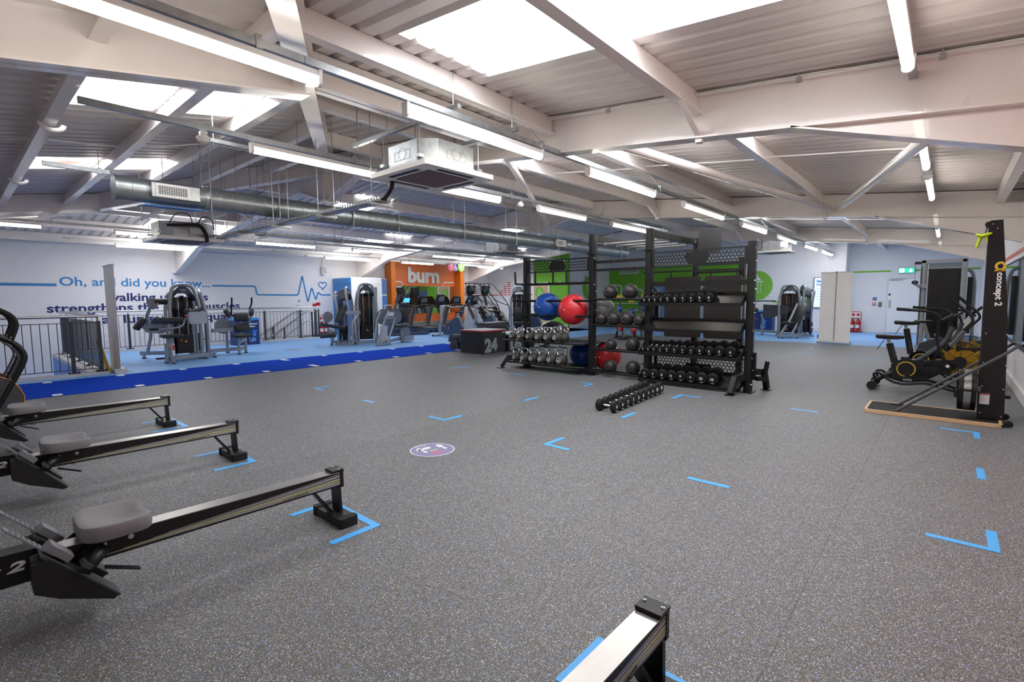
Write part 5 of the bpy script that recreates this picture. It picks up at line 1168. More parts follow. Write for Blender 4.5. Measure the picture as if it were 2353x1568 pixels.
        mb = MB(); [mb.box(-.165 + .022 * i, s2 * .011 - .005, .0062, -.152 + .022 * i, s2 * .011 + .005, .0068, M) for i in range(7) for s2 in (-1, 1)]; obj('slots', mb, 'black', pl_, smooth=False)['kind'] = 'stuff'
        mb = MB(); mb.box(-.02, -.04, .006, .08, .04, .035, M); obj('heel_cup', mb, 'grey_mid', fs, smooth=False)
        mb = MB(); Q = [(FX + .12, yo - .07, .27), (FX + .16, yo - .07, .31), (FX + .20, yo - .03, .335), (FX + .21, yo + .03, .335), (FX + .17, yo + .07, .31), (FX + .12, yo + .07, .27)]
        W = V((.038, 0, -.03)); pts = fil(Q, .03, 3)
        vs = [tuple(p) for p in pts] + [tuple(V(p) + W) for p in pts]; n = len(pts); mb.add(vs, [(i, i + 1, n + i + 1, n + i) for i in range(n - 1)]); o = obj('strap', mb, 'black', fs); md = o.modifiers.new('thick', 'SOLIDIFY'); md.thickness = .004
        mb = MB(); mb.bar((FX + .21, yo - .06, .25), (FX + .33, yo - .075, .20), .035, .004, (0, 0, 1)); obj('strap_tail', mb, 'black', fs, smooth=False)
        mb = MB(); mb.box(-.02, -.03, -.006, .02, .03, .012, Tr(FX + .15, yo - .055, .285) @ Ry(.85)); obj('buckle', mb, 'grey_dark', fs, smooth=False)
    # flywheel end (left of the picture)
    mb = MB(); mb.lathe([(.001, -.10), (.25, -.10), (.27, -.08), (.27, .08), (.25, .10), (.001, .10)], 32, Tr(-1.98, 0, .36) @ Rx(PI / 2)); fw = obj('flywheel_cage', mb, 'black_tex', t)
    mb = MB(); mb.lathe([(.272, -.05), (.276, -.05), (.276, .05), (.272, .05)], 32, Tr(-1.98, 0, .36) @ Rx(PI / 2)); obj('perforated_band', mb, 'galv', fw)
    mb = MB(); mb.prism(rrect(-2.25, -.27, -2.16, .27, .02), 0, .06); mb.bar((-2.2, 0, .05), (-2.0, 0, .2), .08, .05); obj('front_foot', mb, 'black', t)
    mb = MB(); mb.tube(fil([(-1.8, 0, .36), (-1.85, 0, .75), (-1.6, 0, 1.0)], .1), .018, 8); arm = obj('monitor_arm', mb, 'black', t)
    mb = MB(); mb.box(-.01, -.09, -.1, .03, .09, .1, Tr(-1.6, 0, 1.02) @ Ry(-.3)); obj('monitor', mb, 'grey_dark', arm, smooth=False)
    mb = MB(); mb.tube([(-1.72, -.22, .44), (-1.72, 0, .45), (-1.72, .22, .44)], .016, 8); obj('pull_handle', mb, 'black_rub', t)
    return t
RG = 'black rowing machines in a row'
r0 = rower(); r0.location = (1.545, 2.87, 0); r0['label'] = 'black rowing machine with grey seat, nearest whole one at left'; r0['group'] = RG
dup(r0, (1.545, .72, 0), 0, 'black rowing machine of which only the rail end shows at the bottom edge', RG)
dup(r0, (1.60, 4.73, 0), .0, 'black rowing machine, middle one of the three at left', RG)
dup(r0, (1.545, 6.55, 0), .0, 'black rowing machine, farthest one next to the turf', RG)
# ================================================================ curved climber at the left edge
t = thing('stair_climber', 'black step climber with curved tube handles cut by the left edge', 'climber', (.0, 8.5, 0))
for s in (-.30, .30):
    mb = MB(); mb.tube(fil([(-.05, s, 1.36), (.35, s, 1.33), (.50, s, 1.225), (.535, s, 1.12), (.47, s, .93)], .1), .028, 10); obj('hand_grip', mb, 'black_rub', t)
    mb = MB(); mb.tube(fil([(-.1, s, 1.0), (.40, s, .99), (.54, s, .86), (.585, s, .74), (.54, s, .62), (.36, s, .25), (.25, s, .05)], .12), .030, 10); h = obj('side_frame', mb, 'black', t)
    mb = MB(); mb.tube(fil([(.40, s - .02, .93), (.50, s - .02, .83), (.53, s - .02, .74), (.49, s - .02, .63), (.33, s - .02, .3)], .1), .012, 6); obj('frame_trim', mb, 'grey_dark', h)
    for z, x in ((.975, .475), (.95, .465), (.47, .45), (.435, .43)): mb = MB(); mb.cyl((x, s - .032, z), (x, s - .024, z), .008, 8); obj('bolt', mb, 'chrome', h)
    mb = MB(); mb.prism([(-.7, 0.0), (.52, 0.0), (.54, .28), (.50, .38), (.44, .47), (.30, .55), (-.7, .62)], s - .014, s + .014, 'y'); p = obj('side_panel', mb, 'grey_dark', t, smooth=False)
    mb = MB(); mb.tube([(.523, s - .016, .02), (.543, s - .016, .28), (.505, s - .016, .385), (.445, s - .016, .475), (.30, s - .016, .555)], .006, 6); obj('edge_trim', mb, 'orange_trim', p)
for k in range(4): mb = MB(); mb.box(-.5 + .22 * k, -.27, .2 + .0 * k + .1 * (3 - k), -.26 + .22 * k, .27, .24 + .1 * (3 - k)); obj('step', mb, 'black_rub', t, smooth=False)
mb = MB(); mb.box(-.62, -.27, .9, -.52, .27, 1.35); obj('console', mb, 'black_gloss', t, smooth=False)
mb = MB(); mb.prism(rrect(-.68, -.24, -.5, .24, .05), .3, .95); obj('console_mast', mb, 'black', t)
# ================================================================ ski trainer
t = thing('ski_trainer', 'tall black ski trainer tower with lime handles by the right wall', 'ski trainer', (7.52, -.30, 0))
mb = MB(); mb.prism(rrect(-.30, -.21, .33, .98, .05), .008, .034); bs = obj('platform', mb, 'black_rub', t)
mb = MB(); mb.ring(rrect(-.315, -.20, .345, 1.0, .06), rrect(-.29, -.17, .32, .975, .05), .002, .04); obj('edge_band', mb, 'wood', bs)
tw = .075
mb = MB(); mb.prism([(.0, .04), (-.215, .04), (-.19, 1.06), (-.09, 2.19), (.008, 2.19), (.02, 2.10), (.012, 1.06)], -tw, tw, 'x'); twr = obj('tower', mb, 'black', t, smooth=False)
for s in (-1, 1):
    for (y, z) in ((-.02, .98), (-.185, .97), (-.015, .66), (-.195, .64), (-.02, .4), (-.19, .38), (-.02, .1), (-.19, .08), (-.01, 2.15), (-.05, 2.10)): link('bolt', boltm, twr, Tr(s * tw, y, z) @ Ry(s * PI / 2))
# side lettering reads downwards on the near side
M = Tr(-tw - .0015, -.055, 1.635) @ Rz(-PI / 2) @ Ry(PI / 2)
mb = xform(text_mesh('concept 2', .36, .075, .0015, .03, .0, capfit=None), M); obj('lettering', mb, 'print_white', twr)
lg = MB(); lg.ring([(.05 * math.cos(a) - .065, .045 * math.sin(a) + .04) for a in [2 * PI * i / 24 for i in range(24)]], [(.026 * math.cos(a) - .065, .022 * math.sin(a) + .04) for a in [2 * PI * i / 24 for i in range(24)]], -.0015, 0, 'y', M); lg.box(-.025, -.0015, -.005, -.012, 0, .085, M); obj('emblem', lg, 'gold', twr)
mb = MB(); mb.box(-tw - .0012, -.09, .20, -tw - .0002, -.01, .32); wl_ = obj('warning_label', mb, 'print_white', twr, smooth=False); mb = MB(); mb.box(-tw - .0018, -.088, .305, -tw - .0011, -.012, .318); obj('print', mb, 'red', wl_, smooth=False)
mb = MB(); mb.lathe([(.001, -.06), (.16, -.06), (.215, -.035), (.225, -.02)], 32, Tr(0, .10, .335) @ Rx(PI / 2)); mb.lathe([(.225, .02), (.215, .035), (.16, .06), (.001, .06)], 32, Tr(0, .10, .335) @ Rx(PI / 2)); fw = obj('flywheel_cage', mb, 'black_tex', t)
mb = MB(); mb.lathe([(.222, -.075), (.228, -.07), (.228, .07), (.222, .075), (.001, .075)], 32, Tr(0, .095, .335) @ Rx(PI / 2)); obj('cage_rim', mb, 'black', fw)
mb = MB(); mb.lathe([(.2285, -.03), (.231, -.03), (.231, .03), (.2285, .03)], 32, Tr(0, .095, .335) @ Rx(PI / 2)); obj('perforated_band', mb, 'galv', fw)
mb = MB(); mb.tube(fil([(-.23, .17, .41), (-.245, .17, .36), (-.245, .0, .36), (-.23, .0, .41)], .02), .012, 8); obj('damper_handle', mb, 'black_gloss', fw)
mb = MB(); ux = .24; mb.tube(fil([(-ux, .70, .04), (-ux, -.20, .80), (-ux * .9, -.27, .87), (0, -.29, .88), (ux * .9, -.27, .87), (ux, -.20, .80), (ux, .70, .04)], .1, 5), .016, 10); obj('support_tube', mb, 'grey_dark', t)
for s in (-1, 1): mb = MB(); mb.cbox((s * ux, .74, .040), (.05, .10, .008)); obj('tube_foot', mb, 'black', t, smooth=False)
for s in (-1, 1):
    mb = MB(); mb.lathe([(.001, .02), (.045, .018), (.055, 0), (.016, -.02), (.014, -.11), (.022, -.125), (.001, -.125)][::-1], 14, Tr(s * .05, .05 + .02 * s, 2.04) @ Rx(.25 * s)); h = obj('pull_handle', mb, 'lime', t)
    mb = MB(); mb.cyl((s * .05, .045, 2.04), (s * .04, .02, 2.17), .005, 6); obj('cord', mb, 'black', h)
mb = MB(); mb.cyl((-.08, .02, 2.15), (.08, .02, 2.15), .03, 12); obj('pulley', mb, 'black_gloss', t)
mb = MB(); mb.bar((0, 0, .80), (0, .17, .79), .05, .03); mb.sph((0, .19, .79), .028, 10); arm = obj('monitor_arm', mb, 'black', t)
mb = MB(); mb.box(-.1, -.015, -.10, .1, .02, .10, Tr(0, .20, .90) @ Rx(.55)); obj('monitor', mb, 'grey_dark', arm, smooth=False)
for s in (-1, 1): mb = MB(); mb.lathe([(.03, -.012), (.035, 0), (.03, .012)], 14, Tr(s * .22, -.245, .034) @ Ry(PI / 2), cap=True); mb.box(s * .22 - .02, -.24, .02, s * .22 + .02, -.19, .05); obj('transport_wheel', mb, 'black', t)
mb = MB(); mb.cyl((0.06, -.2, .28), (.06, -.26, .28), .02, 10); obj('knob', mb, 'black', t)
# ================================================================ air bikes
def air_bike(name, label, loc, rz, seat_z=.78, group=None):
    """front toward -Y, built in the YZ plane; x across"""
    t = thing(name, label, 'exercise bike', loc, rz, group)
    def T(pts, r, nm, m='black', R=.06, n=10, par=None): mb = MB(); mb.tube(fil(pts, R), r, n); return obj(nm, mb, m, par or t)
    mb = MB(); mb.tube([(-.26, .80, .065), (.26, .80, .065)], .036, 12); rb = obj('rear_stabiliser', mb, 'black', t)
    for s in (-1, 1):
        mb = MB(); mb.cyl((s * .27, .80, .065), (s * .30, .80, .065), .062, 18); w = obj('stabiliser_wheel', mb, 'black_rub', rb)
        mb = MB(); mb.cyl((s * .26, .80, 0), (s * .26, .80, .03), .018, 8); obj('levelling_foot', mb, 'chrome', rb)
    mb = MB(); mb.tube([(-.25, -.17, .05), (.25, -.17, .05)], .04, 12); mb.cbox((-.24, -.17, .03), (.05, .1, .06)); mb.cbox((.24, -.17, .03), (.05, .1, .06)); obj('front_stabiliser', mb, 'black_rub', t)
    T([(0, .80, .09), (0, .66, .20), (0, .5, .26)], .035, 'rear_strut')
    for s in (-1, 1):
        T([(s * .17, .76, .13), (s * .17, .80, .235), (s * .17, .72, .25), (s * .17, .60, .14), (s * .17, .46, .10), (s * .17, .18, .15), (s * .17, .05, .11), (s * .17, -.15, .06)], .018, 'base_tube', 'black', .08)
    # chain guard body
    mb = MB(); prof = arc(.44, .30, .155, PI * .5, PI * 1.5, 10) if False else None
    poly = [(.44 + .16 * math.cos(a), .30 + .16 * math.sin(a)) for a in [PI / 2 - PI * i / 10 for i in range(11)]] + [(.20, .16), (.02, .29), (-.12, .36), (-.12, .46), (.05, .465), (.25, .455)]
    mb.prism(poly, -.06, .06, 'x'); cg = obj('chain_guard', mb, 'black_gloss', t)
    mb = MB(); mb.prism(rrect(.02, .33, .28, .36, .014), -.064, .064, 'x'); mb.prism(rrect(.04, .41, .26, .43, .01), -.064, .064, 'x'); obj('guard_rib', mb, 'black', cg)
    for s in (-1, 1):
        mb = MB(); mb.ring([(y, z) for y, z in circ(.42, .315, .112, 30)], [(y, z) for y, z in circ(.42, .315, .098, 30)], s * .060 - (.008 if s < 0 else 0), s * .060 + (.008 if s > 0 else 0), 'x'); obj('ring', mb, 'gold', cg)
        mb = MB(); mb.prism(circ(.42, .315, .096, 24), min(s * .06, s * .066), max(s * .06, s * .066), 'x'); obj('crank_disc', mb, 'black', cg)
        a = (-1.75 if s < 0 else 1.39); e = (.42 + .15 * math.cos(a) * 1.0, .315 + .15 * math.sin(a)); mb = MB(); mb.prism([(.42 - .05, .36), (.42 + .05, .36), (e[0] + .022, e[1]), (e[0] - .022, e[1])] if s < 0 else [(.42 - .05, .27), (.42 + .05, .27), (e[0] + .022, e[1]), (e[0] - .022, e[1])], min(s * .07, s * .085), max(s * .07, s * .085), 'x'); ck = obj('crank', mb, 'black', t, smooth=False)
        mb = MB(); mb.cbox((s * .125, e[0], e[1]), (.085, .10, .022)); mb.cyl((s * .08, e[0], e[1]), (s * .12, e[0], e[1]), .012, 8); obj('pedal', mb, 'grey_mid' if s < 0 else 'black', ck, smooth=False)
    # fan
    fc = (-.16, .47); R = .27; Mf = Tr(0, fc[0], fc[1]) @ Ry(PI / 2)
    mb = MB(); mb.lathe([(.001, -.012), (.19, -.012), (.19, .012), (.001, .012)], 32, Mf); fd = obj('fan_disc', mb, 'fan_yellow', t)
    for k in range(10): a = 2 * PI * k / 10; mb = MB(); mb.box(-.045, .16, -.012, .045, .255, .012, Tr(0, fc[0], fc[1]) @ Rx(a)); obj('fan_blade', mb, 'fan_yellow', fd, smooth=False)
    for s in (-1, 1):
        mb = MB()
        for q in [.07 + .0155 * i for i in range(13)]: mb.tube([(s * (.085 - .02 * (q / R) ** 2), fc[0] + q * math.cos(b), fc[1] + q * math.sin(b)) for b in [2 * PI * i / 36 for i in range(36)]], .0021, 4, closed=True)
        for i in range(8): b = 2 * PI * i / 8; mb.tube([(s * .085, fc[0] + .06 * math.cos(b), fc[1] + .06 * math.sin(b)), (s * .062, fc[0] + R * math.cos(b), fc[1] + R * math.sin(b))], .003, 4)
        o = obj('wire_guard', mb, 'black', t); o['kind'] = 'stuff'
        mb = MB(); mb.cyl((s * .075, fc[0], fc[1]), (s * .098, fc[0], fc[1]), .075, 20); obj('fan_hub', mb, 'black', t)
    mb = MB(); mb.lathe([(R, -.065), (R + .01, -.065), (R + .01, .065), (R, .065)], 40, Mf); obj('fan_rim', mb, 'black', t)
    for s in (-1, 1): mb = MB(); mb.bar((s * .10, fc[0] - .01, fc[1]), (s * .10, -.17, .06), .025, .05, (0, 1, 0)); mb.bar((s * .10, fc[0], fc[1]), (s * .07, .12, .44), .025, .06, (0, 0, 1)); obj('fork', mb, 'black', t, smooth=False)
    # main tube, seat
    T([(0, .30, .44), (0, .0, .72), (0, -.06, .95)], .034, 'main_tube', 'grey_dark', .1)
    mb = MB(); mb.bar((0, .56, .40), (0, .635, seat_z - .10), .055, .085, (0, 1, 0)); sp_ = obj('seat_post', mb, 'black', t, smooth=False)
    mb = xform(text_mesh('RAZE', .14, .03, .001, .04), Tr(-.0285, .60, .62) @ Rx(-.18) @ Rz(-PI / 2) @ Ry(PI / 2)); obj('print', mb, 'grey_dark', sp_)
    mb = MB(); mb.bar((0, .635, seat_z - .13), (0, .65, seat_z - .03), .03, .045, (0, 1, 0)); mb.bar((0, .72, seat_z - .035), (0, .52, seat_z - .03), .04, .02); obj('seat_slider', mb, 'galv', t, smooth=False)
    ol = [(.115, .16), (.13, .10), (.11, .02), (.06, -.06), (.035, -.14), (.025, -.17), (-.025, -.17), (-.035, -.14), (-.06, -.06), (-.11, .02), (-.13, .10), (-.115, .16), (-.05, .175), (.05, .175)]
    f_ = lambda x, y: .02 + .018 * max(0, y / .17)
    mb = layered(ol, [(.86, -.028), (.97, -.02), (1.0, 0.), (.97, lambda x, y: f_(x, y) - .006), (.88, f_), (.5, lambda x, y: f_(x, y) + .003), (.1, f_)]); obj('saddle', mb, 'black', t, Tr(0, .63, seat_z))
    mb = MB(); mb.tube([(.02, .70, seat_z - .06), (.0, .74, seat_z - .12), (.0, .78, seat_z - .20)], .005, 5); obj('cable_tail', mb, 'black', t)
    # moving arms, opposite phase
    ln = (lambda s: [(s * .19, -.07, .33), (s * .19, .06, .62), (s * .20, .10, .78), (s * .22, .085, 1.12), (s * .24, .20, 1.17), (s * .25, .56, 1.20)])
    lf = (lambda s: [(s * .19, -.06, .33), (s * .19, -.03, .60), (s * .19, -.06, .74), (s * .21, -.28, 1.03), (s * .22, -.24, 1.12), (s * .25, .0, 1.36)])
    for s, P in ((-1, ln(-1)), (1, lf(1))):
        a = T(P, .019, 'swing_arm', 'black', .09, 10); q = P[-1]; p = P[-2]; d = (V(q) - V(p)).normalized(); mb = MB(); mb.tube([V(q) - d * .16, V(q)], .0225, 10); obj('grip', mb, 'black_rub', a); mb = MB(); mb.tube([V(P[0]) + (V(P[1]) - V(P[0])) * .22, V(P[0]) + (V(P[1]) - V(P[0])) * .34], .0205, 10); obj('label_band', mb, 'print_white', a)
    mb = MB(); mb.bar((0, -.06, .93), (0, -.02, 1.06), .03, .03, (1, 0, 0)); mb.box(-.11, -.02, -.07, .11, .012, .07, Tr(0, .0, 1.08) @ Rx(.95)); obj('console', mb, 'black', t, smooth=False)
    return t
air_bike('air_bike', 'black air bike with yellow fan, nearest to the ski trainer', (9.3, .0, 0), 0, .78, 'black and yellow air bikes')
air_bike('air_bike', 'black air bike with yellow fan and higher saddle, second from the ski trainer', (10.75, -.12, 0), 0, .93, 'black and yellow air bikes')
# spin bike behind
t = thing('spin_bike', 'dark spin bike with pale sloping frame behind the air bikes', 'exercise bike', (12.1, -.05, 0))
for y in (.62, -.48): mb = MB(); mb.tube([(-.25, y, .05), (.25, y, .05)], .03, 10); obj('stabiliser', mb, 'black', t)
mb = MB(); mb.bar((0, .60, .08), (0, .05, .42), .07, .08); mb.bar((0, .05, .42), (0, -.46, .08), .07, .07); obj('lower_frame', mb, 'grey_dark', t, smooth=False)
mb = MB(); mb.bar((0, .12, .34), (0, -.28, 1.0), .06, .10, (0, 1, 0)); obj('front_beam', mb, 'banner', t, smooth=False)
mb = MB(); mb.lathe([(.001, -.05), (.2, -.05), (.23, -.02), (.23, .02), (.2, .05), (.001, .05)], 28, Tr(0, -.42, .35) @ Ry(PI / 2)); obj('flywheel_cover', mb, 'slate', t)
mb = MB(); mb.prism([(.5, .25), (.1, .25), (-.05, .5), (.15, .62), (.42, .5)], -.07, .07, 'x'); obj('body_cover', mb, 'grey_dark', t)
mb = MB(); mb.bar((0, .28, .5), (0, .38, .86), .045, .06, (0, 1, 0)); obj('seat_post', mb, 'galv', t, smooth=False)
mb = layered([(.10, .15), (.12, .08), (.06, -.04), (.025, -.14), (-.025, -.14), (-.06, -.04), (-.12, .08), (-.10, .15)], [(.85, -.025), (1., 0), (.95, .02), (.6, .026), (.1, .026)]); obj('saddle', mb, 'black', t, Tr(0, .38, .90))
mb = MB(); mb.tube(fil([(-.22, .0, 1.16), (-.22, -.2, 1.09), (0, -.26, 1.06), (.22, -.2, 1.09), (.22, .0, 1.16)], .1), .017, 8); mb.bar((-.2, -.3, 1.03), (.2, -.3, 1.03), .05, .03); obj('handlebar', mb, 'black_rub', t)
mb = MB(); mb.box(-.14, -.02, -.09, .14, .02, .09, Tr(0, -.34, 1.12) @ Rx(.8)); obj('console', mb, 'black_gloss', t, smooth=False)
for s in (-1, 1): mb = MB(); mb.sph((s * .04, .2, .66), .022, 8); obj('adjust_knob', mb, 'orange_trim', t)
# ================================================================ cable tower by the right wall
t = thing('cable_tower', 'tall dark cable machine tower with silver frame by the right wall', 'cable machine', (17.4, .14, 0)); H = 2.30
for x, y in ((-.25, .40), (-.25, -.40), (.35, -.40), (.35, .40)): mb = MB(); mb.prism(rrect(x - .05, y - .06, x + .05, y + .06, .02), 0, H); obj('upright', mb, 'silver_paint', t)
mb = MB(); mb.box(-.3, -.45, H - .06, .4, .45, H + .02); obj('top_frame', mb, 'silver_paint', t, smooth=False)
mb = MB(); mb.box(-.22, -.36, .25, -.19, .30, 2.08); sh = obj('front_shroud', mb, 'black_gloss', t, smooth=False)
mb = MB(); mb.box(-.225, -.30, .9, -.2201, .02, 2.02); obj('shroud_window', mb, 'black', sh, smooth=False)
mb = MB(); mb.box(-.22, -.34, 2.09, -.2, .30, 2.22); obj('top_window', mb, 'glass', t, smooth=False)
for y in (.345, .44): mb = MB(); mb.prism(rrect(-.30, y - .022, -.22, y + .022, .008), 0, 2.15); cp_ = obj('slide_column', mb, 'grey_mid', t); mb = MB(); [mb.disc((-.301, y, .3 + .08 * k), .009, .002, 'x', 8) for k in range(22)]; obj('holes', mb, 'black', cp_)['kind'] = 'stuff'
mb = MB(); mb.box(-.38, .32, 1.58, -.2, .50, 1.68); mb.cyl((-.4, .44, 1.60), (-.3, .56, 1.68), .03, 10); ca = obj('carriage', mb, 'silver', t, smooth=False)
mb = MB(); mb.lathe([(.07, -.015), (.075, 0), (.07, .015), (.03, .015), (.03, -.015)], 16, Tr(-.42, .56, 1.73) @ Ry(.6)); mb.cyl((-.42, .56, 1.73), (-.42, .58, 2.20), .004, 6); obj('pulley', mb, 'grey_dark', ca)
mb = MB(); mb.cbox((-.3, .52, 2.24), (.1, .14, .07)); obj('top_pulley_box', mb, 'black', t, smooth=False)
mb = MB(); mb.tube(fil([(.3, -.30, 2.05), (.3, -.55, 2.05), (.3, -.62, 1.75), (.3, -.64, .1)], .2), .04, 10); obj('side_tube', mb, 'silver_paint', t)
mb = MB(); mb.box(-.1, -.58, .4, .2, -.48, 1.85); obj('weight_shroud', mb, 'black', t, smooth=False)
mb = MB(); mb.box(-.35, -.5, 0, .45, .5, .06); obj('base', mb, 'silver_paint', t, smooth=False)
# ================================================================ treadmills
def treadmill():
    """user stands at -Y facing +Y; origin at the deck centre on the floor"""
    t = thing('treadmill', '', 'treadmill')
    mb = MB(); mb.prism([(-1.0, .06), (-1.0, .17), (-.9, .19), (.62, .21), (.62, .08)], -.42, .42, 'x'); dk = obj('deck', mb, 'slate', t, smooth=False)
    mb = MB(); mb.prism([(-.93, .19), (.6, .214), (.6, .218), (-.93, .196)], -.27, .27, 'x'); obj('belt', mb, 'black_rub', dk, smooth=False)
    for s in (-1, 1):
        mb = MB(); mb.prism([(-.98, .18), (.62, .212), (.62, .23), (-.98, .20)], min(s * .29, s * .40), max(s * .29, s * .40), 'x'); obj('side_rail', mb, 'grey_mid', dk, smooth=False)
        mb = MB(); mb.cbox((s * .35, -1.0, .11), (.14, .10, .13)); obj('end_cap', mb, 'slate', dk, smooth=False)
        mb = MB(); mb.cyl((s * .33, -.85, 0), (s * .33, -.85, .08), .03, 10); mb.cyl((s * .33, .75, 0), (s * .33, .75, .08), .03, 10); obj('foot', mb, 'black', dk)
        mb = MB(); mb.bar((s * .40, .70, .16), (s * .40, .34, 1.08), .065, .11, (0, 1, 0)); up_ = obj('upright', mb, 'grey_mid', t, smooth=False)
        mb = MB(); mb.bar((s * .435, .69, .30), (s * .435, .38, 1.0), .006, .06, (0, 1, 0)); obj('upright_stripe', mb, 'brown' if s > 0 else 'grey_dark', up_, smooth=False)
        mb = MB(); mb.tube(fil([(s * .40, .36, 1.05), (s * .40, .1, 1.06), (s * .40, -.16, 1.0)], .1), .03, 10); hr = obj('handrail', mb, 'black', t)
        mb = MB(); mb.tube([(s * .40, .24, 1.056), (s * .40, .16, 1.056)], .032, 10); obj('grip_band', mb, 'orange_trim', hr)
    hood = [(.50, .16)] + [(.60 + .0, .30), (.70, .36), (.84, .37), (.98, .32), (1.03, .2), (1.03, .06)] + [(.5, .06)]
    mb = MB(); mb.prism(hood, -.40, .40, 'x'); obj('motor_hood', mb, 'bottle', t)
    mb = MB(); mb.tube(fil([(-.40, .30, 1.07), (-.2, .22, 1.10), (.2, .22, 1.10), (.40, .30, 1.07)], .08), .034, 10); obj('cross_bar', mb, 'black', t)
    return t
def console(t, screen, led):
    M = Tr(0, .30, 1.24) @ Rx(.35)
    mb = MB(); mb.prism([(-.26, -.18), (.26, -.18), (.30, -.05), (.22, .20), (.12, .235), (-.12, .235), (-.22, .20), (-.30, -.05)], -.03, .06, 'y', M); c = obj('console', mb, 'black', t)
    mb = MB(); mb.prism(rrect(-.17, -.02, .17, .19, .02), -.034, -.03, 'y', M); obj('display', mb, 'screen_blue' if screen else 'grey_dark', c)
    if not screen:
        for i in range(4):
            for j in range(3): mb = MB(); mb.prism(rrect(-.15 + .08 * i, .0 + .06 * j, -.09 + .08 * i, .045 + .06 * j, .006), -.036, -.034, 'y', M); obj('key', mb, 'grey_mid', c)
    mb = MB(); mb.prism(rrect(-.2, -.15, .2, -.06, .02), -.036, -.03, 'y', M); obj('keypad', mb, 'grey_dark', c)
tm = treadmill(); tms = []
for k in range(5):
    x = 12.68 + .945 * k; o = tm if k == 0 else dup(tm, (0, 0, 0), 0, ''); o.location = (x, 16.75, 0); o['label'] = f"dark treadmill facing the orange mirror wall, {ORD[k]} from the left"; o['group'] = 'treadmills facing the mirror'; tms.append(o)
for k, o in enumerate(tms): console(o, k % 2 == 0, True)
# ================================================================ upright bikes (front toward -X)
def upright_bike(name):
    t = thing(name, '', 'exercise bike')
    mb = MB(); mb.tube([(-.62, -.25, .04), (-.62, .25, .04)], .035, 10); mb.tube([(.60, -.25, .04), (.60, .25, .04)], .035, 10); mb.bar((-.62, 0, .05), (.6, 0, .07), .08, .05); bs = obj('base', mb, 'silver_paint', t)
    for s in (-1, 1): mb = MB(); mb.cyl((-.62, s * .25, .04), (-.62, s * .29, .04), .04, 12); obj('base_cap', mb, 'slate', bs)
    mb = MB(); mb.prism([(-.30, .08), (.52, .08), (.55, .35), (.42, .68), (.30, .72), (.05, .52), (-.25, .30)], -.09, .09, 'y'); bd = obj('body_cover', mb, 'slate', t)
    mb = MB(); mb.prism([(.30, .72), (.42, .68), (.55, .35), (.60, .36), (.47, .70), (.34, .76)], -.05, .05, 'y'); obj('cover_trim', mb, 'grey_mid', bd)
    for s in (-1, 1): mb = MB(); mb.bar((.05, s * .11, .28), (.05 + s * .06, s * .11, .28 + s * -.15), .02, .03, (0, 1, 0)); ck = obj('crank', mb, 'galv_lt', t, smooth=False); mb = MB(); mb.cbox((.05 + s * .06, s * .16, .28 - s * .16), (.10, .08, .03)); obj('pedal', mb, 'black', ck, smooth=False)
    mb = MB(); mb.tube(fil([(-.50, 0, .08), (-.52, 0, .35), (-.40, 0, .65), (-.46, 0, 1.12)], .12), .05, 12); obj('column', mb, 'silver_paint', t)
    mb = MB(); mb.tube(fil([(.35, .32, 1.10), (-.1, .30, 1.06), (-.35, .12, 1.12), (-.40, 0, 1.12), (-.35, -.12, 1.12), (-.1, -.30, 1.06), (.0, -.32, 1.10)], .1), .02, 8); obj('handlebar', mb, 'galv_lt', t)
    M = Tr(-.46, 0, 1.32) @ Rz(PI / 2) @ Rx(.25)
    mb = MB(); mb.prism([(-.15, -.20), (.15, -.20), (.19, .05), (.19, .20), (-.19, .20), (-.19, .05)], -.03, .05, 'y', M); c = obj('console', mb, 'black', t)
    mb = MB(); mb.prism(rrect(-.15, -.05, .15, .17, .02), -.035, -.03, 'y', M); obj('display', mb, 'grey_dark', c)
    for i in range(4):
        for j in range(3): mb = MB(); mb.prism(rrect(-.13 + .07 * i, -.02 + .06 * j, -.08 + .07 * i, .02 + .06 * j, .006), -.037, -.035, 'y', M); obj('key', mb, 'grey_light' if (i + j) % 2 else 'orange_trim' if i == 3 else 'grey_mid', c)
    mb = MB(); mb.cyl((.34, 0, .70), (.38, 0, .86), .028, 10); obj('seat_post', mb, 'chrome', t)
    mb = layered([(-.16, .02), (-.06, .05), (.05, .11), (.13, .12), (.15, .06), (.15, -.06), (.13, -.12), (.05, -.11), (-.06, -.05), (-.16, -.02)], [(.88, -.035), (1., -.01), (.97, .02), (.7, .03), (.1, .03)]); obj('saddle', mb, 'black', t, Tr(.40, 0, .89))
    return t
ub = upright_bike('upright_bike'); ub.location = (12.0, 13.5, 0); ub.rotation_euler = (0, 0, -PI / 2 + .12); ub['label'] = 'upright exercise bike with slate body behind the plyo box, left one'; ub['group'] = 'upright exercise bikes'
dup(ub, (13.75, 13.5, 0), -PI / 2 + .12, 'upright exercise bike with slate body, right one near the climbers', 'upright exercise bikes'); dup(ub, (15.55, 12.75, 0), -PI / 2 + .12, 'upright exercise bike half hidden behind the rig post', 'upright exercise bikes')
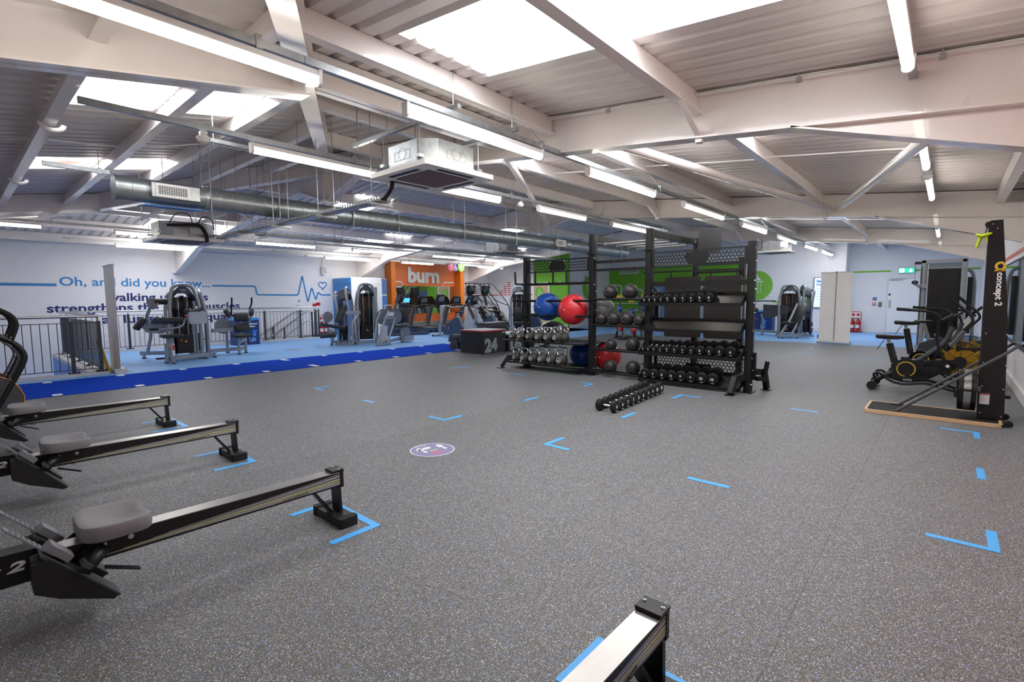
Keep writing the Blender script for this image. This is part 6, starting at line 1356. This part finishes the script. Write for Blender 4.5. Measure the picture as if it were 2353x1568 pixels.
# ================================================================ stair climbers
def climber():
    t = thing('step_machine', '', 'climber')
    for s in (-1, 1):
        y = s * .33
        mb = MB(); mb.prism([(-.75, .0), (.70, .0), (.70, .12), (.25, .75), (-.15, 1.0), (-.35, 1.0)], y - .025, y + .025, 'y'); sp_ = obj('side_panel', mb, 'grey_light', t, smooth=False)
        mb = MB(); mb.bar((-.30, y - .0, 1.02), (.30, y, .14), .07, .16, (1, 0, 0)); obj('panel_stripe', mb, 'grey_dark', sp_, smooth=False)
        mb = MB(); mb.tube([(-.22, y - .03, 1.05), (.40, y - .03, .14)], .01, 6); obj('edge_trim', mb, 'orange_trim', sp_)
        mb = MB(); mb.tube(fil([(.55, y, .2), (.62, y, .9), (.45, y, 1.2), (-.35, y * .9, 2.0), (-.6, y * .8, 2.03)], .18), .02, 8); obj('loop_rail', mb, 'black', t)
        mb = MB(); mb.tube(fil([(-.55, y * .8, 2.02), (-.55, y * .8, 1.6), (-.15, y * .9, 1.25), (.55, y, 1.05)], .15), .018, 8); obj('hand_rail', mb, 'black', t)
    for k in range(5): mb = MB(); mb.cbox((-.2 + .18 * k, 0, .95 - .19 * k), (.24, .58, .05)); obj('step', mb, 'black_rub', t, smooth=False)
    mb = MB(); mb.tube([(-.6, -.26, 2.03), (-.6, .26, 2.03)], .02, 8); obj('top_bar', mb, 'black', t)
    mb = MB(); mb.bar((-.45, 0, .9), (-.58, 0, 1.5), .12, .07); obj('mast', mb, 'grey_dark', t, smooth=False)
    M = Tr(-.52, 0, 1.72) @ Rz(PI / 2) @ Rx(.2); mb = MB(); mb.prism([(-.16, -.22), (.16, -.22), (.22, .2), (-.22, .2)], -.04, .06, 'y', M); c = obj('console', mb, 'black', t); mb = MB(); mb.prism(rrect(-.14, -.02, .14, .16, .02), -.045, -.04, 'y', M); obj('display', mb, 'grey_dark', c)
    return t
cl = climber(); cl.location = (15.85, 14.95, 0); cl.rotation_euler = (0, 0, -PI / 2); cl['label'] = 'black and grey stair climbing machine with looped rails, right of the pair'; cl['group'] = 'stair climbing machines'
dup(cl, (14.95, 14.95, 0), -PI / 2, 'black and grey stair climbing machine, left of the pair before the mirror', 'stair climbing machines')
# elliptical near the left orange column
t = thing('cross_trainer', 'black cross trainer behind the leg press by the orange column', 'cross trainer', (11.55, 15.5, 0), -.3)
mb = MB(); mb.box(-.8, -.28, .02, .8, .28, .10); mb.prism([(-.75, .1), (-.1, .1), (-.2, .55), (-.6, .6)], -.14, .14, 'y'); obj('base', mb, 'slate', t, smooth=False)
mb = MB(); mb.bar((-.45, 0, .5), (-.30, 0, 1.25), .09, .08); obj('mast', mb, 'grey_mid', t, smooth=False)
for s in (-1, 1):
    mb = MB(); mb.tube(fil([(-.4, s * .3, .35), (-.35, s * .32, 1.0), (-.15, s * .3, 1.5), (.1, s * .25, 1.55)], .15), .022, 8); obj('swing_arm', mb, 'black', t)
    mb = MB(); mb.bar((-.55, s * .2, .3), (.6, s * .2, .22), .06, .06); obj('pedal_bar', mb, 'grey_dark', t, smooth=False); mb = MB(); mb.cbox((.35, s * .2, .29), (.36, .16, .04)); obj('pedal', mb, 'black', t, smooth=False)
M = Tr(-.27, 0, 1.36) @ Rz(PI / 2) @ Rx(.4); mb = MB(); mb.prism(rrect(-.2, -.16, .2, .16, .05), -.03, .05, 'y', M); c = obj('console', mb, 'black', t); mb = MB(); mb.prism(rrect(-.15, -.06, .15, .12, .02), -.034, -.03, 'y', M); obj('display', mb, 'grey_dark', c)
# ================================================================ plyo boxes, steps
def plyo(label, x0, x1, y0, y1, h, num, trim, top='grey_light', bk=None):
    t = thing('plyo_box', label, 'plyo box', ((x0 + x1) / 2, (y0 + y1) / 2, 0)); a, b = (x1 - x0) / 2, (y1 - y0) / 2
    mb = MB(); mb.prism(rrect(-a, -b, a, b, .03), .0, h - .03); bd = obj('cover', mb, 'nylon', t)
    mb = MB(); mb.prism(rrect(-a - .006, -b - .006, a + .006, b + .006, .035), h - .035, h - .008); obj('edge_band', mb, trim, t)
    mb = MB(); mb.prism(rrect(-a + .01, -b + .01, a - .01, b - .01, .03), h - .008, h); obj('top_pad', mb, top, t)
    mb = xform(text_mesh(num, .46, .36, .002, .055), Tr(-a + .07 if num != '18' else -a + .06, -b - .001, .03)); obj('number', mb, 'grey_num', t)
    mb = xform(text_mesh('origin', .11, .04, .001, .03), Tr(a - .16, -b - .001, h - .10)); obj('print', mb, 'print_white', t)
    mb = MB(); mb.box(-.1, -b - .004, .04, .2, -b - .001, .075); obj('hand_slot', mb, 'black', bd, smooth=False)
    return t
plyo('tall black plyo box marked twenty four with a red edge', 8.67, 9.53, 8.58, 9.39, .59, '24', 'red')
plyo('lower black plyo box marked eighteen with a teal edge', 9.56, 10.42, 8.52, 9.35, .46, '18', 'teal')
plyo('black plyo box mostly hidden behind the kettlebells', 10.45, 11.25, 8.45, 9.28, .50, '20', 'grey_mid')
def riser(loc, label):
    t = thing('step_riser', label, 'step riser', loc, .0, 'grey step risers'); mb = MB(); mb.prism([(-.19, 0), (.19, 0), (.16, .12), (.12, .195), (-.12, .195), (-.16, .12)], -.2, .2, 'x'); obj('block', mb, 'grey_dark', t)
    mb = MB(); mb.prism(rrect(-.08, .04, .08, .10, .015), -.205, -.2, 'x'); sl = obj('hand_slot', mb, 'black', t); mb = MB(); mb.box(-.207, -.05, .055, -.205, .05, .075); obj('print', mb, 'red', sl, smooth=False)
for k, (y, z) in enumerate(((10.12, 0), (9.70, 0), (10.16, .197), (9.74, .197))): riser((9.3, y, z), 'grey step riser beside the tall plyo box, ' + ('lower' if z == 0 else 'upper') + (' left' if k % 2 == 0 else ' right'))
for k in range(2): riser((10.7, 9.75 + .45 * k, .0), 'grey step riser under the stacked step boards, ' + ('right' if k == 0 else 'left') + ' one')
for k in range(3):
    t = thing('step_board', 'long grey exercise step board, ' + ('bottom', 'middle', 'top')[k] + ' of the stack behind the plyo boxes', 'step board', (10.5, 9.95, .197 + .165 * k), .06 * k, 'stacked step boards'); mb = MB(); mb.prism(rrect(-.56, -.21, .56, .21, .06), .03, .16); b = obj('board', mb, 'grey_dark', t); mb = MB(); mb.prism(rrect(-.5, -.18, .5, .18, .04), .16, .164); obj('top_mat', mb, 'grey_mid', b)
    mb = MB(); mb.prism(rrect(-.4, -.19, .4, .19, .05), 0, .03); obj('skirt', mb, 'black', b)
# ================================================================ strength machines
def tower(t, x, y, rz, w=.62, h=1.74, d=.34, logo=True, lean=.10):
    """arched weight tower, front toward local -Y"""
    M = Tr(x, y, 0) @ Rz(rz)
    def T(p): return tuple(M @ V(p))
    for s in (0, 1):
        yo = -d / 2 + d * s; hh = h - .14 * s
        pts = fil([(-w / 2, yo, .03), (-w / 2, yo, .9), (-w / 2 - .01, yo + .02, h * .72), (-w * .34, yo + lean, hh - .03), (0, yo + lean * 1.2, hh + .02), (w * .34, yo + lean, hh - .03), (w / 2 + .01, yo + .02, h * .72), (w / 2, yo, .9), (w / 2, yo, .03)], .22, 5)
        mb = MB(); mb.tube([T(p) for p in pts], .04 if s == 0 else .034, 10); obj('frame_arch', mb, 'silver_paint', t)
    cw = []
    for (k, zz_) in ((.98, h - .30), (1.0, h - .2), (.82, h - .08), (.5, h - .03)): cw.append((k, zz_))
    mb = MB(); n = 12; vs = []
    for i in range(n + 1):
        a = PI * i / n; xx = -math.cos(a) * (w / 2 - .05); top = h - .02 - .28 * (abs(math.cos(a)) ** 2.2); vs += [T((xx, -d / 2 + .02, top - .16 + .10 * abs(math.cos(a)))), T((xx, -d / 2 + lean, top)), T((xx, d / 2, top - .05)), T((xx, d / 2, top - .18 + .10 * abs(math.cos(a))))]
    fs = [(4 * i + j, 4 * i + (j + 1) % 4, 4 * i + 4 + (j + 1) % 4, 4 * i + 4 + j) for i in range(n) for j in range(4)] + [(0, 1, 2, 3), (4 * n + 3, 4 * n + 2, 4 * n + 1, 4 * n)]
    mb.add(vs, fs); cwl = obj('cowl', mb, 'grey_dark', t)
    if logo: mb = MB(); mb.prism([(p[0] * .07, p[1] * .024) for p in circ(0, 0, 1, 20)], -.004, .004, 'y', M @ Tr(0, -d / 2 + .045, h - .12) @ Rx(-.45)); obj('badge', mb, 'chrome', cwl)
    mb = MB(); mb.box(-w / 2 + .06, d / 2 - .03, .12, w / 2 - .06, d / 2 - .01, h - .28, M); obj('rear_shroud', mb, 'black_gloss', t, smooth=False)
    for s in (-1, 1): mb = MB(); mb.cyl(T((s * .09, 0, .12)), T((s * .09, 0, h - .25)), .011, 8); obj('guide_rod', mb, 'chrome', t)
    for k in range(14): mb = MB(); mb.box(-.16, -.07, .14 + .031 * k, .16, .07, .168 + .031 * k, M); obj('weight_plate', mb, 'black', t, smooth=False)
    mb = MB(); mb.cyl(T((0, -.075, .42)), T((0, -.10, .42)), .028, 10); obj('selector_pin', mb, 'orange_trim', t)
    mb = MB(); mb.lathe([(.06, -.015), (.075, 0), (.06, .015), (.015, .015), (.015, -.015)], 16, M @ Tr(0, 0, h - .32) @ Ry(PI / 2)); mb.cyl(T((.07, 0, h - .32)), T((0, 0, .58)), .006, 6); obj('pulley', mb, 'black', t)
    mb = MB(); mb.box(-w / 2 - .06, -d / 2 - .08, .0, -w / 2 + .06, d / 2 + .1, .07, M); mb.box(w / 2 - .06, -d / 2 - .08, .0, w / 2 + .06, d / 2 + .1, .07, M); mb.box(-w / 2, -.06, .02, w / 2, .06, .10, M); obj('tower_base', mb, 'silver_paint', t, smooth=False)
    return M
def leg(t, x, y, z, r=.036): mb = MB(); mb.cyl((x, y, .015), (x, y, z), r, 12); o = obj('leg', mb, 'silver_paint', t); mb = MB(); mb.cyl((x, y, 0), (x, y, .022), r * 1.25, 12); obj('rubber_foot', mb, 'black_rub', o); return o
def beam(t, p, q, w=.07, h=.07, m='silver_paint', nm='frame_beam'): mb = MB(); mb.bar(p, q, w, h); return obj(nm, mb, m, t, smooth=False)
def cush(t, c, sz, M=None, r=.035, nm='cushion', m='pad'): mb = MB(); mb.pad((0, 0, 0), sz, r, 10, Tr(*c) @ (M or Matrix())); return obj(nm, mb, m, t)
def bent(t, pts, r=.026, m='silver_paint', nm='bent_tube', R=.08): mb = MB(); mb.tube(fil(pts, R), r, 10); return obj(nm, mb, m, t)
def roller(t, p, q, r=.055): mb = MB(); mb.tube([p, q], r, 14); return obj('foam_roller', mb, 'pad', t)
def disc_plate(t, c, r, ax='y', th=.012, m='grey_mid'): mb = MB(); mb.disc((c[0], c[1], c[2]), r, th, ax, 24); return obj('cam_plate', mb, m, t)
def knob(t, c, m='orange_trim', r=.022): mb = MB(); mb.sph(c, r, 10); return obj('adjust_knob', mb, m, t)
# --- station A beside the stairwell
t = thing('strength_station', 'silver and black multi seat strength station beside the stair railing', 'strength machine', (3.75, 13.45, 0))
def W(x, y, z): return (x - 3.75, y - 13.45, z)
tower(t, *W(3.68, 13.55, 0)[:2], 0., .60, 1.74); tower(t, *W(4.12, 13.95, 0)[:2], PI * .42, .58, 1.62, .3)
for p in ((3.15, 12.95), (3.22, 12.72), (4.0, 13.2), (4.22, 13.3)): leg(t, *W(*p, 0)[:2], .44 if p[0] < 3.5 else .12)
beam(t, W(3.2, 12.95, .10), W(4.05, 13.2, .10), .09, .09); beam(t, W(3.0, 14.45, .13), W(3.6, 13.9, .13), .08, .09); leg(t, *W(3.05, 14.4, 0)[:2], .15)
cush(t, W(3.26, 12.9, .60), (.40, .34, .08), None, .035, 'seat'); cush(t, W(3.23, 13.05, .93), (.58, .26, .12), Rx(-.25), .04, 'arm_pad')
bent(t, [W(3.24, 13.02, .12), W(3.24, 13.02, .62), W(3.26, 13.08, .88)], .034); mb = MB(); mb.box(-.025, -.012, .18, .025, .0, .44, Tr(*W(3.22, 12.68, 0))); obj('label_strip', mb, 'print_white', t, smooth=False); mb = MB(); mb.box(-.02, -.014, .3, .02, -.011, .42, Tr(*W(3.22, 12.68, 0))); obj('print', mb, 'red', t, smooth=False)
bent(t, [W(2.92, 12.92, .76), W(3.3, 12.96, .76), W(3.52, 13.05, .80), W(3.62, 13.15, .98)], .022, nm='curl_arm'); mb = MB(); mb.tube([W(2.86, 12.92, .76), W(3.02, 12.93, .76)], .026, 10); obj('grip', mb, 'black_rub', t)
mb = MB(); mb.prism(rrect(-.2, -.14, .16, .14, .05), -.05, .05, 'y', Tr(*W(3.86, 13.10, .98))); obj('cam_box', mb, 'grey_light', t); bent(t, [W(3.62, 13.2, 1.16), W(3.75, 13.12, 1.1), W(3.95, 13.08, 1.2)], .05, 'grey_dark', 'roller_arm'); knob(t, W(3.60, 13.08, 1.03), 'red', .03)
bent(t, [W(3.05, 14.1, .12), W(3.12, 13.95, .6), W(3.0, 13.75, 1.0), W(3.08, 13.6, 1.28)], .035, nm='side_mast'); disc_plate(t, W(3.08, 13.5, 1.33), .11); roller(t, W(3.12, 13.56, 1.36), W(3.40, 13.56, 1.36), .07); knob(t, W(3.18, 13.47, 1.30))
mb = MB(); mb.prism([(-.35, .05), (.25, .05), (.3, -.12), (.1, -.25), (-.2, -.2)], -.04, .04, 'y', Tr(*W(3.2, 13.85, .85))); obj('side_cover', mb, 'silver_paint', t); cush(t, W(2.88, 13.8, .85), (.12, .25, .3), Ry(.6), .04)
beam(t, W(3.03, 13.3, .08), W(3.4, 13.25, .08), .05, .04, 'black', 'foot_bar'); knob(t, W(3.13, 12.68, .40)); knob(t, W(3.56, 13.35, .46))
# right seat of the station
for p in ((4.80, 14.15), (4.85, 13.50), (5.12, 13.80)): leg(t, *W(*p, 0)[:2], .40 if p[0] > 4.81 else .75)
beam(t, W(4.3, 13.8, .12), W(5.1, 13.82, .12), .08, .09); beam(t, W(4.35, 13.8, .62), W(4.85, 13.85, .62), .08, .09); beam(t, W(4.85, 13.5, .30), W(5.12, 13.8, .36), .06, .06)
cush(t, W(4.95, 13.52, .47), (.40, .40, .08), Rz(.15), .035, 'seat'); cush(t, W(5.05, 13.80, .66), (.40, .10, .24), Rz(.15) @ Rx(-.15), .04, 'back_pad'); cush(t, W(5.07, 13.86, .93), (.38, .09, .22), Rz(.15) @ Rx(-.15), .04, 'back_pad'); bent(t, [W(5.08, 13.9, .3), W(5.08, 13.92, .95)], .03)
for s in (-1, 1):
    bent(t, [W(5.07 + .22 * s, 13.90, .98), W(5.07 + .22 * s, 13.88, 1.15), W(5.05 + .24 * s, 13.72, 1.27), W(5.02 + .24 * s, 13.62, 1.44)], .02, 'black_rub', 'press_handle'); bent(t, [W(4.98 + .26 * s, 13.85, .80), W(4.96 + .28 * s, 13.70, .86), W(4.94 + .28 * s, 13.62, 1.02)], .028, 'silver_paint', 'arm_post'); cush(t, W(4.93 + .29 * s, 13.58, 1.06), (.12, .12, .20), Rx(-.5) @ Ry(.3 * s), .05, 'elbow_pad')
disc_plate(t, W(4.66, 13.95, .72), .20, 'y', .03); knob(t, W(5.02, 13.5, .30))
# --- station B: leg curl and leg press
t = thing('leg_station', 'silver leg curl and leg press station beyond the turf', 'strength machine', (8.4, 13.3, 0))
def W(x, y, z): return (x - 8.4, y - 13.3, z)
tower(t, *W(8.0, 13.75, 0)[:2], PI * .25, .56, 1.72, .32, False); tower(t, *W(8.62, 13.6, 0)[:2], -PI * .12, .56, 1.84, .32, False)
for p in ((7.62, 13.95), (7.93, 13.5), (8.22, 13.55)): leg(t, *W(*p, 0)[:2], .30)
beam(t, W(7.65, 13.9, .10), W(8.2, 13.55, .12), .07, .08); cush(t, W(7.38, 13.45, .60), (.72, .32, .09), Ry(.20) @ Rz(-.1), .04, 'bench_pad'); cush(t, W(7.68, 13.5, .90), (.11, .30, .44), Ry(.45), .04, 'back_pad'); cush(t, W(7.80, 13.5, 1.13), (.10, .24, .14), Ry(.5), .05, 'head_pad')
bent(t, [W(7.2, 13.4, .52), W(7.45, 13.42, .40), W(7.48, 13.6, .20), W(7.62, 13.9, .08)], .03); bent(t, [W(8.12, 13.2, .98), W(7.95, 13.15, .80), W(7.85, 13.15, .66), W(7.85, 13.15, .06)], .034); beam(t, W(7.7, 13.2, .99), W(8.15, 13.2, .99), .07, .09)
roller(t, W(6.90, 13.25, .36), W(7.30, 13.15, .37), .075); disc_plate(t, W(7.45, 13.8, .86), .16, 'y', .02); knob(t, W(7.50, 13.78, .90)); knob(t, W(7.98, 13.2, 1.16))
# leg press: big foot plate, sled tubes, seat
mb = MB(); fp = rrect(-.42, -.24, .42, .24, .22, 6); M = Tr(*W(8.95, 12.85, .84)) @ Rz(-.15) @ Rx(.12); mb.prism(fp, -.01, .012, 'y', M); f = obj('foot_plate', mb, 'grey_mid', t); mb = MB(); mb.ring(fp, [(a * .965, b * .955) for a, b in fp], -.016, .016, 'y', M); obj('plate_rim', mb, 'black_rub', f)
mb = MB(); mb.box(-.10, -.03, .02, .13, -.012, .14, M); obj('label_plate', mb, 'print_white', f, smooth=False); bent(t, [W(8.72, 12.78, 1.05), W(8.74, 12.78, 1.19), W(8.98, 12.74, 1.19), W(9.0, 12.74, 1.05)], .016, 'galv_lt', 'top_handle', .03)
for s in (-1, 1):
    bent(t, [W(8.86 + .17 * s, 12.72, .82), W(8.78 + .18 * s, 12.68, .60), W(8.50 + .17 * s, 12.6, .06)], .03, 'silver_paint', 'sled_tube'); bent(t, [W(8.70 + .14 * s, 12.75, 1.02), W(8.56 + .14 * s, 12.72, .78), W(8.42 + .14 * s, 12.7, .08)], .026, 'silver_paint', 'sled_tube')
beam(t, W(8.62, 12.70, .80), W(9.08, 12.70, .80), .05, .05); mb = MB(); mb.prism([(-.12, -.26), (.12, -.26), (.14, .22), (-.09, .22)], -.02, .02, 'y', Tr(*W(8.58, 12.66, .36))); obj('shin_cover', mb, 'grey_light', t); beam(t, W(8.25, 12.55, .05), W(8.75, 12.6, .05), .10, .07); beam(t, W(8.6, 12.65, .10), W(9.7, 13.2, .12), .09, .09)
cush(t, W(9.55, 13.1, .52), (.45, .36, .09), Rz(.3), .04, 'seat'); cush(t, W(9.70, 13.15, .86), (.11, .36, .50), Rz(.3) @ Ry(.18), .045, 'back_pad'); cush(t, W(9.76, 13.17, 1.17), (.11, .32, .20), Rz(.3) @ Ry(.15), .05, 'head_pad'); disc_plate(t, W(9.62, 12.98, .32), .19, 'y', .03); leg(t, *W(9.85, 13.3, 0)[:2], .52); leg(t, *W(9.5, 13.0, 0)[:2], .30); mb = MB(); mb.cbox(W(9.72, 13.05, .12), (.40, .22, .16)); obj('seat_carriage', mb, 'silver_paint', t, smooth=False)
# --- station C behind the right roller banner
t = thing('press_station', 'silver chest press station left of the white banner', 'strength machine', (18.9, 4.3, 0))
def W(x, y, z): return (x - 18.9, y - 4.3, z)
tower(t, *W(19.3, 4.15, 0)[:2], -PI * .42, .62, 1.76, .34, False); tower(t, *W(19.6, 3.75, 0)[:2], -PI * .85, .55, 1.74, .3, False)
mb = MB(); mb.prism([(-.55, .08), (-.35, .20), (.35, .24), (.35, -.22), (.1, -.24), (-.45, -.06)], -.03, .03, 'y', Tr(*W(19.3, 4.62, .86)) @ Rz(PI * .55)); cv = obj('cam_cover', mb, 'grey_dark', t); cush(t, W(19.55, 5.35, .88), (.20, .30, .16), Rz(.2), .06, 'elbow_pad')
for p in ((19.9, 5.45), (19.55, 5.05)): leg(t, *W(*p, 0)[:2], .75 if p[1] < 5.2 else .40)
beam(t, W(19.9, 5.45, .12), W(19.3, 4.4, .12), .08, .09); cush(t, W(19.95, 5.5, .52), (.24, .30, .07), None, .03, 'seat'); bent(t, [W(19.35, 4.6, 1.22), W(19.5, 5.1, 1.22), W(19.6, 5.45, 1.20)], .02, 'grey_dark', 'handle_arm')
for s in (0, 1):
    bent(t, [W(18.0 + .25 * s, 4.15 - .28 * s, .04), W(18.55 + .2 * s, 3.95 - .25 * s, .60), W(19.0 + .15 * s, 3.85 - .22 * s, 1.12)], .04, 'silver_paint', 'incline_rail')
cush(t, W(18.85, 3.78, .72), (.10, .34, .85), Rz(-.3) @ Ry(.62), .04, 'back_pad'); cush(t, W(18.45, 4.0, .50), (.30, .30, .08), Rz(-.3), .035, 'seat'); mb = MB(); mb.disc((0, 0, 0), .22, .03, 'y', 24, Tr(*W(18.75, 3.35, .34))); obj('weight_plate', mb, 'black_rub', t); mb = MB(); mb.disc((0, -.06, 0), .05, .1, 'y', 14, Tr(*W(18.75, 3.35, .34))); obj('plate_horn', mb, 'galv_lt', t)
beam(t, W(18.0, 4.1, .10), W(18.9, 3.4, .10), .08, .08); mb = MB(); mb.disc((0, 0, 0), .06, .04, 'y', 14, Tr(*W(18.7, 3.12, .08))); obj('transport_wheel', mb, 'black_rub', t); knob(t, W(18.15, 3.95, .30)); knob(t, W(19.05, 4.5, 1.12), 'gold', .03); leg(t, *W(18.1, 4.05, 0)[:2], .1); leg(t, *W(18.45, 3.7, 0)[:2], .1)
# --- single stations seen through the rig
def single(label, loc, rz):
    t = thing('pulldown_station', label, 'strength machine', loc, rz, 'silver single stations'); tower(t, 0, 0, 0, .60, 1.80, .34, False); leg(t, -.15, -.75, .4); leg(t, .15, -.75, .4); beam(t, (0, -.8, .12), (0, -.1, .12), .08, .08); cush(t, (0, -.72, .48), (.34, .38, .08), None, .035, 'seat'); cush(t, (0, -.5, .80), (.30, .10, .5), None, .04, 'back_pad')
    for s in (-1, 1): bent(t, [(s * .25, -.1, 1.55), (s * .30, -.45, 1.40), (s * .32, -.55, 1.05)], .026, 'silver_paint', 'press_arm')
single('silver strength station seen behind the blue gym ball', (14.3, 12.2, 0), -.9); single('silver strength station seen between the slam balls and the dumbbells', (20.0, 9.55, 0), -1.2); single('silver strength station seen beside the padded boards', (20.4, 7.9, 0), -1.2)
# bench with barbell rack of coloured plates behind the slam balls
t = thing('barbell_stand', 'black barbell stand with yellow blue and red plates behind the slam balls', 'barbell stand', (14.9, 7.9, 0), -.72)
for s in (-1, 1):
    mb = MB(); mb.bar((s * .32, -.30, .05), (s * .32, .10, 1.45), .06, .07, (0, 1, 0)); obj('upright', mb, 'black', t, smooth=False); mb = MB(); mb.bar((s * .32, .42, .05), (s * .32, -.05, .8), .05, .06, (0, 1, 0)); obj('rear_strut', mb, 'black', t, smooth=False)
mb = MB(); mb.box(-.4, -.35, .0, .4, .45, .06); obj('base', mb, 'black', t, smooth=False)
for (z, m, r, zz_) in ((1.38, 'yellow', .09, 0), (1.02, 'ball_blue', .11, 0), (.42, 'red', .13, 0)):
    for s in (-1, 0, 1):
        for k in range(2): mb = MB(); mb.disc((s * .42 - .02 + .06 * k, -.32 + .27 * z * .8, z - .1 * (s == 0)), r, .045, 'x', 18); pl2 = obj('weight_disc', mb, m, t); mb = MB(); mb.disc((s * .42 - .025 + .06 * k, -.32 + .27 * z * .8, z - .1 * (s == 0)), .035, .055, 'x', 12); obj('hub', mb, 'grey_light', pl2)
for k in range(6): mb = MB(); mb.tube([(-.62, -.28 + .26 * (.3 + .22 * k), .3 + .22 * k), (.62, -.28 + .26 * (.3 + .22 * k), .3 + .22 * k)], .013, 8); obj('bar', mb, 'galv_lt', t)
